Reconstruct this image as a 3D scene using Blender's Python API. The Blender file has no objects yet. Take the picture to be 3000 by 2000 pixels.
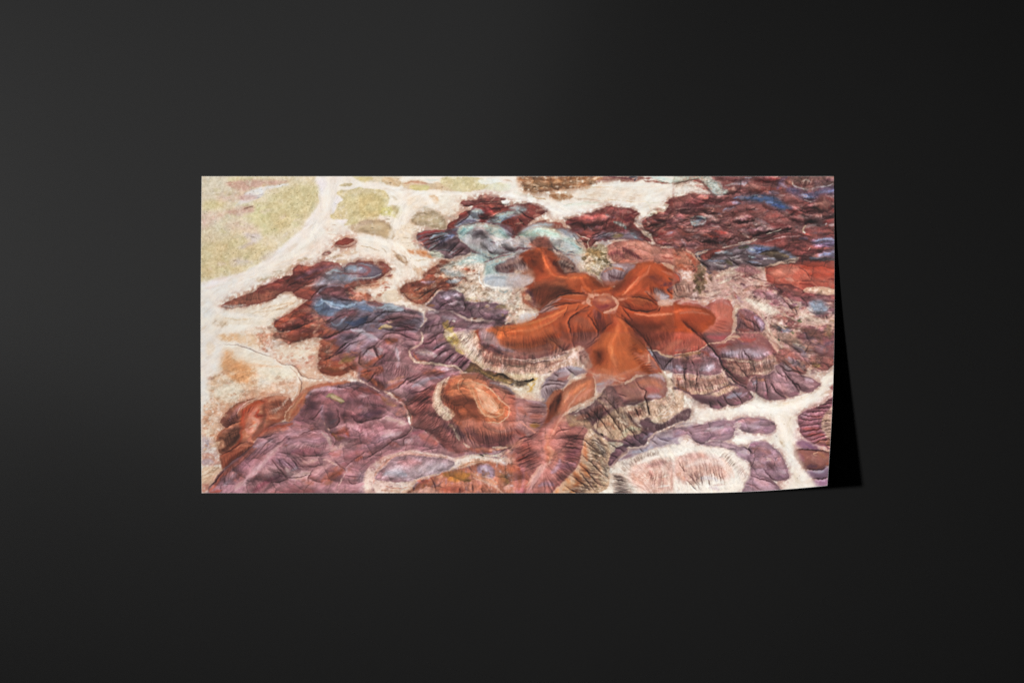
import bpy, math
import numpy as np
from mathutils import Vector

# ------------------------------------------------------------------ units
# Plan coordinates: 3000 x 2000 units cover the table top in view, origin top left.
M = 0.000648                      # metres per plan unit (the print is 1.20 m x 0.60 m)
CAM_H = 6932.0 * M                # camera height over the table top

# ------------------------------------------------------------------ camera, world, lamps, exposure
sc = bpy.context.scene
col = sc.collection
cam_d = bpy.data.cameras.new('camera'); cam = bpy.data.objects.new('camera', cam_d); col.objects.link(cam)
cam_d.sensor_width = 36.0; cam_d.lens = 36.0*6932.0/3000.0; cam_d.clip_start = 0.1; cam_d.clip_end = 100
cam.location = (0, 0, CAM_H); cam.rotation_euler = (0, 0, 0)
sc.camera = cam
w = bpy.data.worlds.new('World'); sc.world = w; w.use_nodes = True
w.node_tree.nodes['Background'].inputs['Color'].default_value = (0, 0, 0, 1)
w.node_tree.nodes['Background'].inputs['Strength'].default_value = 0.0

def aim(o, target):
    d = Vector(target)-o.location
    o.rotation_euler = d.to_track_quat('-Z', 'Y').to_euler()

key_d = bpy.data.lights.new('studio_spot', 'SPOT'); key = bpy.data.objects.new('studio_spot', key_d); col.objects.link(key)
KD = 30.0
key.location = (0.585*-KD+0.05, 0.067*KD+0.02, KD); aim(key, (0.05, 0.02, 0))
key_d.energy = 62000
key_d.shadow_soft_size = 1.1
key_d.spot_size = math.radians(5.8); key_d.spot_blend = 1.0
key_d.color = (1.0, 0.995, 0.985)

box_d = bpy.data.lights.new('studio_softbox', 'AREA'); box = bpy.data.objects.new('studio_softbox', box_d); col.objects.link(box)
box_d.shape = 'RECTANGLE'; box_d.size = 3.4; box_d.size_y = 2.95
box.location = (-1.6, 1.2, 5.5); box.rotation_euler = (0, 0, math.radians(-16))
box_d.energy = 9.0

vs = sc.view_settings
vs.view_transform = 'Standard'; vs.look = 'None'; vs.exposure = 0.0; vs.gamma = 1.0; vs.use_curve_mapping = False
sc.render.engine = 'CYCLES'
sc.cycles.use_denoising = False

# ------------------------------------------------------------------ materials
def new_mat(name):
    m = bpy.data.materials.new(name); m.use_nodes = True
    nt = m.node_tree; return m, nt, nt.nodes['Principled BSDF']

mt, nt, b = new_mat('matte_charcoal')
tc = nt.nodes.new('ShaderNodeTexCoord')
nz = nt.nodes.new('ShaderNodeTexNoise'); nz.inputs['Scale'].default_value = 260; nz.inputs['Detail'].default_value = 4
nz2 = nt.nodes.new('ShaderNodeTexNoise'); nz2.inputs['Scale'].default_value = 3; nz2.inputs['Detail'].default_value = 3
nt.links.new(tc.outputs['Object'], nz.inputs['Vector']); nt.links.new(tc.outputs['Object'], nz2.inputs['Vector'])
mx = nt.nodes.new('ShaderNodeMath'); mx.operation = 'ADD'
nt.links.new(nz.outputs['Fac'], mx.inputs[0]); nt.links.new(nz2.outputs['Fac'], mx.inputs[1])
rp = nt.nodes.new('ShaderNodeMapRange'); rp.inputs['From Min'].default_value = 0.6; rp.inputs['From Max'].default_value = 1.4
rp.inputs['To Min'].default_value = 0.0128*0.965; rp.inputs['To Max'].default_value = 0.0128*1.035
nt.links.new(mx.outputs[0], rp.inputs['Value'])
cb = nt.nodes.new('ShaderNodeCombineColor')
for k in range(3): nt.links.new(rp.outputs['Result'], cb.inputs[k])
nt.links.new(cb.outputs['Color'], b.inputs['Base Color'])
b.inputs['Roughness'].default_value = 0.178
b.inputs['Specular IOR Level'].default_value = 0.5

mpaper, nt, b = new_mat('white_paper')
nz = nt.nodes.new('ShaderNodeTexNoise'); nz.inputs['Scale'].default_value = 400
rp = nt.nodes.new('ShaderNodeMapRange'); rp.inputs['To Min'].default_value = 0.76; rp.inputs['To Max'].default_value = 0.84
nt.links.new(nz.outputs['Fac'], rp.inputs['Value'])
cb = nt.nodes.new('ShaderNodeCombineColor')
for k in range(3): nt.links.new(rp.outputs['Result'], cb.inputs[k])
nt.links.new(cb.outputs['Color'], b.inputs['Base Color']); b.inputs['Roughness'].default_value = 0.7

mprint, nt, b = new_mat('printed_ink')
at = nt.nodes.new('ShaderNodeAttribute'); at.attribute_name = 'ink'; at.attribute_type = 'GEOMETRY'
nt.links.new(at.outputs['Color'], b.inputs['Base Color'])
nz = nt.nodes.new('ShaderNodeTexNoise'); nz.inputs['Scale'].default_value = 900; nz.inputs['Detail'].default_value = 2
bp = nt.nodes.new('ShaderNodeBump'); bp.inputs['Strength'].default_value = 0.05; bp.inputs['Distance'].default_value = 0.0003
nt.links.new(nz.outputs['Fac'], bp.inputs['Height']); nt.links.new(bp.outputs['Normal'], b.inputs['Normal'])
b.inputs['Roughness'].default_value = 0.62; b.inputs['Specular IOR Level'].default_value = 0.25

# ------------------------------------------------------------------ table top
def mesh_grid(name, co, nx, ny, mat, parent=None, smooth=True):
    """co: (ny, nx, 3) array of positions; one quad sheet, normals up."""
    me = bpy.data.meshes.new(name)
    nv = nx*ny; idx = np.arange(nv).reshape(ny, nx)
    q = np.stack([idx[1:, :-1], idx[1:, 1:], idx[:-1, 1:], idx[:-1, :-1]], -1).reshape(-1, 4)
    me.vertices.add(nv); me.vertices.foreach_set('co', co.reshape(-1).astype(np.float32))
    me.loops.add(q.size); me.loops.foreach_set('vertex_index', q.reshape(-1).astype(np.int32))
    me.polygons.add(len(q)); me.polygons.foreach_set('loop_start', (np.arange(len(q))*4).astype(np.int32))
    me.update(calc_edges=True)
    if smooth: me.polygons.foreach_set('use_smooth', np.ones(len(q), bool))
    me.materials.append(mat)
    o = bpy.data.objects.new(name, me); col.objects.link(o)
    if parent: o.parent = parent
    return o

gx, gy = np.meshgrid(np.linspace(-6, 6, 13), np.linspace(6, -6, 13))
top = mesh_grid('table_top', np.stack([gx, gy, gx*0], -1), 13, 13, mt, smooth=False)
top['kind'] = 'structure'

# ------------------------------------------------------------------ the sheet of paper: flat, its lower right corner curling up
L0, T0, R0, B0 = 591.0, 516.7, 2442.7, 1443.7        # the sheet laid flat, in plan units
PHI, OFF, THM, S1 = 0.6305, 131.6, 0.7498, 725.7
NX_, NY_ = math.cos(PHI), math.sin(PHI)
_ss = np.linspace(0, 1400, 1401); _u = np.clip(_ss/S1, 0, 1); _th = THM*_u*_u*(3-2*_u)
_h = np.cumsum(np.sin(_th)); _i = np.cumsum(1-np.cos(_th))
def bend(X, Y, lift=0.0):
    s = np.maximum((X-R0)*NX_+(Y-T0)*NY_+OFF, 0)
    z = np.interp(s, _ss, _h); i = np.interp(s, _ss, _i); th = np.interp(s, _ss, _th)
    edge = 22.0*np.sin(np.pi*np.clip((Y-T0)/(B0-T0), 0, 1))*np.exp(-(X-L0)/170.0)
    qx = X-i*NX_-lift*np.sin(th)*NX_; qy = Y-i*NY_-lift*np.sin(th)*NY_
    zz = z+edge+lift*np.cos(th)+1.2
    return np.stack([(qx-1500)*M, (1000-qy)*M, zz*M], -1)

print_root = bpy.data.objects.new('landscape_print', None); col.objects.link(print_root)
print_root.location = (((L0+R0)/2-1500)*M, (1000-(T0+B0)/2)*M, 0)
print_root['label'] = 'wide photo print of red and purple badlands, lower right corner curling off black surface'
print_root['category'] = 'photo print'
org = np.array(print_root.location)

def paper_sheet():
    nx, ny = 186, 94
    X, Y = np.meshgrid(np.linspace(L0, R0, nx), np.linspace(T0, B0, ny))
    a = bend(X, Y, 0.0)-org; bq = bend(X, Y, -0.6)-org
    me = bpy.data.meshes.new('paper_sheet'); n = nx*ny
    idx = np.arange(n).reshape(ny, nx)
    q1 = np.stack([idx[1:, :-1], idx[1:, 1:], idx[:-1, 1:], idx[:-1, :-1]], -1).reshape(-1, 4)
    q2 = q1[:, ::-1]+n
    ring = np.concatenate([idx[0, :-1], idx[:-1, -1], idx[-1, :0:-1], idx[:0:-1, 0]])
    nr = np.roll(ring, -1)
    q3 = np.stack([ring, nr, nr+n, ring+n], -1)
    q = np.concatenate([q1, q2, q3])
    me.from_pydata(np.concatenate([a.reshape(-1, 3), bq.reshape(-1, 3)]).tolist(), [], q.tolist())
    me.polygons.foreach_set('use_smooth', np.r_[np.ones(len(q1)+len(q2), bool), np.zeros(len(q3), bool)])
    me.materials.append(mpaper)
    o = bpy.data.objects.new('paper_sheet', me); col.objects.link(o); o.parent = print_root
paper_sheet()

# ------------------------------------------------------------------ the printed picture
# A small painter: it lays the aerial view of the badlands down stroke by stroke on a plan of the print
# (regions, soft strokes, gullies, rows of rills, flow-aligned grain); the ink then goes on the sheet.
SC = 0.6                       # canvas pixels per unit of the picture plan
X0, Y0 = 590.0, 514.0          # plan coordinates of the print's top-left corner
CW, CH = 1116, 560             # canvas size
rng = np.random.RandomState(7)

def fbm(w, h, scale, octaves=3, seed=0, gain=0.5):
    r = np.random.RandomState(seed); out = np.zeros((h, w)); amp = 1.0; tot = 0
    for o in range(octaves):
        s = max(scale / 2**o, 1.0)
        gh, gw = int(h/s)+3, int(w/s)+3
        g = r.rand(gh, gw)*2-1
        ys = np.arange(h)/s; xs = np.arange(w)/s
        yi = ys.astype(int); xi = xs.astype(int)
        fy = ys-yi; fx = xs-xi
        fy = (fy*fy*(3-2*fy))[:, None]; fx = (fx*fx*(3-2*fx))[None, :]
        a = g[yi][:, xi]; b = g[yi][:, xi+1]; c = g[yi+1][:, xi]; d = g[yi+1][:, xi+1]
        out += amp*((a*(1-fx)+b*fx)*(1-fy)+(c*(1-fx)+d*fx)*fy)
        tot += amp; amp *= gain
    return out/tot

def smooth_curve(p, closed):
    p = np.asarray(p, float); n = len(p)
    if n < 3: return p
    k = 4; out = []
    rngi = range(n) if closed else range(n-1)
    for i in rngi:
        if closed: a, b, c, d = p[(i-1) % n], p[i], p[(i+1) % n], p[(i+2) % n]
        else: a, b, c, d = p[max(i-1, 0)], p[i], p[i+1], p[min(i+2, n-1)]
        for j in range(k):
            t = j/k
            out.append(0.5*((2*b)+(c-a)*t+(2*a-5*b+4*c-d)*t*t+(3*b-a-3*c+d)*t**3))
    if not closed: out.append(p[-1])
    return np.array(out)

def sstep(t):
    t = np.clip(t, 0, 1); return t*t*(3-2*t)

def lin(hexs):
    v = np.array([int(hexs[i:i+2], 16) for i in (0, 2, 4)])/255.0
    return v

class Painter:
    def __init__(s):
        s.img = np.ones((CH, CW, 3))*lin('ece2d5')
        s.tex = np.zeros((CH, CW, 3)); s.tex[:] = (0.055, 0.03, 0.0)   # streak, mottle, dots
        yy, xx = np.mgrid[0:CH, 0:CW].astype(float)
        s.wx = xx + 1.5*fbm(CW, CH, 9, 2, 11) + 0.9*fbm(CW, CH, 3.2, 2, 12)
        s.wy = yy + 1.5*fbm(CW, CH, 9, 2, 13) + 0.9*fbm(CW, CH, 3.2, 2, 14)
        s.brk = fbm(CW, CH, 5, 3, 15); s.brk2 = fbm(CW, CH, 22, 3, 16)
        s.hints = []; s.clip = np.ones((CH, CW)); s.yy, s.xx = yy, xx
    def box(s, p, m):
        x0 = max(int(p[:, 0].min()-m), 0); x1 = min(int(p[:, 0].max()+m)+2, CW)
        y0 = max(int(p[:, 1].min()-m), 0); y1 = min(int(p[:, 1].max()+m)+2, CH)
        if x1 <= x0 or y1 <= y0: return None
        return (slice(y0, y1), slice(x0, x1))
    def sdf(s, p, sl):
        X = s.wx[sl]; Y = s.wy[sl]
        d2 = np.full(X.shape, 1e12); ins = np.zeros(X.shape, bool)
        n = len(p)
        for i in range(n):
            ax, ay = p[i]; bx, by = p[(i+1) % n]
            ex, ey = bx-ax, by-ay; L = ex*ex+ey*ey
            if L < 1e-9: continue
            px = X-ax; py = Y-ay
            t = np.clip((px*ex+py*ey)/L, 0, 1)
            qx = px-ex*t; qy = py-ey*t
            np.minimum(d2, qx*qx+qy*qy, out=d2)
            if ay != by:
                c = ((Y >= ay) != (Y >= by)) & (X < ax+(Y-ay)*ex/ey)
                ins ^= c
        d = np.sqrt(d2); return np.where(ins, d, -d)
    def line(s, p, sl, warp=True):
        X = s.wx[sl]; Y = s.wy[sl]
        d2 = np.full(X.shape, 1e12); T = np.zeros(X.shape); S = np.zeros(X.shape)
        seg = np.sqrt(((p[1:]-p[:-1])**2).sum(1)); tot = seg.sum()+1e-9; acc = 0
        for i in range(len(p)-1):
            ax, ay = p[i]; ex, ey = p[i+1]-p[i]; L = ex*ex+ey*ey
            if L < 1e-9: continue
            px = X-ax; py = Y-ay
            t = np.clip((px*ex+py*ey)/L, 0, 1)
            qx = px-ex*t; qy = py-ey*t; q = qx*qx+qy*qy
            m = q < d2
            d2 = np.where(m, q, d2); T = np.where(m, (acc+t*seg[i])/tot, T)
            S = np.where(m, ex*py-ey*px, S); acc += seg[i]
        return np.sqrt(d2), T, np.sign(S)
    def poly(s, p, col, soft, a=1.0, grain=0.0):
        if col[2] > col[0]+0.02: soft = soft*1.9+0.8
        p = smooth_curve(p, True); sl = s.box(p, soft+(20 if col.mean() < 0.66 else 3))
        if sl is None: return
        d = s.sdf(p, sl)
        m = a*sstep((d+soft)/(2*soft+1e-6))
        if grain: m = np.clip(m*(1+grain*2.2*s.brk[sl]), 0, 1)
        m = (m*s.clip[sl])[..., None]
        # slopes turn away at the foot of a mound: deeper colour along its rim
        if soft < 4.2 and col.mean() < 0.66 and a > 0.94:
            bg = s.img[sl].mean(2)
            hal = sstep((bg-0.68)/0.12)*(0.62*np.exp(-(np.abs(np.minimum(d, 0))/4.5))+0.30*np.exp(-(np.abs(np.minimum(d, 0))/11)))
            hal = (hal*np.clip(0.75+1.5*s.brk[sl], 0.1, 1.3)*s.clip[sl]*0.8)[..., None].clip(0, 0.85)
            s.img[sl] = s.img[sl]*(1-hal)+(0.45*col+0.55*np.array([0.84, 0.68, 0.58]))*hal
            area = (p[:, 0].max()-p[:, 0].min())*(p[:, 1].max()-p[:, 1].min())
            rw = min(7.0, 0.13*math.sqrt(area)+1)
            rim = np.exp(-(np.maximum(d, 0)/rw)**2)*(0.7+0.6*s.brk2[sl]); core = sstep(d/(3.0*rw))
            col = np.clip(col*(1-0.27*rim+0.08*core)[..., None]**np.array([0.85, 1.05, 1.0]), 0, 1)
        s.img[sl] = s.img[sl]*(1-m)+col*m
    def texp(s, p, vals, soft):
        p = smooth_curve(p, True); sl = s.box(p, soft+3)
        if sl is None: return
        m = (s.clip[sl]*sstep((s.sdf(p, sl)+soft)/(2*soft)))[..., None]
        s.tex[sl] = s.tex[sl]*(1-m)+np.array(vals)*m
    def mask_stroke(s, p, w, soft, taper=0.3):
        p = smooth_curve(p, False); sl = s.box(p, w+2)
        if sl is None: return None, None, None
        d, T, S = s.line(p, sl)
        ww = (0.5+0.14*soft)*w*(taper+(1-taper)*np.sin(np.pi*np.clip(T, 0.02, 0.98))**0.5)
        ww = np.maximum(ww, 0.45)
        inner = ww*(1-soft)
        m = 1-sstep((d-inner+0.35)/(ww-inner+0.7))
        return sl, m*s.clip[sl], S*d
    def stroke(s, p, w, col, soft, a, taper=0.3, grain=0.0):
        sl, m, _ = s.mask_stroke(p, w, soft, taper)
        if sl is None: return
        m = m*a
        if grain: m = np.clip(m*(1+grain*2.2*s.brk[sl]), 0, 1)
        m = m[..., None]; s.img[sl] = s.img[sl]*(1-m)+col*m
    def shade(s, p, w, k, soft=1.0):
        sl, m, _ = s.mask_stroke(p, w, soft)
        if sl is None: return
        s.img[sl] = np.clip(s.img[sl]*(1+k*m[..., None]*np.array([1, 1.02, 0.98])), 0, 1)
    def gully(s, p, w, k):
        p2 = smooth_curve(p, False); sl = s.box(p2, 4*w+4)
        if sl is None: return
        d, T, S = s.line(p2, sl)
        tp = np.sin(np.pi*np.clip(T, 0.03, 0.97))**0.5
        m = np.exp(-(d/(0.5*w+0.35))**2)*tp
        sd = S*d
        lt = np.exp(-((sd-1.3*w-0.4)/(0.9*w+0.5))**2)*tp
        dk = np.exp(-((sd+1.5*w+0.4)/(1.3*w+0.7))**2)*tp
        k = k*s.clip[sl]; f = 1-k*m+0.22*k*lt-0.2*k*dk
        s.img[sl] = np.clip(s.img[sl]*f[..., None]**np.array([0.85, 1.05, 1.0]), 0, 1)
    def comb(s, A, B, n, w, k, jit=0.5, bend=0.0, seed=0):
        r = np.random.RandomState(seed+n); A = smooth_curve(A, False); B = smooth_curve(B, False)
        def at(C, t):
            seg = np.r_[0, np.cumsum(np.sqrt(((C[1:]-C[:-1])**2).sum(1)))]; u = t*seg[-1]
            return np.array([np.interp(u, seg, C[:, 0]), np.interp(u, seg, C[:, 1])])
        for i in range(n):
            t = min(max((i+0.5+jit*(r.rand()-0.5)*1.6)/n, 0), 1); t2 = min(max(t+jit*(r.rand()-0.5)*1.2/n, 0), 1)
            a, b = at(A, t), at(B, t2); u0 = r.rand()*0.35; u1 = 1-r.rand()*0.3
            d = b-a; nrm = np.array([-d[1], d[0]])
            pts = [a+d*u0, a+d*(u0+u1)/2+nrm*(bend+0.06*(r.rand()-0.5)), a+d*u1]
            s.gully(np.array(pts), w*(0.6+0.8*r.rand()), 0.5*k*(0.4+0.8*r.rand()))
    def mounds(s, p, n, w0, w1, k, asp, seed, cols=None):
        # crowded rounded knolls, far ones first, each lit from above right
        p = smooth_curve(p, True); r = np.random.RandomState(seed)
        x0, y0 = p.min(0); x1, y1 = p.max(0); got = []
        while len(got) < n and len(got) >= 0:
            q = np.c_[x0+(x1-x0)*r.rand(400), y0+(y1-y0)*r.rand(400)]
            ins = np.zeros(400, bool)
            for i in range(len(p)):
                ax, ay = p[i]; bx, by = p[(i+1) % len(p)]
                if ay != by: ins ^= ((q[:, 1] >= ay) != (q[:, 1] >= by)) & (q[:, 0] < ax+(q[:, 1]-ay)*(bx-ax)/(by-ay))
            got += [tuple(v) for v in q[ins]]
            if not ins.any(): break
        got = sorted(got[:n], key=lambda v: v[1])
        for x, y in got:
            w = w0+(w1-w0)*r.rand()**1.7; h = w*asp*(0.7+0.6*r.rand()); tl = (r.rand()-0.5)*0.7
            sl = s.box(np.array([[x-w, y-w], [x+w, y+w]]), 2)
            if sl is None: continue
            X = s.wx[sl]-x; Y = s.wy[sl]-y
            u = (X*math.cos(tl)+Y*math.sin(tl))/w; v = (-X*math.sin(tl)+Y*math.cos(tl))/h
            rr = np.sqrt(u*u+v*v)*(1+0.25*s.brk[sl]); m = sstep((1-rr)/0.55)
            if cols is not None:
                mm = (m*k*np.clip(1+1.6*s.brk[sl], 0, 1.6)*s.clip[sl])[..., None].clip(0, 1)
                s.img[sl] = s.img[sl]*(1-mm)+cols[r.randint(len(cols))]*mm; continue
            ft = np.exp(-((rr-0.98)/0.30)**2)*sstep((v+0.2)/0.7)*(rr < 1.25)
            f = 1+k*(m*(-0.60*v+0.30*u+0.10)-0.42*ft)*(0.6+0.8*r.rand())
            f = 1+(f-1)*s.clip[sl]
            tint = 1+0.10*k*(r.rand(3)-0.5)*m[..., None]*s.clip[sl][..., None]
            s.img[sl] = np.clip(s.img[sl]*np.clip(f, 0.25, 1.6)[..., None]**np.array([0.9, 1.05, 1.0])*tint, 0, 1)
    def finish(s):
        g = 6; hh, hw = CH//g+2, CW//g+2
        gy, gx = np.mgrid[0:hh, 0:hw]*float(g)
        c = np.zeros((hh, hw)); d = np.zeros((hh, hw))
        for x, y, ang in s.hints:
            w = 1/(((gx-x)**2+(gy-y)**2)**1.5+60.0)
            c += w*np.cos(2*ang); d += w*np.sin(2*ang)
        ang = 0.5*np.arctan2(d, c)
        dx2 = np.cos(2*ang); dy2 = np.sin(2*ang)
        yi = np.arange(CH)/g; xi = np.arange(CW)/g
        def up(a):
            y0 = yi.astype(int); x0 = xi.astype(int); fy = (yi-y0)[:, None]; fx = (xi-x0)[None]
            return ((a[y0][:, x0]*(1-fx)+a[y0][:, x0+1]*fx)*(1-fy)+(a[y0+1][:, x0]*(1-fx)+a[y0+1][:, x0+1]*fx)*fy)
        ang = 0.5*np.arctan2(up(dy2), up(dx2)) + 0.35*fbm(CW, CH, 26, 2, 31)+0.25*fbm(CW, CH, 7, 2, 32)
        ux, uy = np.cos(ang), np.sin(ang)
        r = np.random.RandomState(3)
        n1 = r.randn(CH, CW); n2 = fbm(CW, CH, 2.6, 1, 33)*2.2; n3 = fbm(CW, CH, 6, 2, 34)*2.4
        def lic(n, L):
            out = n.copy(); cnt = 1.0
            for sg in (1, -1):
                px = np.tile(np.arange(CW, dtype=float), (CH, 1)); py = np.tile(np.arange(CH, dtype=float)[:, None], (1, CW))
                vx, vy = sg*ux, sg*uy
                for k in range(L):
                    px = np.clip(px+vx, 0, CW-1); py = np.clip(py+vy, 0, CH-1)
                    ix = (px+0.5).astype(int).clip(0, CW-1); iy = (py+0.5).astype(int).clip(0, CH-1)
                    nx, ny = ux[iy, ix], uy[iy, ix]
                    f = np.where(nx*vx+ny*vy < 0, -1.0, 1.0); vx, vy = nx*f, ny*f
                    out += n[iy, ix]; cnt += 1
            out /= cnt; return out/out.std()
        l1 = lic(n1, 3); l2 = lic(n2, 6); l3 = lic(n3, 9); l4 = lic(fbm(CW, CH, 13, 2, 39), 15)
        emb = np.zeros_like(l4); emb[2:-2, 2:-2] = l4[:-4, :-4]-l4[4:, 4:]
        emb = np.clip(emb/emb.std(), -2.5, 2.5)
        streak = 0.5*l1+0.5*l2+0.35*l3
        gu = -np.clip(l2*0.8+l3*0.5-1.1, 0, 2)
        mott = 0.6*fbm(CW, CH, 2.6, 2, 35)*2.4+0.7*fbm(CW, CH, 5.5, 2, 36)*2.4+0.35*r.randn(CH, CW)
        A, M, D = s.tex[..., 0], s.tex[..., 1], s.tex[..., 2]
        amp = 1+0.6*s.brk2
        # dust washed off the mounds tints the silt around their feet
        def blur(a, rad):
            for ax in (0, 1):
                for _ in range(2):
                    pad = [(0, 0)]*a.ndim; pad[ax] = (rad+1, rad)
                    c = np.cumsum(np.pad(a, pad, 'edge'), axis=ax)
                    n = a.shape[ax]; i0 = [slice(None)]*a.ndim; i1 = list(i0)
                    i0[ax] = slice(0, n); i1[ax] = slice(2*rad+1, 2*rad+1+n)
                    a = (c[tuple(i1)]-c[tuple(i0)])/(2*rad+1)
            return a
        lum = s.img.mean(2); dm = 1-sstep((lum-0.56)/0.14)
        for rad, ka in ((3, 0.62), (9, 0.32)):
            bm = blur(dm, rad); bc = blur(s.img*dm[..., None], rad)/(bm[..., None]+1e-3)
            ma = ka*sstep(bm*2.2)*(1-dm)*sstep((lum-0.62)/0.12)*np.clip(0.8+1.3*s.brk+0.25*l2, 0.0, 1.3)
            ma = ma.clip(0, 0.8)[..., None]
            s.img = s.img*(1-ma)+(0.55*bc+0.45*np.array([0.82, 0.66, 0.56]))*ma
        # rounded knolls parted by thin cracks
        def cells(size, asp, seed):
            rr = np.random.RandomState(seed); X = (s.wx+3*fbm(CW, CH, 20, 2, seed))/size; Y = (s.wy+3*fbm(CW, CH, 20, 2, seed+1))/(size*asp)
            gw, gh = int(CW/size)+6, int(CH/(size*asp))+6
            jx, jy = rr.rand(gh, gw), rr.rand(gh, gw)
            xi, yi2 = np.floor(X).astype(int), np.floor(Y).astype(int)
            f1 = np.full(X.shape, 9.0); f2 = f1.copy(); vx = np.zeros(X.shape); vy = np.zeros(X.shape)
            for a in (-1, 0, 1):
                for b in (-1, 0, 1):
                    cx = (xi+a+2).clip(0, gw-1); cy = (yi2+b+2).clip(0, gh-1)
                    ex = xi+a+jx[cy, cx]-X; ey = yi2+b+jy[cy, cx]-Y
                    dd = np.sqrt(ex*ex+ey*ey); n1_ = dd < f1
                    f2 = np.where(n1_, f1, np.minimum(f2, dd)); vx = np.where(n1_, ex, vx); vy = np.where(n1_, ey, vy); f1 = np.where(n1_, dd, f1)
            return f1, f2, vx, vy
        wcell = sstep((A-0.06)/0.015)*(1-sstep((lum-0.55)/0.12)); cellf = np.zeros_like(lum)
        for size, asp, kd, kc, wd in ((36, 0.62, 0.18, 0.27, 0.04), (16, 0.6, 0.09, 0.08, 0.09)):
            f1, f2, vx, vy = cells(size, asp, 50+size)
            cellf += wcell*(kd*(0.45-f1)*1.2+kd*(0.9*vy-0.5*vx)-kc*np.exp(-((f2-f1)/wd)**2)*np.clip(0.6+1.5*s.brk2, 0, 1.2))
        f = cellf+(0.66*A*amp*(streak+0.7*gu)+0.66*M*mott)+0.5*A*emb*(lum < 0.72)
        k = 0.55+0.45*np.sin(np.pi*np.clip(lum, 0.1, 0.9))
        f = f*k
        # braided silt in the pale washes
        wash = sstep((lum-0.80)/0.08)*(A < 0.08)
        br = np.clip(-l3-0.5*l4-0.6, 0, 2)*wash*0.20
        br2 = np.clip(l3+0.3*l4-0.9, 0, 2)*wash*0.4
        hue = fbm(CW, CH, 14, 3, 37); hue2 = l3*0.25+fbm(CW, CH, 4, 2, 38)
        g0 = s.img.mean(2, keepdims=True)
        out = (g0+(s.img-g0)*0.93)*np.exp(f)[..., None]
        br = np.clip(br, 0, 0.6)[..., None]; out = out*(1-br)+np.array([0.83, 0.72, 0.61])*br
        br2 = np.clip(br2, 0, 0.6)[..., None]; out = out*(1-br2)+np.array([0.98, 0.96, 0.92])*br2
        out[..., 0] *= 1+0.025*hue+0.01*hue2
        out[..., 1] *= 1-0.012*hue
        out[..., 2] *= 1-0.035*hue-0.02*hue2
        # scattered shrubs on the pale plain
        n = 15000; rx = r.rand(n)*CW; ry = r.rand(n)*CH
        for x, y, q, z in zip(rx, ry, r.rand(n), r.rand(n)):
            ix, iy = int(x), int(y)
            if q < D[iy, ix] and 0 < ix < CW-2 and 0 < iy < CH-1:
                kk = 0.68+0.26*z
                out[iy, ix] *= kk
                if z < 0.3: out[iy, ix+1] *= kk*1.1
        out = np.clip(out, 0, 1)
        lm = out.mean(2, keepdims=True); dk = 1-sstep((lm-0.5)/0.22)
        out = out**(0.92+0.09*dk); g1 = out.mean(2, keepdims=True)
        out = (g1+(out-g1)*(1.0-0.03*dk))*(np.array([1.025, 1.008, 0.985])+dk*np.array([0.005, -0.006, -0.028]))
        hi = sstep((out.mean(2, keepdims=True)-0.68)/0.2); out = 1-(1-out)*(1-0.26*hi)
        blu = sstep((out[..., 2]-out[..., 0])/0.12)[..., None]; g2 = out.mean(2, keepdims=True)
        out = out*(1-0.22*blu)+g2*0.22*blu
        vio = np.clip(out[..., 2]-out[..., 1], 0, 1)*(out[..., 0] > out[..., 1])
        out[..., 2] -= 0.35*vio; out[..., 0] += 0.16*vio; out *= (1+0.45*vio)[..., None]
        out = np.clip(out, 0, 1); out = out+0.55*(out-blur(out, 1))
        return np.clip(out, 0, 1)

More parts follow.
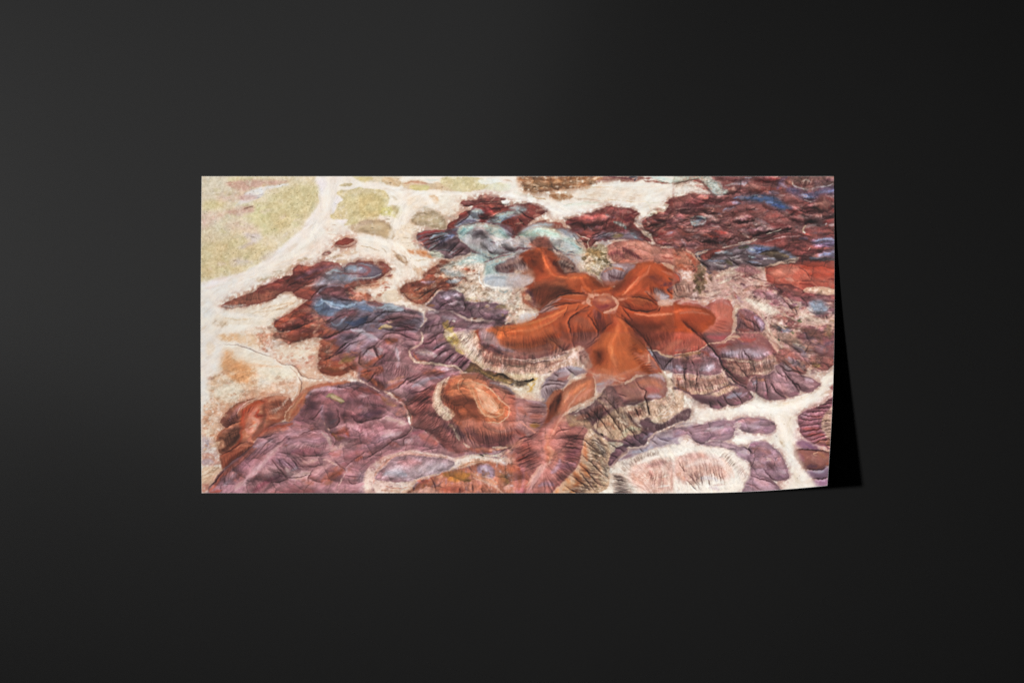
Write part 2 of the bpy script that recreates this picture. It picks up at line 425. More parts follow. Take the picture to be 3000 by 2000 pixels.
def hexs(t): return lin(t)
def paint(prog):
    P = Painter(); ox, oy, sc = 0., 0., 1.
    tiles = {}; cur = None; clip = np.ones((CH, CW))
    for ln in prog.splitlines():
        ln = ln.split('#')[0].strip()
        if ln and ln[0] in 'TV': cur = tiles.setdefault(ln, [])
        elif ln: cur.append(ln)
    prog = '\n'.join('\n'.join([k]+tiles[k]) for k in sorted(tiles))
    def pts(tok):
        v = np.array([float(t) for t in tok.replace(',', ' ').split()]).reshape(-1, 2)
        return np.c_[(ox+v[:, 0]*sc-X0)*SC, (oy+v[:, 1]*sc-Y0)*SC]
    for ln in prog.splitlines():
        ln = ln.split('#')[0].strip()
        if not ln: continue
        if ln[0] == 'T':
            i = int(ln[1:]); ox = 580+460*(i % 4) if i % 4 < 3 else 1980; oy = 500+480*(i//4); sc = 480/1568
            x = ((P.xx/SC+X0)-ox)/sc; y = ((P.yy/SC+Y0)-oy)/sc
            lo = {0: None, 1: (0., 60.), 2: (0., 60.), 3: (-45., 0.)}[i % 4]
            clip = np.ones((CH, CW))
            if lo: clip = clip*sstep((x-lo[0])/(lo[1]-lo[0]))
            if i > 3: clip = clip*sstep((y+40)/40.)
            continue
        if ln[0] != 'V': P.clip = clip
        if ln[0] == '!': P.clip = np.ones((CH, CW)); ln = ln[1:]
        if ln[0] == 'V':
            ox, oy, sz = map(float, ln[1:].split()); sc = sz/1568; clip = np.ones((CH, CW)); continue
        h, _, b = ln.partition('|') if ln[0] != 'f' else ('f', '', ln[1:]); a = h.split(); c = a[0]; u = sc*SC
        if c == 'p': P.poly(pts(b), lin(a[1]), float(a[2])*u, float(a[3]) if len(a) > 3 else 1, float(a[4]) if len(a) > 4 else 0)
        elif c == 's':
            for q in b.split('/'): P.stroke(pts(q), float(a[2])*u, lin(a[1]), float(a[3]) if len(a) > 3 else .6, float(a[4]) if len(a) > 4 else 1, grain=float(a[5]) if len(a) > 5 else 0)
        elif c == 'r':
            for q in b.split('/'): P.shade(pts(q), float(a[1])*u, float(a[2]))
        elif c == 'g':
            for q in b.split('/'): P.gully(pts(q), float(a[1])*u, float(a[2]))
        elif c == 'c':
            A, B = b.split('/'); P.comb(pts(A), pts(B), int(a[1]), float(a[2])*u, float(a[3]), seed=len(b))
        elif c == 'm': P.mounds(pts(b), int(a[1]), float(a[2])*u, float(a[3])*u, float(a[4]), float(a[5]), len(b)+int(a[1]))
        elif c == 'k':
            q = smooth_curve(pts(b), True); sf = float(a[4])*u; sl = P.box(q, sf+3)
            if sl is not None:
                m = sstep((P.sdf(q, sl)+sf)/(2*sf))[..., None]
                P.img[sl] = np.clip(P.img[sl]*(1+m*(np.array([float(a[1]), float(a[2]), float(a[3])])-1)), 0, 1)
        elif c == 'b': P.mounds(pts(b), int(a[1]), float(a[2])*u, float(a[3])*u, float(a[4]), float(a[5]), len(b)+int(a[1]), [lin(q) for q in a[6:]])
        elif c == 't': P.texp(pts(b), [float(a[1]), float(a[2]), float(a[3])], float(a[4])*u)
        elif c == 'f':
            for q in b.split('/'):
                v = pts(q)
                for i in range(len(v)-1):
                    m = (v[i]+v[i+1])/2; P.hints.append((m[0], m[1], math.atan2(v[i+1][1]-v[i][1], v[i+1][0]-v[i][0])))
        else: raise ValueError(ln)
    return P.finish()

PROGRAM = """
T0
# plain
p d6c696 22 1 .2|20,20 1120,20 1165,150 1170,270 1120,370 1040,470 1010,550 900,640 780,740 700,820 560,900 440,960 300,1010 150,1035 0,1065
p d5c8a2 60 .9|0,30 300,40 330,200 260,300 160,420 20,560
p cebd80 50 .9|700,240 900,150 1130,130 1150,260 1080,380 960,500 880,560 760,600 640,600 640,480 660,330
p d0bd84 50 .9|20,720 200,640 420,560 600,700 700,760 560,860 400,950 200,1000 20,1030
p d4c396 40 .7|20,560 200,520 400,520 560,600 480,640 260,650 30,700
p d3c478 40 .6|60,290 260,290 240,350 60,390
p c8c876 45 .5|540,320 650,330 670,420 640,520 520,530 500,420
p d6c686 40 .6|440,470 620,430 700,540 640,620 520,560
p d5d080 25 .6|300,70 500,80 480,110 330,110
p c9a086 26 .95 .3|270,112 480,88 640,92 860,100 780,130 640,155 520,188 400,195 330,165
p d4b193 40 .7 .3|200,240 400,200 480,230 420,290 300,300 200,290
p dcdcd2 18 .9 .3|450,220 600,165 760,140 870,130 660,185 600,250 520,290 400,320 360,335 400,290 470,265
s a9a4a6 26 .8 .7|490,245 580,240 620,215
s 8f9aa0 18 .8 .7|535,270 600,255
p cba596 25 .9 .3|400,245 520,230 570,260 500,285 420,285
p cda38a 28 .85 .3|260,390 380,360 520,340 550,370 500,410 380,425 290,410
s 8a6250 14 .7 .9|435,375 480,358 528,347
s 9c7464 10 .8 .7|270,110 320,112
s a08070 10 .8 .7|820,97 850,99
p d9b398 40 .7 .3|30,410 200,400 260,420 160,500 100,540 30,545
p d5b99a 45 .7 .3|270,500 420,470 560,540 560,600 420,570 300,560
p cfbcb0 30 .7 .3|430,600 560,600 610,640 540,700 440,740 400,740 480,680
s 8c8070 12 .8 .8|500,635 545,638
p d0bcac 30 .6 .3|330,850 440,845 520,880 400,910 320,905
s 8a7864 12 .8 .8|335,862 380,860
p cdb9aa 30 .5 .3|660,790 760,760 720,830 600,850
t .03 .075 .16 30|20,20 1140,20 1165,270 1000,560 700,820 440,950 150,1035 0,1060
t .03 .075 .5 40|640,240 900,130 1140,130 1150,270 1060,400 900,560 700,560
t .03 .075 .35 40|60,620 420,560 600,720 400,940 60,1000
f 20,700 400,560/200,1000 600,860/600,700 1000,500/300,300 800,150/100,200 400,150
# wash
p eee2d8 30 1 .2|1140,40 1370,40 1330,200 1280,300 1260,440 1100,640 900,760 700,900 500,1010 200,1080 20,1130 20,1090 440,985 700,850 900,690 1060,500 1180,300
p f1ddd0 30 .5 .3|900,900 1150,640 1280,620 1330,640 1200,760 1000,830
p efe9e2 50 .9 .2|30,1100 300,1050 560,1000 500,1120 220,1230 130,1330 30,1400
p dce0e0 40 .6 .2|40,1260 150,1240 220,1320 500,1330 400,1400 100,1400 40,1350
p e8d6c8 20 .5 .4|1260,60 1330,60 1310,130 1270,120
s d9cfc4 8 .8 .7|1165,170 1160,300 1190,440
s cfc6bc 7 .8 .8|1175,150 1170,280 1185,400
s bfb8b0 6 .8 .7|1380,180 1330,260 1300,330
s c8c4c0 8 .8 .8|1140,460 1100,560 1130,650 1100,700
t .04 .05 .25 30|1060,480 1160,440 1150,620 1080,680
s e3c0a8 22 1 .6|180,1150 420,1050 560,1000
s e6cbb5 26 1 .5|60,1130 300,1080
s ecd2bc 30 1 .6|700,920 900,850 1100,760
f 40,1100 400,1000/400,1000 900,750/900,750 1130,500/1180,400 1200,100
p d0bc9a 30 .6 .5|560,1050 620,1010 720,990 800,960 900,900 880,960 760,1020 640,1060
s b9a486 22 .8 .7 .6|720,970 800,955
s b9a486 22 .8 .7 .6|590,1045 660,1030
s cbb496 40 .9 .6 .6|950,860 1080,840
s c0a080 40 .9 .7 .6|1250,830 1400,810
s c8a888 50 .9 .7 .6|1280,880 1480,860
s ddc6a8 60 .9 .7 .6|1380,790 1568,770
# right olive
p d0be86 14 1 .2|1335,210 1380,190 1440,182 1600,180 1600,510 1460,527 1400,515 1430,470 1290,462 1265,430 1300,395 1345,310 1390,275 1335,235
p c6b478 30 .7|1400,250 1568,280 1568,500 1480,510 1440,440
t .03 .075 .2 20|1335,200 1600,180 1600,510 1430,510 1280,440
p c5b288 8 1 .2|1355,142 1410,118 1470,122 1465,142 1420,152
p d2c89a 10 .9|1480,40 1600,40 1600,110 1500,80
p c9ae90 14 .85 .3|1440,530 1600,500 1600,600 1510,598 1450,560
p e0c4b0 18 .7 .3|1190,530 1240,540 1290,575 1230,570
s c9a890 14 .8 .8|1285,520 1320,522
s cf9e86 10 .8 .6|1240,600 1330,610
# small mounds
p b98a7c 5 1 .2|1305,715 1330,675 1400,650 1460,646 1520,670 1520,690 1480,715 1420,740 1340,738
p 984236 6 1 .1|1312,705 1340,672 1400,651 1450,648 1490,662 1478,690 1420,712 1340,716
s 7c3028 18 .8 .6|1360,690 1450,665
s c99a88 6 .5 .9|1340,722 1420,716 1490,690 1500,664
s 8a4c40 8 .5 .9|1350,738 1430,735 1500,708 1520,680
s b06a58 8 .6 .9|1305,710 1270,748
p b48880 6 1 .3|1188,792 1240,768 1278,778 1250,805 1205,810
p e2d4cc 5 .8|1215,795 1240,785 1240,800 1220,802
s 9c4c40 12 .7 .9|1230,782 1262,785
f 1320,710 1500,670
# ---- north ridge massif
p 7f3c36 8 1 .1|225,1300 280,1255 350,1225 450,1195 540,1158 600,1110 700,1075 760,1045 820,1015 900,1000 905,955 930,922 1000,903 1080,915 1140,888 1210,870 1300,876 1370,905 1392,930 1440,890 1500,872 1620,885 1650,1600 1400,1568 780,1600 850,1550 900,1530 820,1538 750,1512 715,1470 730,1440 800,1400 880,1370 960,1300 1030,1245 1040,1235 950,1210 910,1165 860,1150 790,1180 720,1230 620,1260 480,1290 350,1315
t .09 .04 0 10|225,1300 350,1225 600,1110 760,1045 905,960 1000,903 1300,876 1400,925 1600,880 1650,1600 780,1600 715,1470 960,1300 910,1165 790,1180 480,1290
# arm
p a4604e 12 1 .1|235,1295 350,1228 540,1160 680,1140 790,1165 740,1205 640,1250 450,1290 330,1318
s b4a09c 40 .8 .8|235,1295 330,1300 430,1290
s d0c0b8 10 .6 .8|255,1290 350,1305 470,1280
s 6f2f2a 40 1 .8|560,1165 640,1160
s 6f2f2a 50 1 .8|600,1120 760,1060 900,1010
s 9a5040 26 1 .8|580,1145 700,1100 860,1070
s 7a3a34 10 .8 .7|540,1165 620,1175 760,1180
c 22 5 .3|250,1275 540,1165 780,1165/330,1318 560,1270 740,1205
r 30 .12|620,1100 760,1065 880,1020
s 8f4438 50 .9 .9|930,950 980,920 1060,920
s 6c2c2c 30 1 .9|915,980 1000,970 1070,930
s 8c4a48 50 .9 .9|1110,905 1200,885 1320,895
s 744456 60 1 .9|930,1040 1050,980 1180,930 1280,915
s 86576a 40 1 .8|960,1030 1100,970 1220,925
s 5a3038 40 1 .8|860,1110 1000,1060 1130,1010 1200,960
s 6e3430 60 1 .9|880,1100 980,1080
s 9a4a3c 70 1 .9 .2|920,1170 1020,1140 1160,1090
s a8685e 60 1 .9 .3|1000,1120 1120,1080 1190,1090
s d8c8c0 10 1 .7|1030,1105 1120,1095
s 8a4034 50 1 .9|940,1190 1050,1180 1130,1120
# blue slopes
p 7c8098 30 1 .1|1130,1060 1200,1000 1260,960 1330,935 1420,960 1568,1000 1568,1060 1440,1090 1330,1085 1200,1110 1120,1110
s a9bccb 40 1 .9 .2|1230,980 1300,960 1380,975
s a3aebb 24 1 .7|1480,1030 1568,1040
s 6e6478 40 1 .8|1150,1100 1260,1060 1400,1080
p 8499b4 14 .9 .1|1400,930 1440,905 1500,890 1600,890 1600,970 1500,965 1420,960
s 9a5a58 12 .9 .9|1400,930 1450,900 1568,885
s 8a5058 14 .9 .9|1300,965 1400,985 1568,975
s 9c4f40 40 1 .9 .2|1400,1110 1500,1070 1568,1055
s 8a4438 60 1 .9 .2|1420,1150 1568,1090
# purple shoulder
p 7a4a52 20 1 .1|1100,1190 1180,1120 1300,1095 1400,1120 1470,1180 1568,1240 1568,1300 1400,1290 1200,1280 1080,1240
s 5f4a64 60 1 .9|1160,1150 1260,1120 1350,1130
s 8a8098 30 1 .8|1130,1180 1220,1115 1330,1100 1400,1110
s 5a2a3c 50 1 .9|1290,1190 1360,1230 1440,1240
s a87078 60 1 .7|1420,1190 1540,1230
s 933c2c 30 1 .8|1480,1170 1568,1210
s c8a08c 30 1 .7|1470,1130 1568,1190
p d8bca0 18 .9 .3|1500,1120 1600,1090 1600,1190 1540,1165
# blue pool
p 5c7096 26 1 .05|1090,1310 1120,1240 1180,1210 1300,1225 1420,1240 1568,1250 1568,1330 1440,1340 1330,1370 1290,1410 1200,1400 1110,1360
s 8fb4da 46 1 .9|1180,1230 1260,1270 1400,1300 1500,1280
s 86a6cc 34 1 .9|1130,1300 1200,1260
s 3e4668 60 1 .8|1190,1330 1300,1310 1420,1340
s 9aa8c0 30 1 .7|1500,1260 1568,1255
s 6f3c4c 60 1 .8|1330,1400 1420,1360 1500,1345
s 9a5860 40 1 .8|1080,1390 1200,1400 1300,1400
p 52587a 30 .9 .05|1240,1480 1300,1420 1400,1400 1568,1380 1568,1500 1480,1540 1360,1550 1280,1520
s 7c86a6 30 1 .8|1270,1450 1330,1480 1420,1400
s 34304e 50 1 .8|1440,1480 1568,1430
s 8c6a80 40 1 .8|1400,1560 1568,1510
# lower lobes
s 9a4634 90 .8 1 .1|745,1480 850,1410 960,1380 1020,1370
s b06048 40 1 .8 .2|780,1430 900,1380 1000,1350
s 5c261e 50 1 .8|760,1500 880,1500 1000,1450
s b4705c 60 1 .8 .3|960,1330 1080,1330 1150,1380
s 883c2e 60 1 .9|900,1350 1000,1290 1080,1260
s ba7868 60 1 .8 .4|1080,1440 1200,1420 1220,1450
s 9a4c3a 80 1 .9 .3|900,1540 1100,1480 1200,1500
c 16 6 .4|880,1350 960,1290 1060,1240/960,1400 1060,1330 1130,1280
c 14 6 .4|760,1440 960,1380 1080,1400/800,1530 950,1500 1100,1470
f 720,1450 1060,1240/760,1500 1000,1380/920,1180 1150,1090/600,1250 620,1120/300,1310 330,1240/1300,960 1200,1120/1260,1230 1200,1400/1500,1250 1350,1400
g 8 .5|1060,1260 1100,1190 1180,1120 1280,1098/1280,1200 1370,1235 1480,1240 1568,1225/1200,1470 1280,1440 1350,1400 1430,1360/850,1110 960,1060/910,1170 990,1110
g 6 .5|1380,1560 1440,1470 1480,1420/1330,1370 1440,1340 1568,1330
# pale toe between
p e6d6c0 12 1 .2|260,1340 480,1300 640,1268 760,1225 800,1180 860,1160 905,1180 930,1210 1030,1235 960,1290 870,1360 780,1390 720,1440 700,1490 500,1470 260,1470 150,1420
s d2b08c 16 1 .7 .4|620,1320 740,1290 900,1260
s cdb08c 12 1 .7 .4|520,1360 700,1340 860,1310
s c09a78 20 1 .6 .4|740,1330 860,1290 940,1250
s dcd2c4 40 1 .8 .2|300,1370 480,1380 640,1400
s d8b890 18 1 .7 .3|250,1410 400,1425 560,1410
s efe6da 20 1 .8 .2|700,1240 860,1190
t .07 .05 0 16|480,1310 640,1268 800,1190 900,1200 1000,1235 860,1360 720,1440 300,1440
f 560,1420 920,1240/300,1420 700,1350
p c6ae92 26 .8 .4|140,1450 200,1425 280,1450 240,1490 160,1480
p e4c4a8 30 .7 .4|300,1600 420,1520 640,1490 740,1520 760,1600
s cfa894 50 1 .6 .5|560,1500 700,1500
t .04 .09 0 20|500,1500 700,1480 800,1568 500,1568
T4
p eee6de 30 1 .2|0,-40 120,-20 230,90 240,200 200,310 140,420 90,540 60,640 20,700
p ecd6bc 16 .8 .2|80,90 110,70 150,90 160,140 130,190 90,180
p e4b98e 30 .9 .3|180,20 300,-20 420,10 470,60 380,75 260,60
p e2bf9a 30 .9 .3|400,20 600,-10 640,60 600,130 480,110
p c98a72 40 .7 .5|560,-30 700,-60 740,40 700,140 620,160 560,60
t .05 .12 0 20|540,-40 740,-40 720,130 620,170 560,100
s f0e4d4 60 .6 1 .1|200,80 400,110 520,160 640,190 760,220
s f2e8da 16 .6 .9|230,90 400,100 500,160
p eddcc4 20 1 .2|240,130 400,140 560,190 700,210 760,290 900,300 960,380 860,440 700,480 600,430 400,330
p e2a878 50 1 .2|240,170 330,160 370,230 460,260 540,300 560,380 560,480 400,470 300,430 210,340
p d99460 50 .8 .2|280,260 400,280 490,360 470,440 340,420 270,340
s eab990 40 1 .7 .2|440,280 640,300 800,310
s e9ceb0 40 1 .7 .2|400,220 560,240 700,270
p e6d5b8 30 .9 .3|600,340 760,320 900,370 860,430 700,440
p c0ae98 30 .4 .5|200,480 300,440 400,500 380,560 260,560
p dab492 40 .9 .3|120,420 220,370 300,450 400,480 620,470 700,520 560,580 400,640 300,700 160,640 100,540
p e8d6ba 30 .9 .4|220,500 380,470 410,540 370,640 250,640 160,560
p d9a688 40 .8 .4|420,560 560,500 740,470 920,420 960,470 900,540 860,560 700,555 560,600 420,680
p e4c6ac 30 .6 .5|560,520 760,480 880,500 760,540 620,560
t .05 .09 0 30|130,420 560,300 940,380 960,480 880,560 640,560 300,720 240,860 200,1200 60,1250 60,700
p dca888 40 .9 .5|40,700 160,640 300,700 240,780 200,860 220,880 190,960 160,1020 40,980
p e9d3bc 26 .8 .6|130,790 220,780 200,830 150,850
p ead0b6 26 .8 .6|100,860 180,880 140,960 60,930
p cbb4b4 30 .9 .5|40,980 120,980 180,1020 190,1100 210,1180 140,1200 40,1120
p a99aa8 20 .6 .5|60,1010 110,990 120,1040 80,1060
p c99484 26 .8 .5|40,1120 160,1150 220,1240 100,1260 40,1250
p b9a4b0 16 .7 .5|40,1200 120,1195 150,1230 60,1250
p ddb898 16 1 .2|36,1290 120,1260 220,1265 235,1300 180,1390 110,1440 36,1440
s f0d4b4 8 .7 .9|40,1330 120,1285 220,1290
s c99878 6 .7 .8|40,1350 120,1310 215,1305
s f0d4b4 8 .7 .9|40,1370 110,1335 200,1335
s c99878 6 .7 .8|50,1390 130,1350 190,1350
p c98878 20 .9 .3|36,1430 110,1430 100,1500 110,1530 36,1530
p e8d8d0 6 1|30,1510 100,1505 120,1530 30,1540
t .09 .02 0 10|36,1290 220,1265 120,1430 36,1440
# wash band right
p dfb8a0 26 .9 .4|690,160 800,110 1000,70 1150,60 1170,170 1140,280 960,330 900,290 760,270
p e3d4bc 26 .9 .3|760,120 900,95 1100,60 1150,110 1130,200 1000,240 880,240 760,200
p cc9888 20 .6 .5|900,290 1040,280 1150,250 1140,300 960,325
p dcb69c 20 .9 .4|940,330 1130,320 1200,380 1100,420 1000,400
s b98a74 12 .8 .7|870,300 940,370 980,440 980,500 950,600 890,680 820,740
s f0dcc6 14 .6 .9|720,210 780,280 900,300 940,350 1020,420 1200,430 1400,400 1568,440
s f0e0cc 34 .7 .9|1000,390 1060,430 1200,435 1400,405 1500,420 1600,460
s c9a084 6 .6 .8|990,370 1060,410 1200,420 1300,410
s e0baa0 8 .6 .9|960,400 985,480 960,580 940,610
s b07058 30 .9 .8|1000,470 960,560 930,640 880,700
s ecd2bc 14 .6 .9 .3|960,430 970,520 940,600
p d4a486 20 .9 .3|980,440 1100,450 1200,450 1100,480 1020,530 970,590
# red hook feature
p a8684e 10 1 .1|215,850 240,780 290,720 340,680 400,640 500,610 600,590 700,570 800,562 860,590 900,640 900,690 840,740 830,800 760,840 700,880 600,960 560,1000 480,1060 400,1100 300,1160 225,1140 190,1090 175,1020 200,940 260,880
p 8e5648 14 1 .1|215,850 245,785 300,730 350,750 400,800 340,850 260,878
s b08080 60 1 .8 .2|300,820 380,720 460,650
s ead8c6 12 .7 .9 .2|370,760 420,680 500,630 640,585 760,565 850,580 865,620
s f0e6d8 30 .9 .8 .3|690,730 780,700 860,600 820,580
s c08468 60 .9 .9|680,640 780,600 830,610
s cdb4a0 60 1 .8 .4|680,740 740,730 830,690
s 7c3e28 40 1 .8|650,650 640,720 630,780
s a2401e 60 1 .9|640,640 560,650 500,690 440,750 420,830 400,940
s b8442e 50 1 .9|580,720 560,780 640,770
s d08070 60 1 .8 .3|530,700 500,780
s c04c30 40 1 .9|460,710 430,790 440,860 410,930
s da9c8c 60 1 .9 .3|520,800 580,840 500,930 460,900
s ddc0a8 30 1 .8 .4|490,890 560,860 520,920
s c0705c 50 1 .9|600,820 640,880 560,950 480,1010
s 9a4c30 30 1 .9|640,800 760,820 840,770
s c08468 40 1 .8 .3|680,800 780,790
s b87c68 60 1 .8 .2|520,1010 440,1060
p 8c5a44 16 1 .1|190,1010 240,930 340,890 420,890 400,980 330,1060 270,1110 220,1120 190,1080
s 6a3c28 40 1 .8|240,1100 330,1040 380,960
s a06a58 40 1 .8|230,940 330,890 420,880
s b04a2c 40 1 .8|330,1090 400,1020 420,940
c 14 5 .4|420,870 400,980/200,960 230,1110
c 12 5 .4|380,760 330,850/230,820 250,880
c 16 6 .45|680,650 640,780/860,640 780,760
p a0563e 12 1 .1|215,1150 330,1100 460,1040 560,1030 520,1080 420,1160 330,1220 240,1280 220,1220
s 743020 50 1 .8|260,1250 340,1170 420,1120
s bf7a60 50 1 .8|420,1060 520,1050
g 9 .6|230,1290 330,1210 440,1130 520,1070/215,1150 320,1100 400,1040 470,1022/560,990 640,920 720,860 830,835 920,835/225,860 270,880 330,850 420,820
f 200,960 400,880/300,1230 500,1060/230,1140 400,1000/650,700 860,760/700,600 800,570/420,900 560,700/460,900 600,820
# ochre gully between
p b87858 20 1 .3|840,740 900,690 960,600 1040,540 1100,500 1060,580 1000,660 960,740 920,830 840,830
s 7a3c22 40 1 .9|900,820 960,780 980,720
s c08060 40 1 .8 .2|880,740 980,620 1060,540
s ecc8a8 8 .6 1|845,740 830,780 820,830
s f0d8c0 10 .6 .9|830,740 860,720 920,650 960,570

T4
# purple-brown lobes at top right of tile (under blue)
p 8c4230 14 1 .2|720,0 800,-60 1000,-80 1568,-80 1700,60 1700,400 1568,380 1480,350 1400,380 1300,395 1180,370 1145,320 1150,250 1150,190 1160,120 1180,60 1200,40 1100,30 960,60 860,90 760,60
p c8a490 26 .9 .4|690,40 760,20 820,60 860,90 780,90 710,70
s dfe0e0 16 .8 .8|710,60 800,80
t .1 .04 0 10|740,0 1568,-60 1700,400 1300,395 1145,320 1180,50 860,90
p 704050 30 1 .1|1200,30 1300,-20 1420,-60 1600,-60 1700,60 1600,180 1540,260 1440,230 1300,240 1250,180 1340,110
p 7c6c88 40 1 .1|1330,40 1400,-20 1568,-60 1640,40 1568,150 1440,170 1380,120
s 4c3850 70 1 .8|1420,60 1480,30
s 9c94ac 60 1 .7|1420,180 1500,100 1568,60
s a4604c 60 1 .9 .3|1180,120 1260,180 1280,200
s d8b8a8 26 1 .8 .3|1220,170 1280,190
s 7e4a26 90 1 .8|1230,330 1400,360
s 8a6a3c 60 1 .7|1380,250 1500,230
s 5c2818 40 1 .8|1180,350 1300,385 1420,360
s c08070 30 1 .7 .4|1360,340 1420,310
s 6a3c30 40 1 .7|1470,220 1520,340
g 10 .7|1200,40 1300,10 1340,-20/1290,200 1360,140 1440,70 1540,0 1620,-40/1180,260 1260,220 1300,200
g 7 .6|1450,310 1490,340/1470,220 1540,200 1600,150
f 1160,300 1300,380/1200,150 1400,0/1300,300 1500,200
p c88c74 20 .9 .4|1440,350 1568,360 1700,380 1700,440 1568,440 1480,400
# big purple massif
p 94707e 10 1 .1|105,1500 130,1440 235,1290 330,1212 440,1130 520,1070 570,985 640,920 720,862 830,835 880,830 940,740 1000,640 1060,540 1180,485 1400,455 1568,462 1700,490 1800,560 1900,640 1975,690 2030,860 2160,920 2300,1030 2450,1130 2540,1160 2540,1600 105,1600
t .075 .03 0 10|105,1500 235,1290 520,1070 720,862 940,800 1060,540 1400,455 1700,490 1975,690 2160,920 2540,1160 2540,1600 105,1600
# hill with bright patch
s b0684a 60 .9 .9 .1|900,820 960,720 1010,640 1060,560 1180,490 1300,470 1450,455
p 7d5664 30 1 .05|940,820 1000,700 1060,600 1180,520 1340,500 1500,490 1640,520 1760,600 1800,700 1700,800 1560,830 1400,800 1300,860 1200,830 1060,830
s 9c4c34 40 1 .7|870,820 950,700 1000,620
s 9c8ca4 60 1 .9|1040,600 1100,540 1200,520 1340,515
s a08ea0 70 1 .6|1340,520 1480,480 1600,500
s 5e3c50 150 1 .9|1050,700 1130,690
s 8a5a60 100 1 .8|1200,660 1260,640
s 4e3848 120 1 .8|1230,760 1290,760
s 84708a 60 1 .8|1190,680 1180,760 1200,820
s 7a6c80 50 1 .8|1270,850 1330,810
s 5a3c4c 60 1 .7|1400,700 1400,840
s 8c6470 90 1 .6|1440,620 1568,640
s a8788a 80 1 .6|1450,720 1568,760
s 905a60 110 1 .7|1350,580 1568,560
s 603e54 80 1 .8|1480,780 1568,820
s 8c7c94 60 1 .6|1540,700 1660,660 1760,680
p 9c8858 10 1 .5|1222,585 1260,562 1320,570 1370,600 1400,630 1370,655 1320,640 1270,612 1230,600
s dccfa0 16 .7 .9 .5|1240,590 1300,605 1340,625 1385,635
g 8 .55|1080,820 1140,760 1190,690/1210,850 1230,890 1290,890 1340,850 1350,800 1325,700/1350,530 1345,500 1440,520
g 6 .5|1460,770 1520,830 1600,840/1060,800 1130,830/1400,500 1500,480 1600,500
c 14 5 .35|1060,560 1250,500 1500,490/1040,680 1160,620 1340,620
c 10 5 .35|1400,540 1568,530/1480,620 1700,640
f 950,800 1060,620/1150,520 1080,660/1250,800 1280,680/1500,500 1540,640/1500,820 1560,760/1340,880 1400,980
# big front ridge
p 9a7a90 40 1|150,1490 300,1330 460,1180 620,1080 780,1000 940,920 1100,890 1180,960 900,1060 740,1180 600,1300 460,1440 380,1560 150,1560
s b4a2b8 70 1 .9|360,1480 500,1340 620,1220 720,1100 800,1020
s c8b8c4 40 1 .8|600,1270 680,1160 740,1090 820,1020
s cdbcc6 60 1 .7 .2|440,1440 500,1370 560,1310
s 9094b4 60 1 .6|250,1440 360,1320
s a89cb8 60 1 .6|520,1090 700,1010
s b05c4c 60 1 .9 .1|110,1500 250,1330 400,1200 520,1090
s b8746c 40 1 .9|300,1300 460,1160 560,1080
s a8523c 70 1 .9 .1|580,970 680,910 780,880 900,855
s c07c68 60 1 .7|600,960 740,920 860,900
s a04c3c 60 1 .8|120,1520 220,1490
s 9a6a70 90 1 .7|900,880 1000,880 1120,860
s b88c94 60 1 .7|1000,860 1160,900 1260,960
s b49ab0 70 1 .7|860,960 1040,940 1180,930
s 84587c 90 1 .9|900,1120 1040,1120 1150,1130
s 7a4a68 70 1 .8|640,1420 800,1350
s 824a64 80 1 .8|520,1520 600,1450 700,1380
s 7c6884 110 1 .8|760,1200 860,1240 960,1270
s 8c6c88 80 1 .8|900,1020 1100,1010 1240,1000
s a88c98 60 1 .8|800,1080 950,1060 1150,1060
s b8a8bc 60 1 .6|860,1330 920,1370 1060,1330
s d4c4c4 80 1 .8 .3|840,1290 920,1340 1000,1330 1080,1320
s 9ca0b8 40 1 .7|900,1300 960,1260
s c8acac 60 1 .7 .3|980,1230 1060,1220 1140,1200
s dcd0c8 50 1 .8 .4|1190,940 1250,1000 1270,1060
s d8b8a8 16 .6 .9 .4|1200,840 1230,890 1270,920
c 26 6 .5|520,1090 760,1000 1000,890/300,1340 560,1200 700,1110
c 22 6 .5|900,1000 1240,960 1180,880/820,1000 1000,910 1060,870
c 18 7 .5|900,980 1000,1030 1240,1000/780,1060 1000,1140 1220,1150
c 20 6 .5|720,1150 840,1160 900,1060/820,1340 1000,1310 1080,1210
c 14 6 .45|240,1300 400,1180/160,1500 420,1420
c 12 5 .4|560,1540 700,1430/450,1380 620,1260
g 9 .65|100,1500 115,1450 180,1390 235,1310 230,1285
g 8 .6|570,985 660,975 740,940/900,1110 960,1140 1060,1160 1220,1158/700,1190 760,1260 820,1340 860,1365/660,1285 720,1310 820,1340/850,1365 960,1365 1060,1330/690,1420 800,1400 860,1375
g 6 .5|820,1200 880,1250 930,1300/780,1240 830,1300/900,1210 960,1270/760,1120 900,1140
# right basin
s a0503c 90 1 .8 .2|1290,960 1400,920 1440,960
s 8c6438 50 1 .7 .3|1290,940 1330,990 1400,990
s b49498 90 1 .8 .2|1240,1080 1360,1060 1500,1000
s d4bcbc 60 1 .8 .4|1270,1110 1340,1080 1440,1020
s 946884 80 1 .7|1400,1180 1500,1140 1568,1100
s b8686c 60 1 .6|1260,1140 1350,1150
s e6d0c8 26 .7 .9 .5|1200,1200 1240,1200 1300,1230 1330,1250
s 8c5c6c 60 1 .8|1380,1230 1440,1230
s b86448 50 1 .7|1500,1200 1568,1170
s ac6a5c 90 1 .8|1180,1400 1260,1340 1330,1270
s 94462c 90 1 .8 .2|1250,1380 1340,1330 1380,1290
s 8c5a34 60 1 .6|1220,1430 1280,1400
s c8a0a4 70 1 .8 .3|1100,1330 1200,1270 1280,1240
s b88c9c 70 1 .7|1000,1460 1150,1440 1300,1470
s 985468 70 1 .7|700,1540 900,1500 1100,1500
s a8787c 80 1 .6|1100,1540 1300,1540
s ead8d0 14 .7 .9 .4|1340,1440 1380,1380 1410,1330 1410,1310
s a87c94 60 1 .8|1450,1290 1568,1280
s b49098 60 1 .8|1440,1400 1568,1380
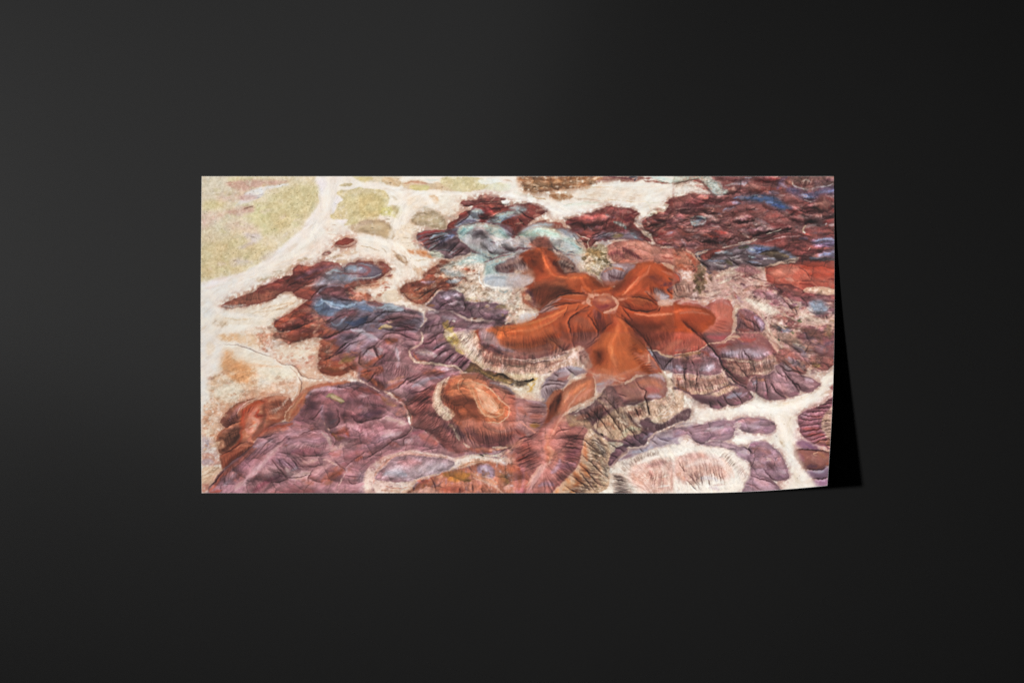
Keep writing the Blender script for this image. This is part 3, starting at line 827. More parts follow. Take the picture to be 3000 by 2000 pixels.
g 8 .55|1310,1200 1350,1245 1400,1280 1410,1310/1400,1270 1480,1200 1568,1140 1640,1110/1410,1340 1480,1360 1568,1350/1100,1290 1060,1370 1050,1420/1070,1370 1140,1400 1200,1400
g 8 .55|1440,1380 1460,1420 1530,1420 1568,1400
c 12 6 .4|1450,1170 1568,1120/1480,1260 1600,1230
f 300,1340 120,1490/600,1220 400,1500/700,1000 560,1100/1100,900 900,980/1200,960 900,1000/1150,1130 900,1060/800,1330 700,1160/1000,1280 860,1100/1300,1100 1500,1060/1250,1400 1350,1280/1440,1300 1560,1300/900,1500 1200,1470/400,1540 600,1400
T5
# road valley & middle purple massif base
p 94707c 10 1 .1|-60,60 0,-60 200,-90 640,-90 700,-60 900,0 1000,120 1200,260 1400,390 1500,450 1450,460 1200,380 1000,350 1060,400 1300,420 1568,560 1600,700 1640,900 1568,1020 1480,1080 1400,1180 1200,1170 1000,1160 880,1090 800,1020 700,930 550,880 540,840 520,740 470,680 400,600 320,540 230,530 100,450 0,420 -50,400 0,350 -40,300
t .09 .03 0 10|0,-60 640,-200 1000,120 1500,450 1640,900 1400,1180 1000,1160 550,880 400,600 230,530 0,420
# left part
s b49a94 90 1 .7 .3|-60,200 0,160 20,60
s 7c7490 120 1 .8|60,120 160,60 260,-20
s a0b0c0 70 1 .7 .2|140,30 200,40
s 9a9aac 60 1 .8|120,160 200,200 240,180
s a07050 80 1 .8|40,260 100,300 160,260
s 9c4c30 100 1 .9 .1|60,400 160,360 260,340
s b06040 60 1 .8 .2|60,360 150,330 260,320
s 6a3428 80 1 .8|120,420 220,470 270,510
s a85438 70 1 .8|280,70 360,60 400,50
s 6c4868 70 1 .8|480,80 520,110
s 7c5870 120 1 .7|440,-20 560,40
s b094a4 60 1 .8|380,140 410,250 420,330
s 7c5870 90 1 .8|300,180 260,280
s c49484 50 1 .8 .3|300,460 400,430 470,400
s a85c44 60 1 .7|300,520 400,480 460,450
s 9c747c 120 1 .7|400,330 560,330 700,330
s c07c60 90 1 .8 .2|660,370 760,350 840,360
s 9498b4 40 1 .8|700,430 780,410 840,400
s b4acb8 40 1 .7|820,330 960,320 1000,340
s 9494ac 80 1 .8|560,490 650,450 700,420
s 7c5468 90 1 .8|460,500 540,540 600,560
s 94546c 80 1 .6|720,520 780,580
c 16 7 .5|60,340 280,320/120,460 290,500
c 20 6 .5|360,130 560,260 700,280/240,300 400,480 560,420
c 18 6 .5|640,300 1000,340/540,420 760,400
g 10 .6|30,230 50,180 120,140 180,110 230,60/180,100 210,180 220,220/160,320 230,240 300,200/340,540 420,500 500,430 600,390/560,600 620,570 700,530 760,490/60,370 120,350 240,320
g 7 .5|220,220 280,200 330,160/500,100 560,130
# east slopes of the road
p 8c6070 20 1|600,130 700,20 860,-40 980,60 1040,170 1080,260 1000,330 830,290 660,260 560,230 540,180
s d8c8cc 70 1 .8 .4|580,170 700,180 780,210
s c8a8a8 50 1 .7 .4|600,150 680,160
s 6c4458 60 1 .8|780,240 840,160 900,110
s a498b0 50 1 .8|760,130 860,80
s 5c3a50 50 1 .8|880,250 940,180/960,280 1030,200/1000,320 1080,240
s 9c6054 50 1 .8|800,50 900,40
s b494a0 30 1 .7|800,230 880,150/900,270 960,200
g 12 .65|640,100 720,70 780,20/740,160 820,100 900,60/750,260 790,200 900,140 960,130/840,280 900,210 980,160/930,290 980,230 1060,190/1000,330 1060,260 1100,230
s b8684c 20 .8 .8|560,170 570,210 620,250 700,262
# cream band with cliff
p e2d3b2 16 1 .3|860,-20 1100,-80 1190,60 1260,130 1500,200 1700,260 1700,380 1500,420 1400,370 1300,340 1180,300 1100,240 1040,190 960,130 900,60
p a08a4c 30 .8 .5|860,10 960,20 1000,80 940,120 880,60
s b8a060 50 1 .7 .5|960,130 1040,180
s f0e8d0 60 1 .7 .3|1060,40 1140,120 1220,200
s b08c74 90 1 .8 .5|1220,200 1340,270 1568,330
p a87a68 20 .9 .4|1180,60 1260,110 1340,160 1568,200 1700,210 1700,300 1568,330 1400,320 1250,280 1230,220 1190,150
p 86594e 20 1 .2|1190,70 1270,90 1380,140 1568,170 1700,170 1700,220 1568,220 1380,200 1260,160
s 4c3028 30 1 .8|1210,90 1300,140 1380,170
c 36 6 .55|880,20 1000,120 1180,290 1500,430/960,-60 1120,20 1230,200 1560,280
c 40 6 .6|1190,70 1380,160 1700,180/1160,240 1400,350 1700,420
t .14 .09 0 10|870,0 1100,-60 1190,60 1700,200 1700,420 1500,430 1100,240
s e8d8b8 12 .6 .8 .3|1340,310 1440,360 1568,410
s c8a088 10 .6 .7|1400,220 1500,235 1568,230
# dark brushy creek
p 6e5438 12 1 .3|1090,300 1120,270 1250,330 1380,370 1480,410 1600,450 1600,490 1480,480 1380,450 1280,420 1190,380 1100,360 1040,350
s 241a10 20 .8 .8 .7|1280,410 1340,390 1400,370 1450,400
s 3a2a18 30 .8 .7 .6|1140,330 1260,370 1400,430
s a08860 30 .9 .6 .6|1300,430 1400,440 1500,460
s 707080 16 .8 .8 .3|1480,480 1530,460
t .1 .22 0 8|1090,290 1380,370 1600,450 1600,490 1280,430
g 7 .6|860,250 930,180/980,300 1060,200
# the road
s 8a6050 30 .9 .6|640,-20 640,60 560,130 520,160 540,230 620,270 840,290 1000,330
s ecdcc4 26 .5 1|615,-60 650,20 630,80 560,125 525,150 530,200 560,240 600,265 740,275 840,290 960,305 1030,350
s b89478 5 .5 .8|640,20 620,80 560,130/545,210 600,262 760,280
# hill with spiral top
p 8c5a58 12 1 .1|470,680 560,600 640,540 760,480 860,420 960,385 1100,370 1200,380 1280,430 1400,460 1500,540 1568,580 1600,900 1568,1020 1470,1090 1380,1110 1250,1090 1120,1110 1020,1140 930,1130 860,1080 780,1000 700,930 600,900 545,860 530,760
p ac6656 20 1 .05|870,430 960,385 1100,370 1200,380 1290,440 1400,470 1500,560 1568,600 1600,860 1500,960 1400,1000 1300,1060 1100,1000 960,860 860,700 800,560
s 9a8c98 60 1 .8|1300,460 1420,490 1568,590
c 60 7 .6|800,440 740,600 800,780 940,1000 1000,1080/530,640 560,760 640,900 780,1000 860,1080
p e8dabc 10 1 .4|860,420 910,400 880,470 840,530 820,600 830,660 900,700 960,750 910,810 860,820 780,740 745,660 750,580 790,470
s b8948c 26 1 .7 .5|840,680 900,740 940,760
t .1 .12 0 8|870,420 820,560 830,660 940,760 860,820 760,700 760,540
s a06850 50 1 .8|850,460 830,580 860,640
p c8704c 24 1 .1|870,470 930,410 1040,400 1140,430 1250,480 1330,560 1420,640 1480,700 1470,760 1420,830 1340,850 1260,830 1180,760 1160,680 1100,620 960,600 870,580 850,540
s d8946c 70 1 .9 .1|1060,470 1120,540 1160,640 1240,760 1340,790
s d48458 90 1 .8|1340,640 1400,720 1380,790
s dc9c78 60 1 .8|1000,470 1120,460 1220,510
s b0543a 60 1 .9|900,480 880,560
s c46c4c 50 1 .8|1260,600 1300,560
s ecc4a0 14 .7 .9 .2|1230,620 1280,640 1310,690 1270,680 1240,650
s e4ac88 16 .8 .7 .1|1130,560 1170,680 1240,770 1330,790 1410,760 1430,700
s e4b494 10 .7 .7|1180,540 1200,650 1260,730 1340,740 1370,700 1340,640 1280,590
s c88060 10 .8 .7|1160,540 1180,660 1240,750/1220,560 1210,640 1290,710
s b4603c 12 .8 .6|1100,500 1150,620 1210,740
s ecd0ac 9 .6 1 .3|990,530 985,460 1010,430 1070,420/1170,460 1260,490 1320,550 1400,630 1470,700 1470,750 1440,800 1380,845 1260,835
p 84402a 34 1 .05|850,590 960,600 1060,610 1130,620 1160,680 1180,740 1220,800 1180,840 1100,800 1000,820 940,760 880,680
s 5c2c1c 100 1 .8|940,640 1040,630 1130,660
s b05c3c 80 1 .8|1000,720 1060,760
s a04c30 60 1 .8|1200,760 1260,820
s bc7060 70 1 .8|1180,860 1340,880 1480,860
s b8847c 60 1 .7|1280,900 1420,920 1568,880
s 80484c 120 1 .8|1160,1000 1300,1020 1440,1020
s 6c3840 60 1 .8|1220,1060 1400,1060 1500,1040
s 6c4854 120 1 .8|860,860 940,920 1040,960
s 8c5458 90 1 .7|1060,900 1160,960
s c8a890 60 1 .8 .5|900,860 960,900
s e8dcc8 40 1 .9 .5|940,900 970,950 1000,1010
s ecdcc8 26 1 .8 .6|1040,1040 1100,1080
s a85840 60 1 .7 .3|960,820 1020,860
c 50 7 .55|880,700 1000,860 1200,860 1500,860/940,1040 1100,1100 1300,1090 1500,1030
c 26 6 .5|860,460 900,580 1000,620/800,560 900,740 1000,800
c 20 5 .4|960,390 1200,400 1480,640/960,440 1180,470 1400,640
c 16 6 .4|1480,640 1500,800 1400,860/1568,620 1568,860 1480,960
s 7c3828 50 1 .8 .4|1100,1100 1200,1110 1300,1120
s c88468 40 1 .7 .5|1140,1090 1300,1100 1480,1070
s e8d8b8 26 .8 .9 .5|1280,1160 1380,1150 1500,1090
s 1c1008 26 .7 .9 .6|1190,1150 1230,1160
s 402818 14 .8 .8 .6|1230,1140 1280,1150
f 540,700 800,560/600,900 780,640/900,1060 960,860/1200,1080 1200,880/1480,1040 1400,880/900,560 960,540/1000,450 1150,460/1250,700 1340,780/1150,300 1240,120/1000,200 1080,60/700,200 850,100/400,320 420,180/250,460 200,360/560,560 700,460/860,460 760,440/1500,700 1568,690/1400,360 1420,200
g 10 .55|540,560 640,540 740,480/480,680 560,650 620,600/600,660 700,600 760,590
# ravine
s b07060 40 .9 .8 .4|300,550 400,610 480,680 530,760 545,860
s f0e0cc 18 .5 1 .2|290,540 330,560 360,590 400,610 410,640 450,650 470,680
s 8c4a34 30 1 .8 .4|360,560 440,620 500,650
s a8704c 80 1 .7 .3|260,600 330,650 400,660
s b8a060 26 1 .6 .4|300,660 400,680
g 12 .7|480,680 510,730 530,790 540,850/500,690 480,640 540,640
s e8ccb8 8 .6 .7 .3|500,720 530,780 545,850/530,870 550,900 500,950
s ecdccc 8 .6 1|0,435 100,470 200,520 240,540
g 9 .6|0,840 60,835 160,810 260,790 310,760/380,1000 440,980 500,950 540,900/230,1110 300,1060 360,1010 440,985/100,1180 180,1140 240,1100/540,880 640,900 720,960 780,1010/800,1030 860,1080
g 6 .5|120,650 240,680 300,690/200,940 300,900 440,890/470,1080 465,1010 500,980 530,1000/640,1110 740,1090 800,1080
# left basin colours
s 64486a 110 1 .9|40,760 140,760 240,740
s 8c6c80 90 1 .7|60,640 160,640 240,620
s a88c98 60 1 .8|0,600 120,580
s 9c4c40 60 1 .7|-40,500 60,520 160,540 240,580
s c48c80 90 1 .7 .3|400,760 460,720 480,780
s e0d4d0 70 1 .8 .4|380,820 440,840 480,850
s c8b8bc 70 1 .7 .3|300,800 380,820
s bcb0bc 70 1 .8 .2|260,980 380,950 440,930
s ac94ac 90 1 .7|40,1080 160,1040 300,980
s a8788c 120 1 .7|200,880 360,880
s 9c6c88 120 1 .8|20,920 140,900
s b4a8bc 60 1 .8|480,1040 540,1000
s b06858 100 1 .7|620,960 700,1000 780,1040
s 94586c 80 1 .8|560,940 660,920
s a8888c 60 1 .7|800,1110 900,1130 980,1150
s b898a8 60 1 .7|380,1060 480,1080
c 16 7 .4|60,560 240,600/0,680 260,700
c 12 6 .4|0,860 260,820/40,1020 300,920
# cream ring with lilac floor
p e8dccc 16 1 .4|80,1600 70,1400 110,1300 160,1240 260,1180 360,1140 480,1120 580,1110 700,1130 840,1150 960,1180 1040,1160 1180,1150 1280,1170 1380,1200 1440,1240 1300,1260 1100,1260 900,1300 780,1340 640,1390 560,1440 500,1600
s c49484 40 .9 .8 .3|180,1420 200,1320 280,1240 380,1160 560,1150 740,1150 860,1170
p a894a4 12 1|190,1380 220,1320 300,1250 380,1170 560,1150 700,1165 860,1185 950,1210 940,1260 860,1310 760,1330 640,1360 540,1400 380,1408 260,1400
s 98a4bc 110 1 .9|280,1330 380,1320 480,1340
s b8848c 110 1 .7|420,1220 560,1220 620,1230
s b0a0b0 70 1 .8|560,1300 720,1290 860,1230
s a8808c 60 1 .7|220,1370 280,1290
s 906c78 30 1 .7|360,1400 520,1400
s f0e8d8 18 .7 .9 .3|180,1330 190,1380 240,1400 400,1420 520,1410 640,1380 740,1350 800,1330
s f0e8dc 16 .7 .9 .3|200,1260 300,1190 420,1140 560,1115 740,1145 880,1165 980,1200
t .08 .09 0 10|80,1568 80,1380 160,1240 360,1140 580,1110 960,1180 1280,1170 900,1300 560,1440 400,1600
s bc7060 16 .7 .6 .5|300,1450 400,1470 500,1460
s d0a890 70 1 .8 .4|260,1480 400,1500 520,1520
p 948094 20 .8 .2|-60,1300 0,1310 100,1300 80,1400 90,1600 -60,1600
s a87c94 50 1 .8|0,1440 80,1430
# orange foreground
p bc7050 16 1 .3|520,1600 540,1480 600,1430 700,1380 800,1340 900,1310 1000,1280 1160,1240 1250,1210 1340,1230 1430,1250 1568,1200 1640,1300 1640,1600
t .09 .07 0 10|520,1600 600,1430 900,1310 1250,1210 1640,1200 1640,1600
s d89c78 50 1 .7|600,1490 700,1480 780,1500
s b45040 60 1 .7|600,1400 700,1400
s a86c30 110 1 .9 .1|860,1340 960,1340 1060,1330
s c8782c 90 1 .9|900,1380 1000,1360 1080,1350
s 7c5820 60 1 .7 .2|1040,1380 1100,1400
s 9c4830 120 1 .8|840,1480 940,1480 1040,1490
s c87450 80 1 .8|1180,1460 1280,1460
s e09868 60 1 .9 .2|1120,1330 1240,1390 1360,1420
s e8b890 26 1 .9 .4|1130,1370 1220,1400 1320,1440 1420,1520
s d8a080 60 1 .8 .3|1420,1420 1500,1500
s 9c7030 90 1 .8 .2|1400,1340 1460,1410
s b86840 90 1 .8|1380,1260 1480,1300 1560,1300
p a48890 18 1|1170,1290 1190,1250 1250,1235 1310,1260 1340,1320 1320,1370 1240,1360 1190,1330
s b8acb4 50 1 .8|1210,1280 1270,1290
s ecd8c0 12 .7 1 .2|1165,1330 1220,1350 1300,1375 1360,1420
s e8dccc 50 .8 1 .3|960,1230 1020,1190 1140,1170 1280,1190 1400,1220
s d09c84 20 .9 .8|1090,1200 1200,1190
s c48060 30 1 .8|1000,1260 1120,1220 1220,1210 1340,1230
g 10 .55|560,1450 560,1500/720,1360 770,1460 770,1520/1120,1430 1130,1500/1010,1460 1000,1520/1210,1460 1220,1510
p c89070 20 .9 .3|560,1490 700,1470 800,1500 800,1540 540,1540

T1
# plain, top
p d2c08c 14 1 .2|-170,210 -100,182 0,182 60,170 180,175 280,185 310,220 330,260 310,330 250,400 230,440 210,470 100,490 0,515 -80,520
p c8b472 30 .8|20,240 180,220 260,260 240,380 160,450 40,440
p c8c070 20 .7 .3|250,360 320,340 430,350 440,400 410,455 330,440 250,430
p b8a888 14 .6 .3|350,340 400,335 438,370 430,450 400,460
t .03 .075 .2 20|-170,200 280,185 330,300 430,350 400,460 230,440 0,515
p d9c8a8 16 1 .2|-40,55 400,50 430,90 300,110 100,105 0,85
p cdba78 12 .8 .2|0,60 150,60 160,90 60,95
p cdb088 14 1 .2|300,60 440,100 420,150 350,150 260,100
p d3b894 16 1 .2|440,120 500,100 620,95 720,120 830,110 900,160 1000,190 900,205 750,180 640,190 560,190 480,170
s c08c74 24 1 .9 .2|470,120 580,110 700,125
p cdbf80 10 .9 .2|520,150 600,135 700,145 690,180 560,190
p d2c290 14 1 .2|820,80 880,60 1000,56 1150,60 1300,100 1400,120 1420,160 1380,200 1250,180 1100,205 1000,200 900,170 830,130
t .03 .07 .25 14|820,60 1300,60 1300,180 900,180
p dfe3c8 14 .8 .3|1240,170 1320,130 1480,130 1480,180 1400,200 1280,190
s cfe0d8 20 .8 .8 .3|680,85 800,95
p e8ece4 14 .9 .2|1190,90 1300,75 1400,100 1320,130 1210,125
s d8b8a0 24 .9 .8|1420,90 1500,105
s 806c58 10 .8 .9|820,160 840,160/328,118 350,120/410,80 430,82
p f3ece2 22 1|-140,120 0,110 200,150 400,150 500,200 700,200 1000,215 1300,200 1450,215 1600,180 1600,330 1450,330 1200,320 1000,300 900,380 800,400 700,330 600,400 540,300 440,220 320,190 160,165 0,150
p eaddc8 26 .8 .2|800,240 1000,230 1150,250 1010,300 1000,350 1100,370 960,470 880,500 860,420 800,340
s f8f6f0 30 .9 .8|1450,240 1568,250
s f0e4d4 16 .8 1|0,150 200,160 360,190 470,260 500,350 440,440 380,560 350,680 400,760 500,830 540,900 600,1020
p e7d3ba 18 .8 .2|500,270 560,240 640,260 700,300 640,360 560,380 500,350
p dcb892 18 .9 .2|710,240 760,235 800,265 790,310 750,300
p c9b294 14 .8 .3|345,240 400,235 430,265 390,280
p b8a488 10 .9 .3|650,345 700,340 720,380 680,390
p b8a484 20 1 .3|540,470 600,410 700,385 780,390 840,430 870,500 860,560 780,560 680,530 580,520
s 988468 30 1 .7 .4|620,420 720,390 790,410
s d0c0a4 14 .8 .8 .3|660,530 800,510 850,480
p c4ac88 14 1 .2|-10,530 60,490 160,470 260,480 340,520 378,570 370,630 340,660 280,640 180,610 60,590 0,580
p bca480 20 .8 .3|200,560 320,560 350,640 260,630
s b49c7c 20 .8 .7 .3|60,500 200,480 300,520
s 7c705c 8 .8 .8|150,550 175,550/310,470 335,468
p efe2d2 24 1 .1|-100,610 0,605 150,620 300,660 400,700 480,800 540,900 600,1000 640,1060 520,1080 400,1100 370,1140 420,1200 560,1260 680,1280 640,1380 500,1330 380,1280 280,1260 200,1240 120,1160 0,1130 -60,1000 240,980 330,900 250,860 100,840 -100,780
p f2ddcc 26 .8 .2|0,800 200,820 340,860 400,940 360,900 200,860 0,860
s c9b090 16 .8 .8 .3|60,720 140,735 230,770
s c0a488 12 .8 .8|250,735 310,780
p c4a582 10 1 .2|395,810 430,800 480,830 500,870 490,890 440,870 400,835
s c4a080 10 .8 .8|350,750 400,800
p e8d4b8 16 .9 .3|380,600 500,500 600,540 600,700 560,760 480,760 420,680
s f4ece0 20 .8 .9|400,700 480,760 530,850 520,900
s b8a084 10 .8 .7 .4|510,540 640,570/430,690 540,690/450,640 560,650
p d89468 20 .9 .4|500,760 600,750 680,770 760,820 720,840 560,800
s c07848 30 .9 .7 .5|640,780 720,830
p efe8da 18 1 .2|530,840 700,840 860,840 900,850 800,880 700,930 660,1000 600,1000 560,920
s d8c0a0 14 .8 .8 .3|560,860 700,850/600,940 560,900
p dcb494 24 .8 .4|560,920 680,930 640,1010 580,1000
t .05 .05 .06 10|350,200 600,1000 500,1100 300,900
f 200,150 500,200/500,350 400,500/380,620 500,800/600,900 640,1050/100,700 300,760/700,560 1000,500/560,780 900,830
# ring oval
p 8c4a3c 12 1 .3|-60,880 100,865 200,870 280,880 340,920 350,940 300,980 240,1030 140,1080 60,1090 0,1105 -60,1100 -60,990
p 6c6480 8 1 .1|-60,895 0,885 100,882 180,900 240,930 264,960 250,1000 180,1025 60,1045 -60,1050
s c8d0d4 16 .7 .9 .2|250,990 160,1020 40,1030 -40,1020
s 8c545c 44 1 .9|-60,960 60,1000 140,960 100,915 0,900
s 9098b0 16 1 .8|-40,900 60,895 160,910
s 5c5474 36 1 .8|200,960 220,990 160,1010
s a4b0c8 50 1 .9|-60,940 0,940 60,940
s 9c4838 40 .9 .8 .3|280,900 320,930 260,970
c 30 6 .5|-60,1040 120,1040 260,1000/-60,1110 100,1090 300,1000
p dcb898 20 .8 .4|0,1110 120,1100 240,1040 380,990 360,1020 240,1100 180,1130 60,1130
p a85a40 24 .9 .4|-60,1140 40,1160 120,1180 140,1220 60,1240 -60,1260
# lower-left purple hills (under wash)
p 6a5e76 18 1 .1|-120,1260 0,1240 100,1235 200,1270 330,1265 440,1290 560,1330 650,1350 665,1440 640,1500 620,1568 600,1620 -120,1640
t .12 .03 0 8|-120,1240 330,1265 650,1350 620,1600 -120,1600
s 9a4a38 24 .9 .8 .3|120,1240 200,1260 270,1290
s 5a72a0 90 1 .9|-60,1290 60,1300 160,1340
s 7a8cb0 60 1 .8|20,1250 120,1270 200,1330
s 2e3458 110 1 .9|0,1470 80,1440
s 98b0c4 60 1 .9|220,1310 330,1290 440,1330
s 3c3c60 50 1 .7|200,1370 280,1360
s 8c6470 70 1 .8|480,1310 600,1360
s 7c4c58 90 1 .8|240,1440 400,1430 560,1400
s 8c5c68 60 1 .7|300,1400 440,1400
s 6c4454 90 1 .8|400,1530 560,1480
s b0b8c8 50 1 .7 .2|20,1520 100,1540
s dcc890 40 .8 1 .4|250,1500 300,1480 350,1500
s c0a860 30 .9 .9 .4|230,1510 260,1500
s d4b89c 22 .8 .8 .4|320,1450 370,1440
c 20 9 .6|100,1500 300,1380 420,1330/560,1580 620,1480 640,1400
c 10 9 .5|420,1310 560,1340/560,1420 650,1400
g 9 .6|0,1500 60,1460 160,1440 230,1380 300,1330/200,1480 340,1420 480,1410/380,1540 480,1520 600,1530
f 150,1450 600,1400/100,1300 300,1400/400,1560 620,1530
# wash neck
p efe0cc 10 1 .1|240,1240 330,1170 370,1130 420,1200 560,1265 660,1285 720,1250 760,1210 790,1160 800,1165 760,1230 710,1280 700,1310 760,1340 680,1350 670,1400 690,1430 670,1470 640,1500 625,1568 640,1600 610,1600 625,1530 640,1480 665,1440 655,1370 600,1340 480,1300 340,1270
# red hill centre
p 8c4a38 14 1 .3|430,1140 500,1070 620,1050 640,1010 700,950 780,900 830,860 900,870 1000,960 1100,1040 1080,1100 1000,1120 920,1140 800,1150 740,1220 680,1270 620,1280 540,1250 470,1200
t .09 .06 0 10|430,1140 620,1050 780,900 900,870 1100,1040 800,1150 680,1270 540,1250
s 6c342c 60 1 .8 .3|500,1100 620,1090 760,1060
s 5a2824 40 1 .8|800,1090 920,1060
s 5c2420 40 .9 .9|840,1140 940,1130 1060,1060
s a88ca4 40 1 .8 .2|640,1070 760,1060/880,1060 1000,1050
s 7c788c 60 1 .7|900,1070 1020,1040
s a84834 50 1 .9 .2|680,1020 760,980
s bc8468 60 1 .8 .5|480,1180 580,1220 640,1230
s a85c40 60 1 .8 .4|560,1200 660,1180
g 9 .6|600,1240 700,1160 790,1120/660,1280 740,1190 800,1130 900,1110/560,1160 640,1120
s f4e0cc 8 .5 1|680,1275 750,1220 770,1170 800,1140
# dark violet hill
p 74586c 14 1 .1|680,1290 740,1240 790,1170 860,1150 960,1145 1040,1180 1060,1230 1160,1260 1280,1240 1340,1260 1440,1290 1480,1330 1440,1400 1400,1440 1280,1430 1160,1420 1080,1400 980,1370 900,1340 780,1335
s 8c5c3c 40 .9 .8|690,1290 760,1290
s 9c8cac 70 1 .8|820,1210 920,1180 1010,1230
s b0a0b4 50 1 .8 .3|900,1280 980,1260 1040,1300
s 4c344c 60 1 .9|840,1290 780,1320
s 54384c 70 1 .8 .3|1060,1280 1100,1340 1060,1380
s 8c7888 60 1 .8 .3|1140,1310 1200,1330
s 6c5040 70 1 .8 .2|1340,1320 1440,1300
s 8c7850 30 1 .7|1380,1290 1440,1300
s 5a4050 70 1 .8|1300,1400 1220,1400
s 3c2438 20 .9 .8|1000,1370 1100,1410
g 9 .6|800,1330 860,1270 960,1250/1040,1240 1060,1300 1040,1350/1200,1280 1180,1350 1240,1400/860,1340 960,1330
t .1 .09 0 10|740,1240 960,1145 1440,1290 1400,1440 900,1340
# lower right violet flank
p 7c5c6c 14 1 .1|680,1350 780,1340 900,1345 1000,1400 1100,1440 1300,1440 1500,1450 1600,1500 1600,1640 620,1640 640,1500 690,1430 670,1400
t .12 .03 0 8|680,1350 900,1345 1100,1440 1600,1500 1600,1600 620,1600
s b4a4b4 40 1 .7|700,1360 800,1350
s 9c8ca0 60 1 .7|840,1400 960,1420
s 543a50 60 1 .8|660,1480 760,1430
s 8c606c 60 1 .7|900,1460 1060,1480
s a48c9c 50 1 .7|1080,1490 1240,1500
s b09890 40 1 .8 .4|1100,1420 1220,1420
s 5c2c24 20 1 .8 .5|1120,1420 1160,1410
s d8c8b8 20 .8 .8 .5|1160,1440 1240,1430
c 14 10 .7|680,1440 900,1400 1000,1440/660,1560 780,1568 900,1568
s b89440 80 .9 .9 .3|860,1500 880,1440
s a88848 60 .9 .8 .3|840,1560 940,1500
s d8c49c 26 .8 .9 .4|860,1530 900,1540
s f0ece0 20 .8 1|925,1432 955,1438
s e8dcc4 50 .9 .8 .5|960,1560 1060,1540 1160,1540
f 680,1500 860,1400/900,1540 1100,1460
# cream mottled shelf
p cdb8a8 18 1 .4|800,940 860,900 960,860 1060,800 1200,780 1280,830 1240,960 1240,1100 1400,1120 1600,1120 1600,1450 1500,1460 1440,1430 1480,1320 1340,1250 1240,1230 1150,1260 1060,1230 1030,1170 960,1140 900,1130 1000,1100 1080,1040 1000,1000 900,1020
t .1 .13 0 16|800,940 1060,800 1240,850 1240,1100 1600,1120 1600,1450 1450,1280 1150,1250 900,1130
s b8c4bc 70 1 .9 .4|830,960 920,910 1060,870
s c0ccc4 60 1 .8 .4|860,1020 960,990 1060,1000
s 9ca0a8 50 1 .8 .3|880,1060 1000,1050
s e8e4d8 50 1 .8 .5|980,860 1060,830
s a8543c 50 1 .7 .5|1020,940 1140,960
s 6c3828 20 .9 .8 .6|1080,1000 1180,990
s b89074 50 1 .7 .5|1100,1080 1220,1100
s a8988c 50 1 .7 .5|1000,1130 1100,1090
s b0a070 50 1 .7 .5|1050,1240 1160,1220
s 8c6038 30 1 .7 .5|1140,1250 1280,1240
s e0d4c0 60 1 .8 .5|1160,1170 1300,1190
s e4d8c4 60 1 .8 .5|1350,1230 1500,1210
s d8a890 50 1 .7 .3|1480,1400 1560,1380
s 5c4030 12 .8 .7 .6|1100,1080 1140,1040/1130,1160 1160,1120/950,935 970,930
f 1000,1150 1150,1020/850,1000 1000,900/1250,1250 1500,1200
# teal & lavender big hill
p 9fa2aa 14 1 .1|960,590 1000,560 1060,520 1160,500 1260,495 1400,520 1440,560 1500,640 1568,600 1640,600 1640,800 1568,795 1440,800 1300,835 1200,840 1120,780 1060,710 980,660 940,630
p a8cac6 14 1 .2|970,590 1060,525 1180,500 1300,500 1380,520 1430,570 1490,635 1400,640 1300,600 1240,560 1180,540 1100,560 1040,640
t .1 .035 0 8|940,600 1160,500 1400,520 1640,600 1640,800 1200,860 980,680
s 6ca4ae 40 1 .9 .2|1010,600 1080,540
s 88b8b8 30 1 .8|1120,540 1060,600
s c8dcd4 26 1 .8|1180,510 1330,505
s 7cb0b4 40 1 .8|1380,560 1440,620
s e0e8dc 14 .8 .9 .4|950,640 1020,690 1080,730/960,600 1040,690
s b8a8b0 70 1 .8|1140,570 1180,540 1240,570
s 74687a 90 1 .9 .1|1140,620 1220,580
s 8c8494 140 1 .8|1120,680 1240,660
s 645460 50 1 .7|1210,600 1260,640
s d4ccd0 44 1 .9|1220,560 1260,610 1330,650 1420,660
s b4b4c0 60 1 .8|1300,700 1440,690 1560,640
s 6c5460 36 1 .9|1280,770 1360,800 1460,780
s 74606c 50 1 .8 .2|1400,740 1540,770
s a0a8b4 60 1 .8|1100,720 1200,760
s 5c4450 20 1 .8 .4|1300,680 1360,690/1440,750 1500,770
s 94b4b8 40 1 .8 .3|1140,800 1260,820
f 1000,560 1100,640/1150,600 1100,750/1350,600 1450,700/1300,760 1320,840/1180,520 1300,500/1400,560 1500,630
# teal saddle
p a4c4c2 16 1 .4|980,880 1080,820 1160,770 1240,790 1340,800 1400,820 1340,850 1240,880 1180,880 1060,890
s 88b4b8 40 1 .8 .4|1140,810 1240,860
s e0e8e0 30 1 .8 .5|1060,860 1160,860
s 6c8890 20 1 .7 .5|1080,830 1160,850
# blue-grey spur right
p 8cacb0 14 1 .2|1240,940 1270,870 1360,830 1460,810 1568,790 1640,780 1640,1000 1568,1000 1440,990 1300,1000 1250,1000
p 8c7078 20 .95 .2|1340,920 1420,870 1568,800 1640,780 1640,990 1480,990 1380,980
s c4d4cc 40 1 .8 .3|1280,900 1360,860 1460,840
s 5a3038 40 1 .8 .4|1440,930 1560,860
s 6c2c24 60 1 .8 .3|1480,960 1568,930
s c8b4b8 26 1 .8|1400,860 1560,810
c 26 7 .6|1340,900 1600,800/1360,990 1600,1000
p a8b0bc 12 1 .1|1228,1050 1250,1015 1330,1000 1450,997 1568,1000 1640,990 1640,1100 1568,1110 1480,1110 1400,1120 1300,1108 1240,1080
s f0e8e0 9 .6 1 .3|1235,1070 1255,1095 1330,1112 1420,1120
s 8c98a4 30 1 .7|1280,1040 1400,1020 1540,1030
t .06 .05 0 6|1228,1050 1450,997 1640,990 1640,1100 1400,1120
# blue striped slope left
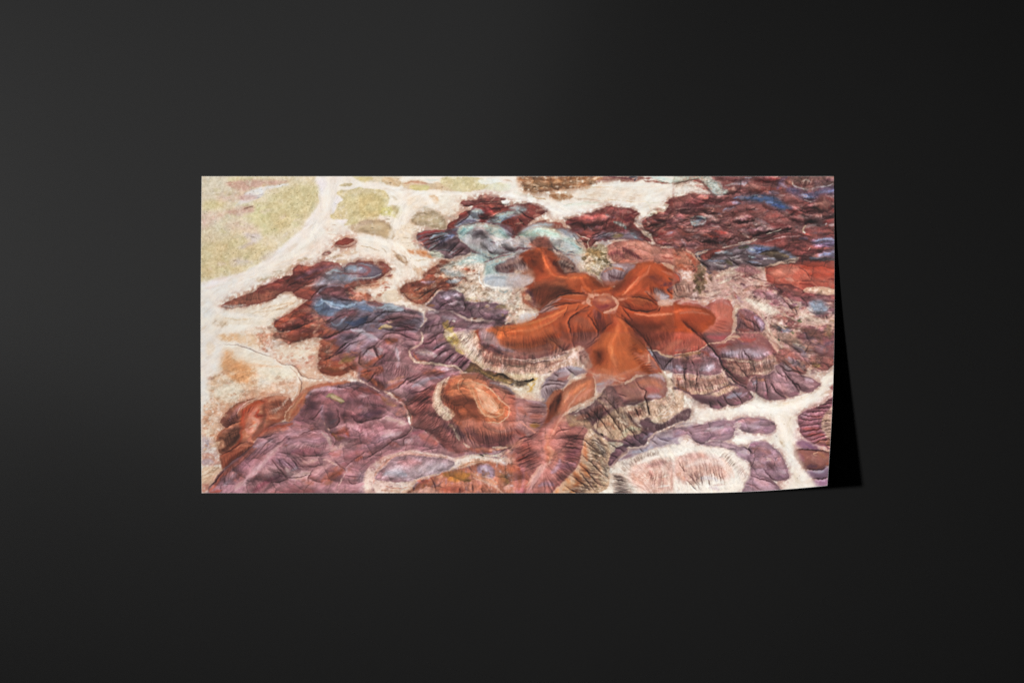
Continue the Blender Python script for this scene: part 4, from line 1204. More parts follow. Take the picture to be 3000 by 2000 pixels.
p 6c5460 12 1 .1|600,600 640,580 720,572 800,590 860,580 900,560 990,540 960,600 1000,660 1080,720 1110,770 1060,800 940,830 860,840 780,800 720,760 640,720 590,660
t .12 .03 0 8|600,600 860,570 990,540 1110,770 900,840 720,780 600,680
s 7c2c2c 40 .9 1|600,610 680,590 780,580 850,585
s 98484a 24 .9 .9|610,600 700,580 760,580
s 6c2c30 30 .9 .9|600,660 660,630 740,620
s 843c38 26 .9 .9|620,690 700,660 760,650/640,715 740,690
s 90a8bc 40 1 1|720,650 780,610 880,605
s 8498c0 34 1 .9|760,680 840,640 960,610
s 5c6498 60 1 .9|800,700 900,640 960,600
s 8c5058 26 .9 .9|840,580 900,560/700,740 720,700
s 98b0c0 24 .9 .8|900,590 990,550
s 4a4468 50 1 .9|900,600 980,560
s 3a2c40 60 1 .9|800,720 880,700
s 30283c 60 1 .8|880,770 960,700
s 5c3840 60 1 .8|940,780 1060,740
s 7c8494 14 .8 .8|760,770 860,760 960,780/900,810 1000,740
p a8ac9c 12 .9 .3|720,780 760,760 840,800 860,830 800,842 740,815
s 8c98a0 18 .8 .8|720,770 720,740 780,710
c 12 9 .7|640,620 860,600 960,600/720,700 880,760 940,830
g 10 .7|660,640 740,610 860,600/680,670 780,650 860,620/640,710 720,700 830,650 920,630/880,800 940,740 1000,680/720,760 780,720 840,680/940,820 1000,780 1060,740
s c0a098 30 .8 .8 .4|560,700 640,690
s d8a090 30 .9 .7 .5|540,680 620,680 660,720
f 620,680 900,590/760,800 1000,680/900,830 1100,760
# red top hills
p 8a4644 8 1 .1|1005,310 1050,285 1130,280 1170,270 1200,245 1260,232 1340,235 1390,260 1440,262 1440,275 1400,300 1430,340 1400,370 1300,410 1200,380 1110,370 1130,345 1040,338
t .09 .03 0 6|1005,310 1200,245 1440,265 1430,340 1300,400 1110,370
s b47c74 26 1 .9|1180,270 1280,250 1350,260
s d0a89c 8 .7 .9|1200,255 1270,240 1330,250 1330,275 1270,300
s a06464 30 1 .8|1040,305 1120,300
s 6c2a28 30 1 .9|1160,330 1260,310 1380,320
s a84c44 26 1 .8|1230,330 1330,340 1400,330
s 5a2020 26 1 .9|1270,350 1340,375
s c89088 10 .8 .8|1140,330 1240,300 1380,310
g 8 .6|1130,345 1200,305 1300,295 1400,310/1030,335 1110,335 1140,320
p 7a3230 8 1 .1|885,530 920,490 980,460 1000,420 1060,385 1110,375 1200,345 1280,370 1400,350 1500,330 1640,300 1640,640 1500,640 1400,520 1200,500 1060,520 960,545 890,560
t .1 .03 0 6|885,530 1110,375 1640,300 1640,640 1400,520 960,545
s 94443c 30 1 .9|1000,420 1080,390
s 943c30 30 1 .9|900,530 980,480
p 96a8bc 10 1 .1|955,530 990,490 1060,450 1100,400 1130,375 1200,375 1235,400 1180,430 1190,470 1160,495 1060,520 980,535
s b4d8d8 40 1 .9|1130,390 1190,385 1220,400
s 4c4878 44 1 .9|990,510 1080,480 1150,480
s a0b0cc 30 1 .8|1090,440 1140,420
g 8 .6|960,520 1020,490 1080,440 1100,400/1180,430 1200,460 1260,440
s 8a4038 50 1 .8|1260,420 1360,400 1450,370
s c09480 10 .8 .8 .4|1240,460 1340,420 1420,390
p 8cacbc 12 1 .2|1260,490 1320,450 1400,410 1500,390 1568,380 1640,380 1640,440 1500,430 1420,480 1400,510 1340,505
s b8d8cc 26 1 .9 .4|1340,440 1440,410 1540,400
s 5c6c94 24 1 .8|1400,480 1460,450 1540,430
s c4d0c0 14 .8 .8 .4|1330,490 1400,470
p 7a3028 10 1 .1|1400,495 1450,465 1568,460 1640,450 1640,640 1568,600 1520,610 1480,560 1420,520
p a0b8c0 10 .95 .1|1490,350 1568,330 1640,330 1640,370 1500,370
p 7c8098 14 1 .1|1400,520 1460,530 1500,570 1510,600 1490,630 1440,590
s 9cb4b4 20 1 .8|1400,540 1440,590
c 12 8 .6|1420,480 1600,470/1440,520 1600,540
s c89080 16 .8 .7 .4|1540,560 1600,520
f 900,530 1200,380/1250,480 1500,400/1450,560 1600,500/1250,260 1300,380

T2
# top strip
p f0ebe0 20 1 .1|-80,40 1300,40 1568,130 1640,100 1640,300 1400,420 1300,560 1200,540 1150,360 900,340 700,400 520,500 300,500 200,480 360,360 300,320 -80,330
s f8f8f4 70 1 .9|-40,260 200,290 360,360 520,400 700,370
s d4e0d0 30 1 .7|0,170 60,220 200,250/500,330 700,320 840,310
s dce8e0 40 1 .7|900,325 1200,340 1260,400
p ab7e5c 16 .95 .4|70,60 200,55 500,52 830,55 800,110 740,140 600,170 400,190 240,215 130,200 90,140 100,100
s 8a5634 26 1 .8 .5|240,80 440,90 700,80/360,130 600,140 700,120/480,60 700,70
s d8b898 24 1 .7 .5|120,120 260,150 340,170/440,70 360,75
s c89474 20 .9 .7 .4|230,100 420,110 600,90
t .08 .1 0 10|70,55 830,55 740,140 240,215 90,140
p a0704c 10 .9 .3|355,240 440,222 540,225 590,240 560,265 480,285 420,280
s c09c74 20 .9 .8 .3|200,250 320,270/600,260 760,280
p e2d0bc 20 .8 .3|580,250 720,180 960,150 1150,170 1300,200 1200,290 960,290 860,310 700,300
s c8a478 14 .8 .8 .2|700,170 800,155 960,155/920,280 1040,285 1180,300
s d8b49c 20 .8 .7 .3|640,270 860,290
s f2e8d4 10 .7 .9|200,240 340,265 480,300 520,320/330,210 560,185 740,150 900,110/860,260 900,300/1060,170 1200,150 1400,140
s ead8c8 20 .9 .7 .3|1080,150 1300,160 1500,140
s c4c4a8 14 .8 .7 .4|520,320 700,305 860,310/1280,310 1400,300 1460,270
p a07068 14 .9 .4|800,110 880,55 1000,50 1250,55 1200,100 1100,105 920,100
s 6c3440 20 .9 .8 .4|920,60 1100,75 1180,95
s 3c4058 24 .8 .9 .4|1120,65 1190,60 1170,95
s 8a4848 26 1 .8 .4|1230,75 1360,70
s 8a4840 24 .9 .9 .3|1260,95 1400,110 1568,125
s c8e0d8 40 .6 1 .2|1340,65 1450,80 1568,100 1640,95
s 7c988c 8 .7 .8|1380,90 1480,115 1568,120
f 0,200 500,260/600,180 1100,160/200,100 600,90/1200,300 1500,200/100,330 500,450
# small red hill left
p 7c3a36 8 1 .2|-60,330 60,320 140,308 200,306 270,325 350,365 345,390 270,430 220,460 160,500 150,520 80,560 40,600 -20,640 -60,640
t .1 .04 0 6|-60,330 200,306 350,370 150,520 -60,640
p 98a8b0 12 .95 .3|-60,340 60,335 130,360 120,390 60,420 0,460 -60,460
s 9c4840 34 1 .9|160,340 220,350
s a87468 26 .9 .8 .3|240,380 330,370/200,440 270,420
g 10 .7|60,370 110,410 160,450 230,470/60,440 100,500 130,520
s 30242c 22 1 .7|20,460 60,450
s b8907c 26 .9 .7 .4|20,510 100,500
# ridges behind the teal hill
p 8a4a40 10 1 .2|40,600 140,530 240,490 320,472 400,490 470,490 500,540 540,555 640,590 720,640 740,660 720,740 700,740 640,640 400,560 200,560
s a04838 20 1 .9|260,490 400,500 480,520
p 9cacb8 12 1 .2|70,590 120,545 220,510 320,495 390,505 370,530 280,545 180,570 100,600
s a87868 12 .8 .8|200,545 300,535 400,550
p 8c90a0 10 .95 .3|430,560 520,560 600,600 640,640 600,660 500,620
p a8ccc0 12 1 .1|-60,660 0,640 100,590 240,555 340,545 440,580 480,630 560,640 620,690 680,750 690,790 640,805 500,800 400,740 380,680 200,650
s 88bcac 26 1 .8 .3|240,570 340,590 430,610
s d4e4b8 20 1 .8 .3|280,565 360,560 420,570
p b4b0b4 24 1|-60,700 60,640 160,640 220,660 200,720 100,780 -60,800
s c8dcdc 30 1 .8|180,635 320,640 480,660
p b2b4b8 24 .9|380,680 460,650 560,680 620,730 640,780 520,780 420,740
s 7ca8ac 24 1 .8 .3|560,690 640,740
s 5c5464 16 .9 .8 .5|530,780 600,785/640,740 660,750
s c0d4d4 34 1 .8 .4|520,760 600,750
s 6c4450 26 1 .8 .4|20,780 80,740 200,745
s 6c5060 14 .9 .7|360,700 440,760 560,800
t .09 .05 0 6|-60,660 340,545 620,690 690,790 500,800 -60,800
g 7 .5|580,610 640,700 700,740/640,640 720,690
# central dark red hill
p 7c3c3a 10 1 .1|510,490 600,440 700,410 800,385 860,355 940,340 1060,350 1180,365 1220,400 1225,430 1170,490 1200,540 1260,600 1340,670 1260,680 1100,665 900,660 800,690 740,740 720,650 620,610 560,550
t .1 .06 0 6|510,490 860,355 1225,430 1340,670 1000,660 740,740 620,610
s 8e4c4a 40 1 .8|880,360 1000,365 1100,380
s 9c4444 50 1 .8|740,470 860,410
s 3c1c1c 44 1 .9|560,520 660,500 700,560
s 241414 16 1 .8 .3|680,580 720,545/600,575 640,570
s 5c2428 50 1 .8|1100,430 1180,400
s 5a2030 50 1 .8 .2|1080,480 1140,450
s 8c6c74 40 1 .8 .4|720,520 760,560 780,540
s 7c6468 50 1 .8 .4|900,420 940,440
s 8ca0a0 50 1 .8 .4|980,490 1060,520 1090,560
s b0bcb8 30 1 .8 .5|1000,500 1080,530
s 8c3c40 50 1 .8 .3|860,560 1040,580 1100,560
s a06868 14 .8 .8 .4|700,470 860,490 960,560/1160,420 1200,400
s 8c4038 30 1 .8 .3|640,560 740,600 860,600
p 6c6074 16 1 .2|780,640 840,600 940,580 1040,590 1120,570 1200,580 1230,640 1240,670 1100,665 940,660 880,680
s 8ca4b4 60 1 .9 .3|1140,590 1190,640
s 88888c 26 1 .8 .3|900,600 1000,590
s 6c5a3c 70 1 .9 .2|960,630 1060,620
s 4c4450 20 .9 .8|880,660 980,620
s 8c8ca4 16 1 .8|820,630 920,600
s 78343c 24 .9 .9|1240,620 1330,680
c 16 8 .5|900,400 1100,400/800,600 1060,600
g 7 .6|740,640 820,630 940,580/760,620 860,590/760,710 860,650
f 620,480 800,560/900,400 800,560/1050,400 1200,550/200,640 600,700/100,560 400,520
s ecdcc4 9 .6 1|620,610 700,640 740,650 725,680 730,710 720,750
s ecdcc4 26 .7 .9 .3|340,480 480,490 520,530
# wash lead on the right
p eae2d4 10 1 .2|1150,360 1300,330 1420,340 1480,300 1480,380 1380,420 1300,470 1240,510 1250,560 1330,600 1340,620 1300,630 1240,580 1200,520 1180,460 1230,400
s c8c0b0 16 .9 .7 .4|1230,500 1300,540/1180,460 1190,500
s ecd8b8 10 .6 1|1190,300 1280,300 1320,350 1330,390/1230,520 1260,590 1340,640 1350,670 1320,690
s cfc0a8 26 1 .8 .5|1290,590 1340,590
# right red hills
p 80423f 8 1 .2|1240,500 1300,450 1400,400 1480,380 1500,320 1470,300 1568,240 1640,200 1640,740 1568,730 1440,720 1380,700 1340,640 1330,600 1280,570
t .1 .08 0 6|1240,500 1470,310 1640,200 1640,740 1440,720
s b8b8a8 20 1 .7 .3|1440,340 1500,330
s 92505a 50 1 .8|1400,430 1500,410
s 5a262c 60 1 .8|1300,540 1460,480 1568,470
s a07870 26 .9 .8 .4|1340,570 1420,520 1480,490
s 6c2024 40 1 .8|1360,640 1450,600
s 8a4040 50 1 .8|1440,640 1560,600
s 887080 30 .9 .8 .4|1480,610 1540,590
g 9 .6|1330,600 1420,560 1568,545/1260,540 1400,520
f 1300,560 1500,460
# salmon ridge
p ba7468 14 1 .1|900,740 980,690 1080,670 1200,665 1300,690 1400,720 1460,730 1568,750 1640,780 1640,900 1500,900 1300,885 1100,885 1000,880 930,830
t .1 .03 0 8|900,740 1200,665 1640,780 1640,900 1000,880
s c88878 60 1 .8|1100,700 1240,700 1400,760
s 8c484c 60 1 .8|930,800 1020,780 1080,840
s 74363c 60 1 .9|1060,740 1140,790 1230,840
s c07c6c 50 1 .8|1220,740 1400,780 1568,820
s 8c3c34 26 1 .8|1440,830 1540,840
s b06858 40 1 .8|980,860 1180,870
s d8c4b0 14 .8 .9 .5|880,720 960,680 1080,665
s b4acb8 30 .9 .9 .3|840,700 900,700 960,680
s d4beb4 20 .9 .8 .4|1420,735 1568,740
c 26 8 .45|940,740 1080,720 1200,780/960,860 1240,860
# olive gully centre
p b7a486 18 1 .4|700,760 780,720 860,700 920,760 900,860 960,890 880,940 850,1010 920,1110 880,1080 800,990 700,970 640,960 680,840
s ece4d4 60 1 .8 .5|640,940 740,920 820,960
s 7c6440 60 1 .9 .5|760,760 860,820 920,880
s 5c5030 20 1 .8 .6|800,840 900,870/840,780 900,800
s d8ccb0 30 1 .8 .5|700,860 760,920
t .08 .2 0 10|700,760 860,720 960,890 880,1000 680,960
p cfb8a4 20 1 .4|520,810 640,800 740,800 770,860 740,930 700,970 620,970 600,900
p b4bcc8 14 .9 .2|500,810 560,805 680,810 660,850 620,900 590,920 560,870
# red/tan head left (NW arm)
p b09898 16 1 .1|-60,820 0,800 120,780 240,740 300,650 350,660 380,720 440,800 540,830 600,900 640,960 560,1000 500,1000 400,960 300,1000 100,1200 -60,1200
p c8b49c 24 .9 .3|-60,940 0,930 60,960 100,1010 0,1000 -60,1000
t .06 .03 0 8|-60,820 240,740 540,830 640,960 400,1000 -60,1200
p a05848 22 .9|160,700 240,650 320,650 360,690 380,740 300,760 220,750
s 8c4038 24 1 .8|180,740 290,740
s bc8070 34 1 .7 .3|180,680 280,670
p 9c4426 16 1|80,800 200,750 300,735 380,770 440,830 460,900 520,980 560,1000 640,975 760,990 820,1040 920,1115 900,1130 820,1130 700,1190 500,1180 360,1240 270,1350 200,1330 120,1280 80,1200 100,1120 200,1060 200,960 120,880 80,850
s b0542e 60 1 .9|270,750 290,830 330,920 370,990 450,1030 560,1030 680,1010
s d0704a 24 1 .9|290,780 300,840 350,940 400,1010 500,1050
s a84c24 100 1 .8|560,1080 700,1060 800,1070
s 6c2c16 80 1 .9|130,820 200,800 240,830
s 5a2010 110 1 .9|200,870 250,900 290,960
s 702c18 80 1 .8|330,830 400,860 440,920
s 642c24 60 1 .8|400,880 460,960 520,985
s 8c5040 60 1 .8|80,1000 180,960 220,1040
s 6c4038 60 1 .8|-20,880 60,860 120,900
s c4a090 26 .9 .8 .4|-20,980 100,960
p b8a4ac 18 .9 .1|-60,1000 60,990 160,1000 200,1040 140,1090 60,1105 -60,1110
s c08478 40 1 .7 .3|100,1040 180,1010 220,1080
c 30 8 .6|450,820 560,900 600,940/420,860 480,980 560,1000
p b49084 20 1 .1|450,810 540,830 590,890 620,950 560,980 500,960 440,880
s 9c6c5c 60 1 .8|480,850 560,950
s a8b0bc 30 1 .7|540,820 600,880
c 30 8 .6|460,820 590,900/460,920 600,980
c 26 8 .6|-60,860 100,830 200,820/-60,990 120,980 220,920
# underside of arm with ripples
p 8c4a34 30 .95|200,1090 330,1050 480,1040 640,1060 760,1080 700,1150 500,1180 380,1230 300,1310 220,1330 180,1260
s 744450 110 1 .9|140,1150 180,1220 220,1290
s 6c4858 70 1 .7|110,1120 200,1200
s 7c4028 110 1 .8|360,1130 480,1130 560,1140
s 5c2c18 60 1 .8|440,1170 340,1210 280,1280
s b0603c 60 1 .7|560,1060 480,1080 380,1080
c 34 9 .6|220,1100 520,1080 720,1100/200,1300 420,1190 560,1160
s c89880 20 .8 .7 .4|80,1240 180,1300 240,1330
p cdb9a4 16 1 .4|-60,1120 60,1110 100,1120 80,1180 100,1240 160,1300 260,1340 260,1370 120,1350 40,1400 0,1440 -60,1460
s 7c5c4c 20 1 .7 .4|40,1320 180,1340 240,1370
g 7 .5|-20,1220 60,1150 160,1090/80,1320 140,1240
f 200,1200 500,1080/150,1100 200,1300/300,1250 500,1150/250,780 300,950/450,850 600,950/50,850 150,950
f 600,1000 650,1150/350,900 500,850/330,950 200,1000
g 9 .6|500,1000 540,985 600,975 700,975/800,1140 860,1120 930,1110
p c0a4a0 14 1 .1|620,975 700,970 780,990 830,1040 900,1105 870,1100 800,1040 740,1000
s 7c4840 16 1 .7|800,1010 860,1070 900,1110
p a04826 26 1|500,1010 620,978 720,985 790,1020 840,1070 900,1110 920,1120 800,1140 740,1180 640,1170 560,1140 520,1080
s b05a30 60 1 .9|520,1030 640,1010 720,1030
s d07848 20 1 .8|440,1010 520,1030 620,1020
s 8c3c1c 90 1 .8|600,1110 720,1110 800,1100
s c06034 50 1 .8|660,1160 680,1120 760,1160
# NE arm
p a64a2a 14 1|870,990 940,900 1040,885 1160,890 1240,880 1330,875 1430,890 1500,930 1568,1000 1640,1060 1640,1300 1568,1290 1450,1290 1400,1300 1380,1340 1240,1345 1150,1330 1050,1230 960,1190 940,1150 980,1110 900,1110 860,1050
t .05 .02 0 8|870,990 1040,885 1330,875 1640,1060 1640,1290 1400,1300 1200,1345 960,1190
p a8909c 18 1 .1|850,990 900,930 960,890 1060,885 1160,895 1180,920 1100,980 1060,1040 1000,1080 900,1080 860,1040
s b8b0bc 50 1 .9 .2|960,900 1060,930
s b87058 30 1 .9 .4|880,970 980,930 1080,960
s 64404c 44 1 .9|930,1000 1000,1030 1060,1030
s a05844 60 1 .9 .3|880,1060 980,1080 1060,1050
c 22 8 .5|900,920 1140,920/940,1090 1060,1040
s b85832 110 1 .9|1220,920 1340,910 1420,950
s d4785a 40 1 .9|1320,910 1290,980 1200,1050 1130,1120 1080,1180
s c86040 60 1 .8|1160,1080 1240,1010
s 983e24 110 1 .8|1000,1140 1100,1090 1180,1020
s b85030 90 1 .7|1200,1160 1300,1130
s 8c3820 50 1 .8|1360,1060 1420,1110 1440,1160
s 8c4034 90 1 .7 .3|1300,1020 1400,1040 1500,1100
s b86a54 40 1 .8 .4|1440,960 1540,1010 1568,1070
s 6c343c 50 1 .8 .4|1430,1100 1520,1080 1568,1060
s 504058 60 1 .8 .3|1490,1140 1568,1110
s 4c3028 26 1 .8 .4|1500,1030 1568,1060
p a89ca8 20 1 .2|1360,1130 1440,1150 1500,1190 1500,1230 1440,1260 1380,1240
s b47868 50 1 .8 .3|1280,1160 1380,1200 1420,1240
s b8a8b8 26 1 .8 .3|1420,1220 1500,1200
c 20 8 .5|1300,1080 1440,1120/1320,1200 1480,1200
g 9 .6|1480,1130 1530,1180 1568,1190/1280,1160 1340,1220 1400,1250
s e0d0b8 30 .8 .9 .5|1440,890 1520,910 1600,950
f 1100,1150 1300,950/1000,950 1050,1050/1400,1000 1500,1100/1350,1180 1450,1230/1100,800 1000,850/1250,720 1350,850
# ridge lobe right of peak
p ac4c2c 12 1|1040,1230 1120,1195 1220,1210 1320,1230 1380,1260 1400,1300 1370,1335 1250,1345 1150,1325 1080,1270
s c46840 60 1 .9|1100,1210 1240,1230 1360,1270
s 8c3820 50 1 .8|1140,1310 1240,1330
g 9 .6|1120,1200 1220,1215 1320,1240 1400,1290/1050,1250 1120,1310 1200,1345 1320,1345 1400,1310
c 16 7 .4|1060,1240 1300,1240/1140,1320 1360,1320
p d8b8b4 12 1 .1|1400,1250 1500,1230 1640,1230 1640,1290 1500,1290 1410,1290

T2
# centre star around the peak
!p a0482a 14 1|740,1180 660,1190 520,1185 420,1220 330,1290 270,1360 200,1380 100,1430 40,1470 -60,1490 -200,1500 -340,1530 -380,1600 -300,1700 -100,1720 300,1720 560,1640 820,1640 1100,1800 1300,1640 1640,1640 1640,1290 1500,1300 1400,1310 1300,1350 1150,1335 1040,1230 980,1190 980,1120 880,1115 800,1150
t .05 .015 0 8|740,1180 420,1220 200,1380 -380,1550 0,1720 820,1640 1640,1640 1640,1290 1300,1350 980,1120
s c05828 50 1 .9|790,1160 880,1130 960,1130
s 94402c 30 .9 .8|970,1140 960,1190
# purple patches on west arm
p b08888 10 1 .1|260,1360 320,1290 400,1240 470,1215 440,1250 380,1290 470,1290 420,1330 340,1350
s b8a0a8 26 1 .8|300,1340 360,1310 460,1290
p c4c0c4 12 1 .1|40,1480 50,1410 100,1365 180,1350 240,1370 260,1380 200,1420 120,1470
s f0e4d4 9 .7 1|36,1490 45,1410 90,1360 170,1345 250,1375
p dfd2bc 12 1 .3|-60,1450 20,1400 60,1380 40,1420 30,1480 -60,1490
s ac5834 60 1 .8|500,1200 620,1210 720,1230
s b85a34 60 1 .8|420,1300 560,1290 700,1260
s b87060 20 1 .8|480,1220 620,1240 740,1250
g 10 .6|300,1310 370,1240 470,1190 600,1170 740,1190/270,1370 380,1310 480,1280 600,1265 720,1270
# west big arm
!s b85c30 110 1 .9|-300,1560 -100,1520 100,1490 260,1440
s d07a4c 36 1 .9|120,1470 260,1440 380,1390 480,1340 520,1310
s a84c28 110 1 .8|260,1500 400,1460 520,1380
s 984424 150 1 .8|340,1540 460,1520
s ac5430 80 1 .8|560,1300 680,1290
g 10 .65|800,1280 700,1310 600,1370 555,1410 540,1460 560,1540 575,1600/720,1370 780,1450 820,1520 835,1600
g 6 .5|540,1290 520,1350 480,1420/640,1290 600,1340
s a04828 110 1 .8|640,1440 700,1480 700,1560
s a85840 40 1 .7|600,1440 640,1420
# peak
s e4b4a4 40 .9 .9 .3|760,1290 730,1250 740,1210 800,1190
s e4b8a8 30 .9 .9 .3|960,1200 1010,1250 1000,1300 940,1350 880,1360
s dca494 50 1 .8 .4|680,1270 750,1250/740,1180 780,1220
s e0b0a0 30 1 .8 .4|1000,1240 1100,1220
p a45044 10 1 .1|770,1270 775,1230 800,1205 860,1200 930,1210 980,1240 1000,1280 960,1320 900,1340 860,1350 820,1320 790,1300
p d07c60 14 1 .1|800,1240 840,1210 900,1215 950,1240 940,1265 880,1275 830,1260
s dc9070 24 1 .8|840,1240 900,1245
s 803038 60 1 .9|800,1290 860,1300 920,1290
s a05858 60 1 .8|790,1330 800,1380 840,1420
s c07c70 34 1 .8 .4|900,1350 960,1360 1000,1330
s 8c4440 100 1 .8|830,1380 850,1440 870,1500
s a86058 50 1 .7|930,1380 940,1440
c 18 8 .5|780,1300 880,1340 980,1300/700,1420 860,1560 1060,1400
# east arm
s b8502e 60 1 .8|1040,1300 1160,1350 1300,1380 1420,1380
s d08468 34 1 .9|1180,1370 1300,1385 1450,1375 1568,1360
s b85438 60 1 .8|1400,1320 1568,1310
s 8c3a24 120 1 .8|1160,1420 1300,1450 1450,1470
s 9c4430 110 1 .8|1100,1400 1240,1520 1300,1600
g 9 .6|1050,1300 1100,1370 1160,1440/1040,1290 1160,1330 1280,1350/1400,1350 1420,1310
s b45830 130 1 .9|960,1520 1060,1500 1100,1560
s 9c3c18 70 1 .8|880,1560 960,1480 1000,1420
s c8683c 40 1 .9|1010,1410 1080,1480 1100,1560
s 8a3418 60 1 .8|1160,1480 1200,1560
g 7 .5|1060,1390 1120,1470 1200,1560
f 850,1400 850,1500/700,1300 500,1400/600,1350 550,1500/300,1450 350,1560/1100,1300 1300,1360/1300,1400 1400,1500/1000,1450 1100,1560/700,1210 450,1270/100,1500 120,1600/1500,1400 1550,1500
T5
!p a08490 14 1 .1|1180,-20 1220,-60 1300,-70 1340,-20 1420,40 1568,100 1700,150 1800,140 1800,200 1568,180 1400,160 1300,100 1220,90
!p b85e34 30 1|1300,-60 1340,0 1400,60 1568,100 1700,110 1800,60 1900,-60
!s c06a3c 90 1 .9|1340,-20 1460,20 1568,20
!s b05028 60 1 .9|1480,-20 1600,10
!p b46240 24 .9|1380,60 1460,50 1568,80 1660,110 1600,150 1500,140 1420,110
T6
p 9a5a50 22 1|-60,90 100,110 300,90 420,50 600,-40 820,-40 900,-20 880,60 800,120 720,160 660,110 580,130 500,160 380,200 200,240 60,240 -60,230
s b86034 130 1 .9|-60,20 100,30 240,10 340,-20
s b86c3c 60 1 .9|0,100 140,110 240,100
s a84818 60 1 .8|60,-10 200,30 300,40
s b86038 60 1 .8|320,40 420,100 380,140
s 9c4828 100 1 .8|480,-10 560,40 620,30
s 8c5850 100 1 .8|640,30 740,60 780,20
s 7c4848 60 1 .8|560,90 640,80 760,90
s 8c4c40 60 1 .8|100,160 260,150 380,130
s 7c5454 60 1 .8|-40,170 100,190
s a47c70 60 1 .8|400,180 480,130
c 46 7 .6|-60,120 200,130 420,60 600,40/-60,380 140,370 340,360 500,160
g 8 .55|370,0 440,90 510,160/590,-40 590,60 600,130/850,40 760,90 700,130/280,30 330,80
s e4d0bc 10 .7 .9 .3|-60,240 60,240 180,242 320,225 440,190 510,160 600,135 680,125
p c8ac90 16 1 .4|-60,265 100,270 280,240 440,220 560,160 600,140 640,140 660,200 660,290 620,310 500,310 400,340 320,370 200,380 60,370 -60,380
s 704c48 30 1 .9|-40,270 120,280 260,265 360,250
s e8dccc 70 1 .9 .5|540,220 620,190 640,280
s ecdcc4 40 1 .8 .5|420,290 520,240
t .12 .15 0 8|-60,260 280,240 600,130 660,290 320,370 -60,380
c 40 7 .65|-60,250 200,250 400,220/-60,370 160,380 330,360
# creek end
p e3d3b4 14 1 .3|-60,380 60,390 200,385 320,385 400,345 500,315 420,370 330,430 280,480 250,560 260,620 320,650 240,630 140,620 40,610 -60,520
s d8b060 50 1 .8 .3|150,480 200,440 240,420
s c8983c 24 1 .8 .3|170,530 220,470
p 6c5c4c 12 1 .4|-60,430 0,430 100,440 170,450 130,490 60,495 -60,480
s 140c08 24 .5 1 .3|120,445 160,440 205,425
s 140c08 16 .6 1 .3|150,460 190,440 212,432
s 807c88 16 .9 .8 .3|-10,470 20,475
s 3c2c1c 14 .8 .9 .4|350,360 380,352
g 7 .5|240,500 330,480 400,470/-60,440 60,470
s c8a888 30 1 .7 .4|20,420 100,400 200,400
# south arm saddle
p b46048 20 1|700,140 800,90 860,40 900,-40 1150,-40 1240,60 1310,140 1380,200 1420,300 1440,370 1330,380 1200,380 1100,460 900,480 800,500 700,380 760,310 740,240
t .05 .015 0 8|700,140 900,-20 1150,-20 1310,140 1420,350 1200,380 900,480 700,380
p b05c34 40 1|840,40 920,-20 1100,-40 1200,60 1280,150 1260,240 1300,340 1180,360 1000,360 880,360 800,320 760,240 760,140
s bc6438 150 1 .9|960,10 960,100 1000,180 1040,260
s d88454 50 1 .9|920,60 960,140 960,220 1000,300
s b45424 110 1 .8|1060,40 1160,100 1240,180
s a04c20 60 1 .8|1200,40 1300,140
p 743018 50 .8|760,200 790,150 860,130 900,170 900,240 860,290 800,300 770,260
s 5a2410 50 1 .9|820,180 850,220
s 9c4c2c 60 1 .8|760,130 820,90 880,40
s 8c4430 60 1 .8|730,180 760,140
s b47c6c 60 1 .8|680,200 730,250 700,300
p a88478 14 1 .3|640,170 700,150 740,220 770,290 740,330 680,290 650,230
c 10 7 .5|660,180 740,290/690,160 770,260
s 9c4018 60 1 .8|1220,270 1280,340 1330,370
s b87868 80 1 .8 .3|1220,200 1290,220 1280,280
s 9c6864 80 1 .8|1320,240 1380,320
s d8b0a0 30 1 .8 .4|1230,220 1260,200/1310,190 1310,260 1280,290
s b06858 60 1 .8|1180,360 1300,390
c 30 7 .5|1180,60 1400,340/1080,120 1240,360
g 8 .6|1140,0 1220,60 1290,140/1290,120 1350,210 1430,330
s c87450 60 1 .8|860,330 960,380 1060,390
p a8888c 24 .9 .2|780,400 900,390 1000,430 940,480 900,500 840,560 790,520
s 98a0b4 30 1 .7|800,480 880,460
s c49484 30 1 .8|860,400 1000,440 1100,460
# NE of saddle: cape
p 98625c 16 1 .1|900,490 1000,480 1080,460 1180,400 1300,385 1400,380 1470,420 1500,460 1480,560 1440,610 1300,630 1100,660 1000,680 940,560
s b8a0a8 60 1 .9|1320,390 1420,400 1460,440
s b87058 110 1 .9|1220,460 1340,450 1420,500
s b8605c 90 1 .8|1280,520 1400,540
s b0a0b8 70 1 .8|1300,590 1420,590
s 9c6858 60 1 .8|1120,470 1200,500
s 8c6058 90 1 .8|1060,520 1160,590 1230,560
s 744450 60 1 .8|1000,560 1060,640 1120,640
s d0c8c4 12 .8 .8 .4|1080,460 1160,410 1240,380
g 9 .6|1180,430 1220,500 1280,540 1270,600 1310,690 1320,760/1010,560 1100,590
s 6a4450 34 1 .9|1080,670 1180,660 1240,630
s 6a4450 24 1 .9|1280,640 1340,620
# orange-ochre spur left
p b06a50 16 1 .1|320,640 360,560 440,520 480,520 560,470 640,430 740,400 780,420 800,500 790,590 740,640 660,670 560,710 500,760 400,800 320,860 280,930 270,900 300,800 330,740
s c8744c 110 1 .9|560,560 660,520 740,450
s cc806c 60 1 .8|580,640 700,560 760,520
s b86850 60 1 .8|480,720 540,620 580,540
s d08468 24 1 .7|560,620 680,520
p 7c3c28 28 1|340,700 380,620 440,560 480,540 470,620 460,700 430,760 360,800 320,840 330,770
s 5c2418 60 1 .8|440,640 450,580
s a04c2c 60 1 .8|340,840 400,740 440,680
s e8d4b8 14 .8 1 .4|490,530 520,480 580,440 660,400 720,370/780,400 800,480 800,560 790,600
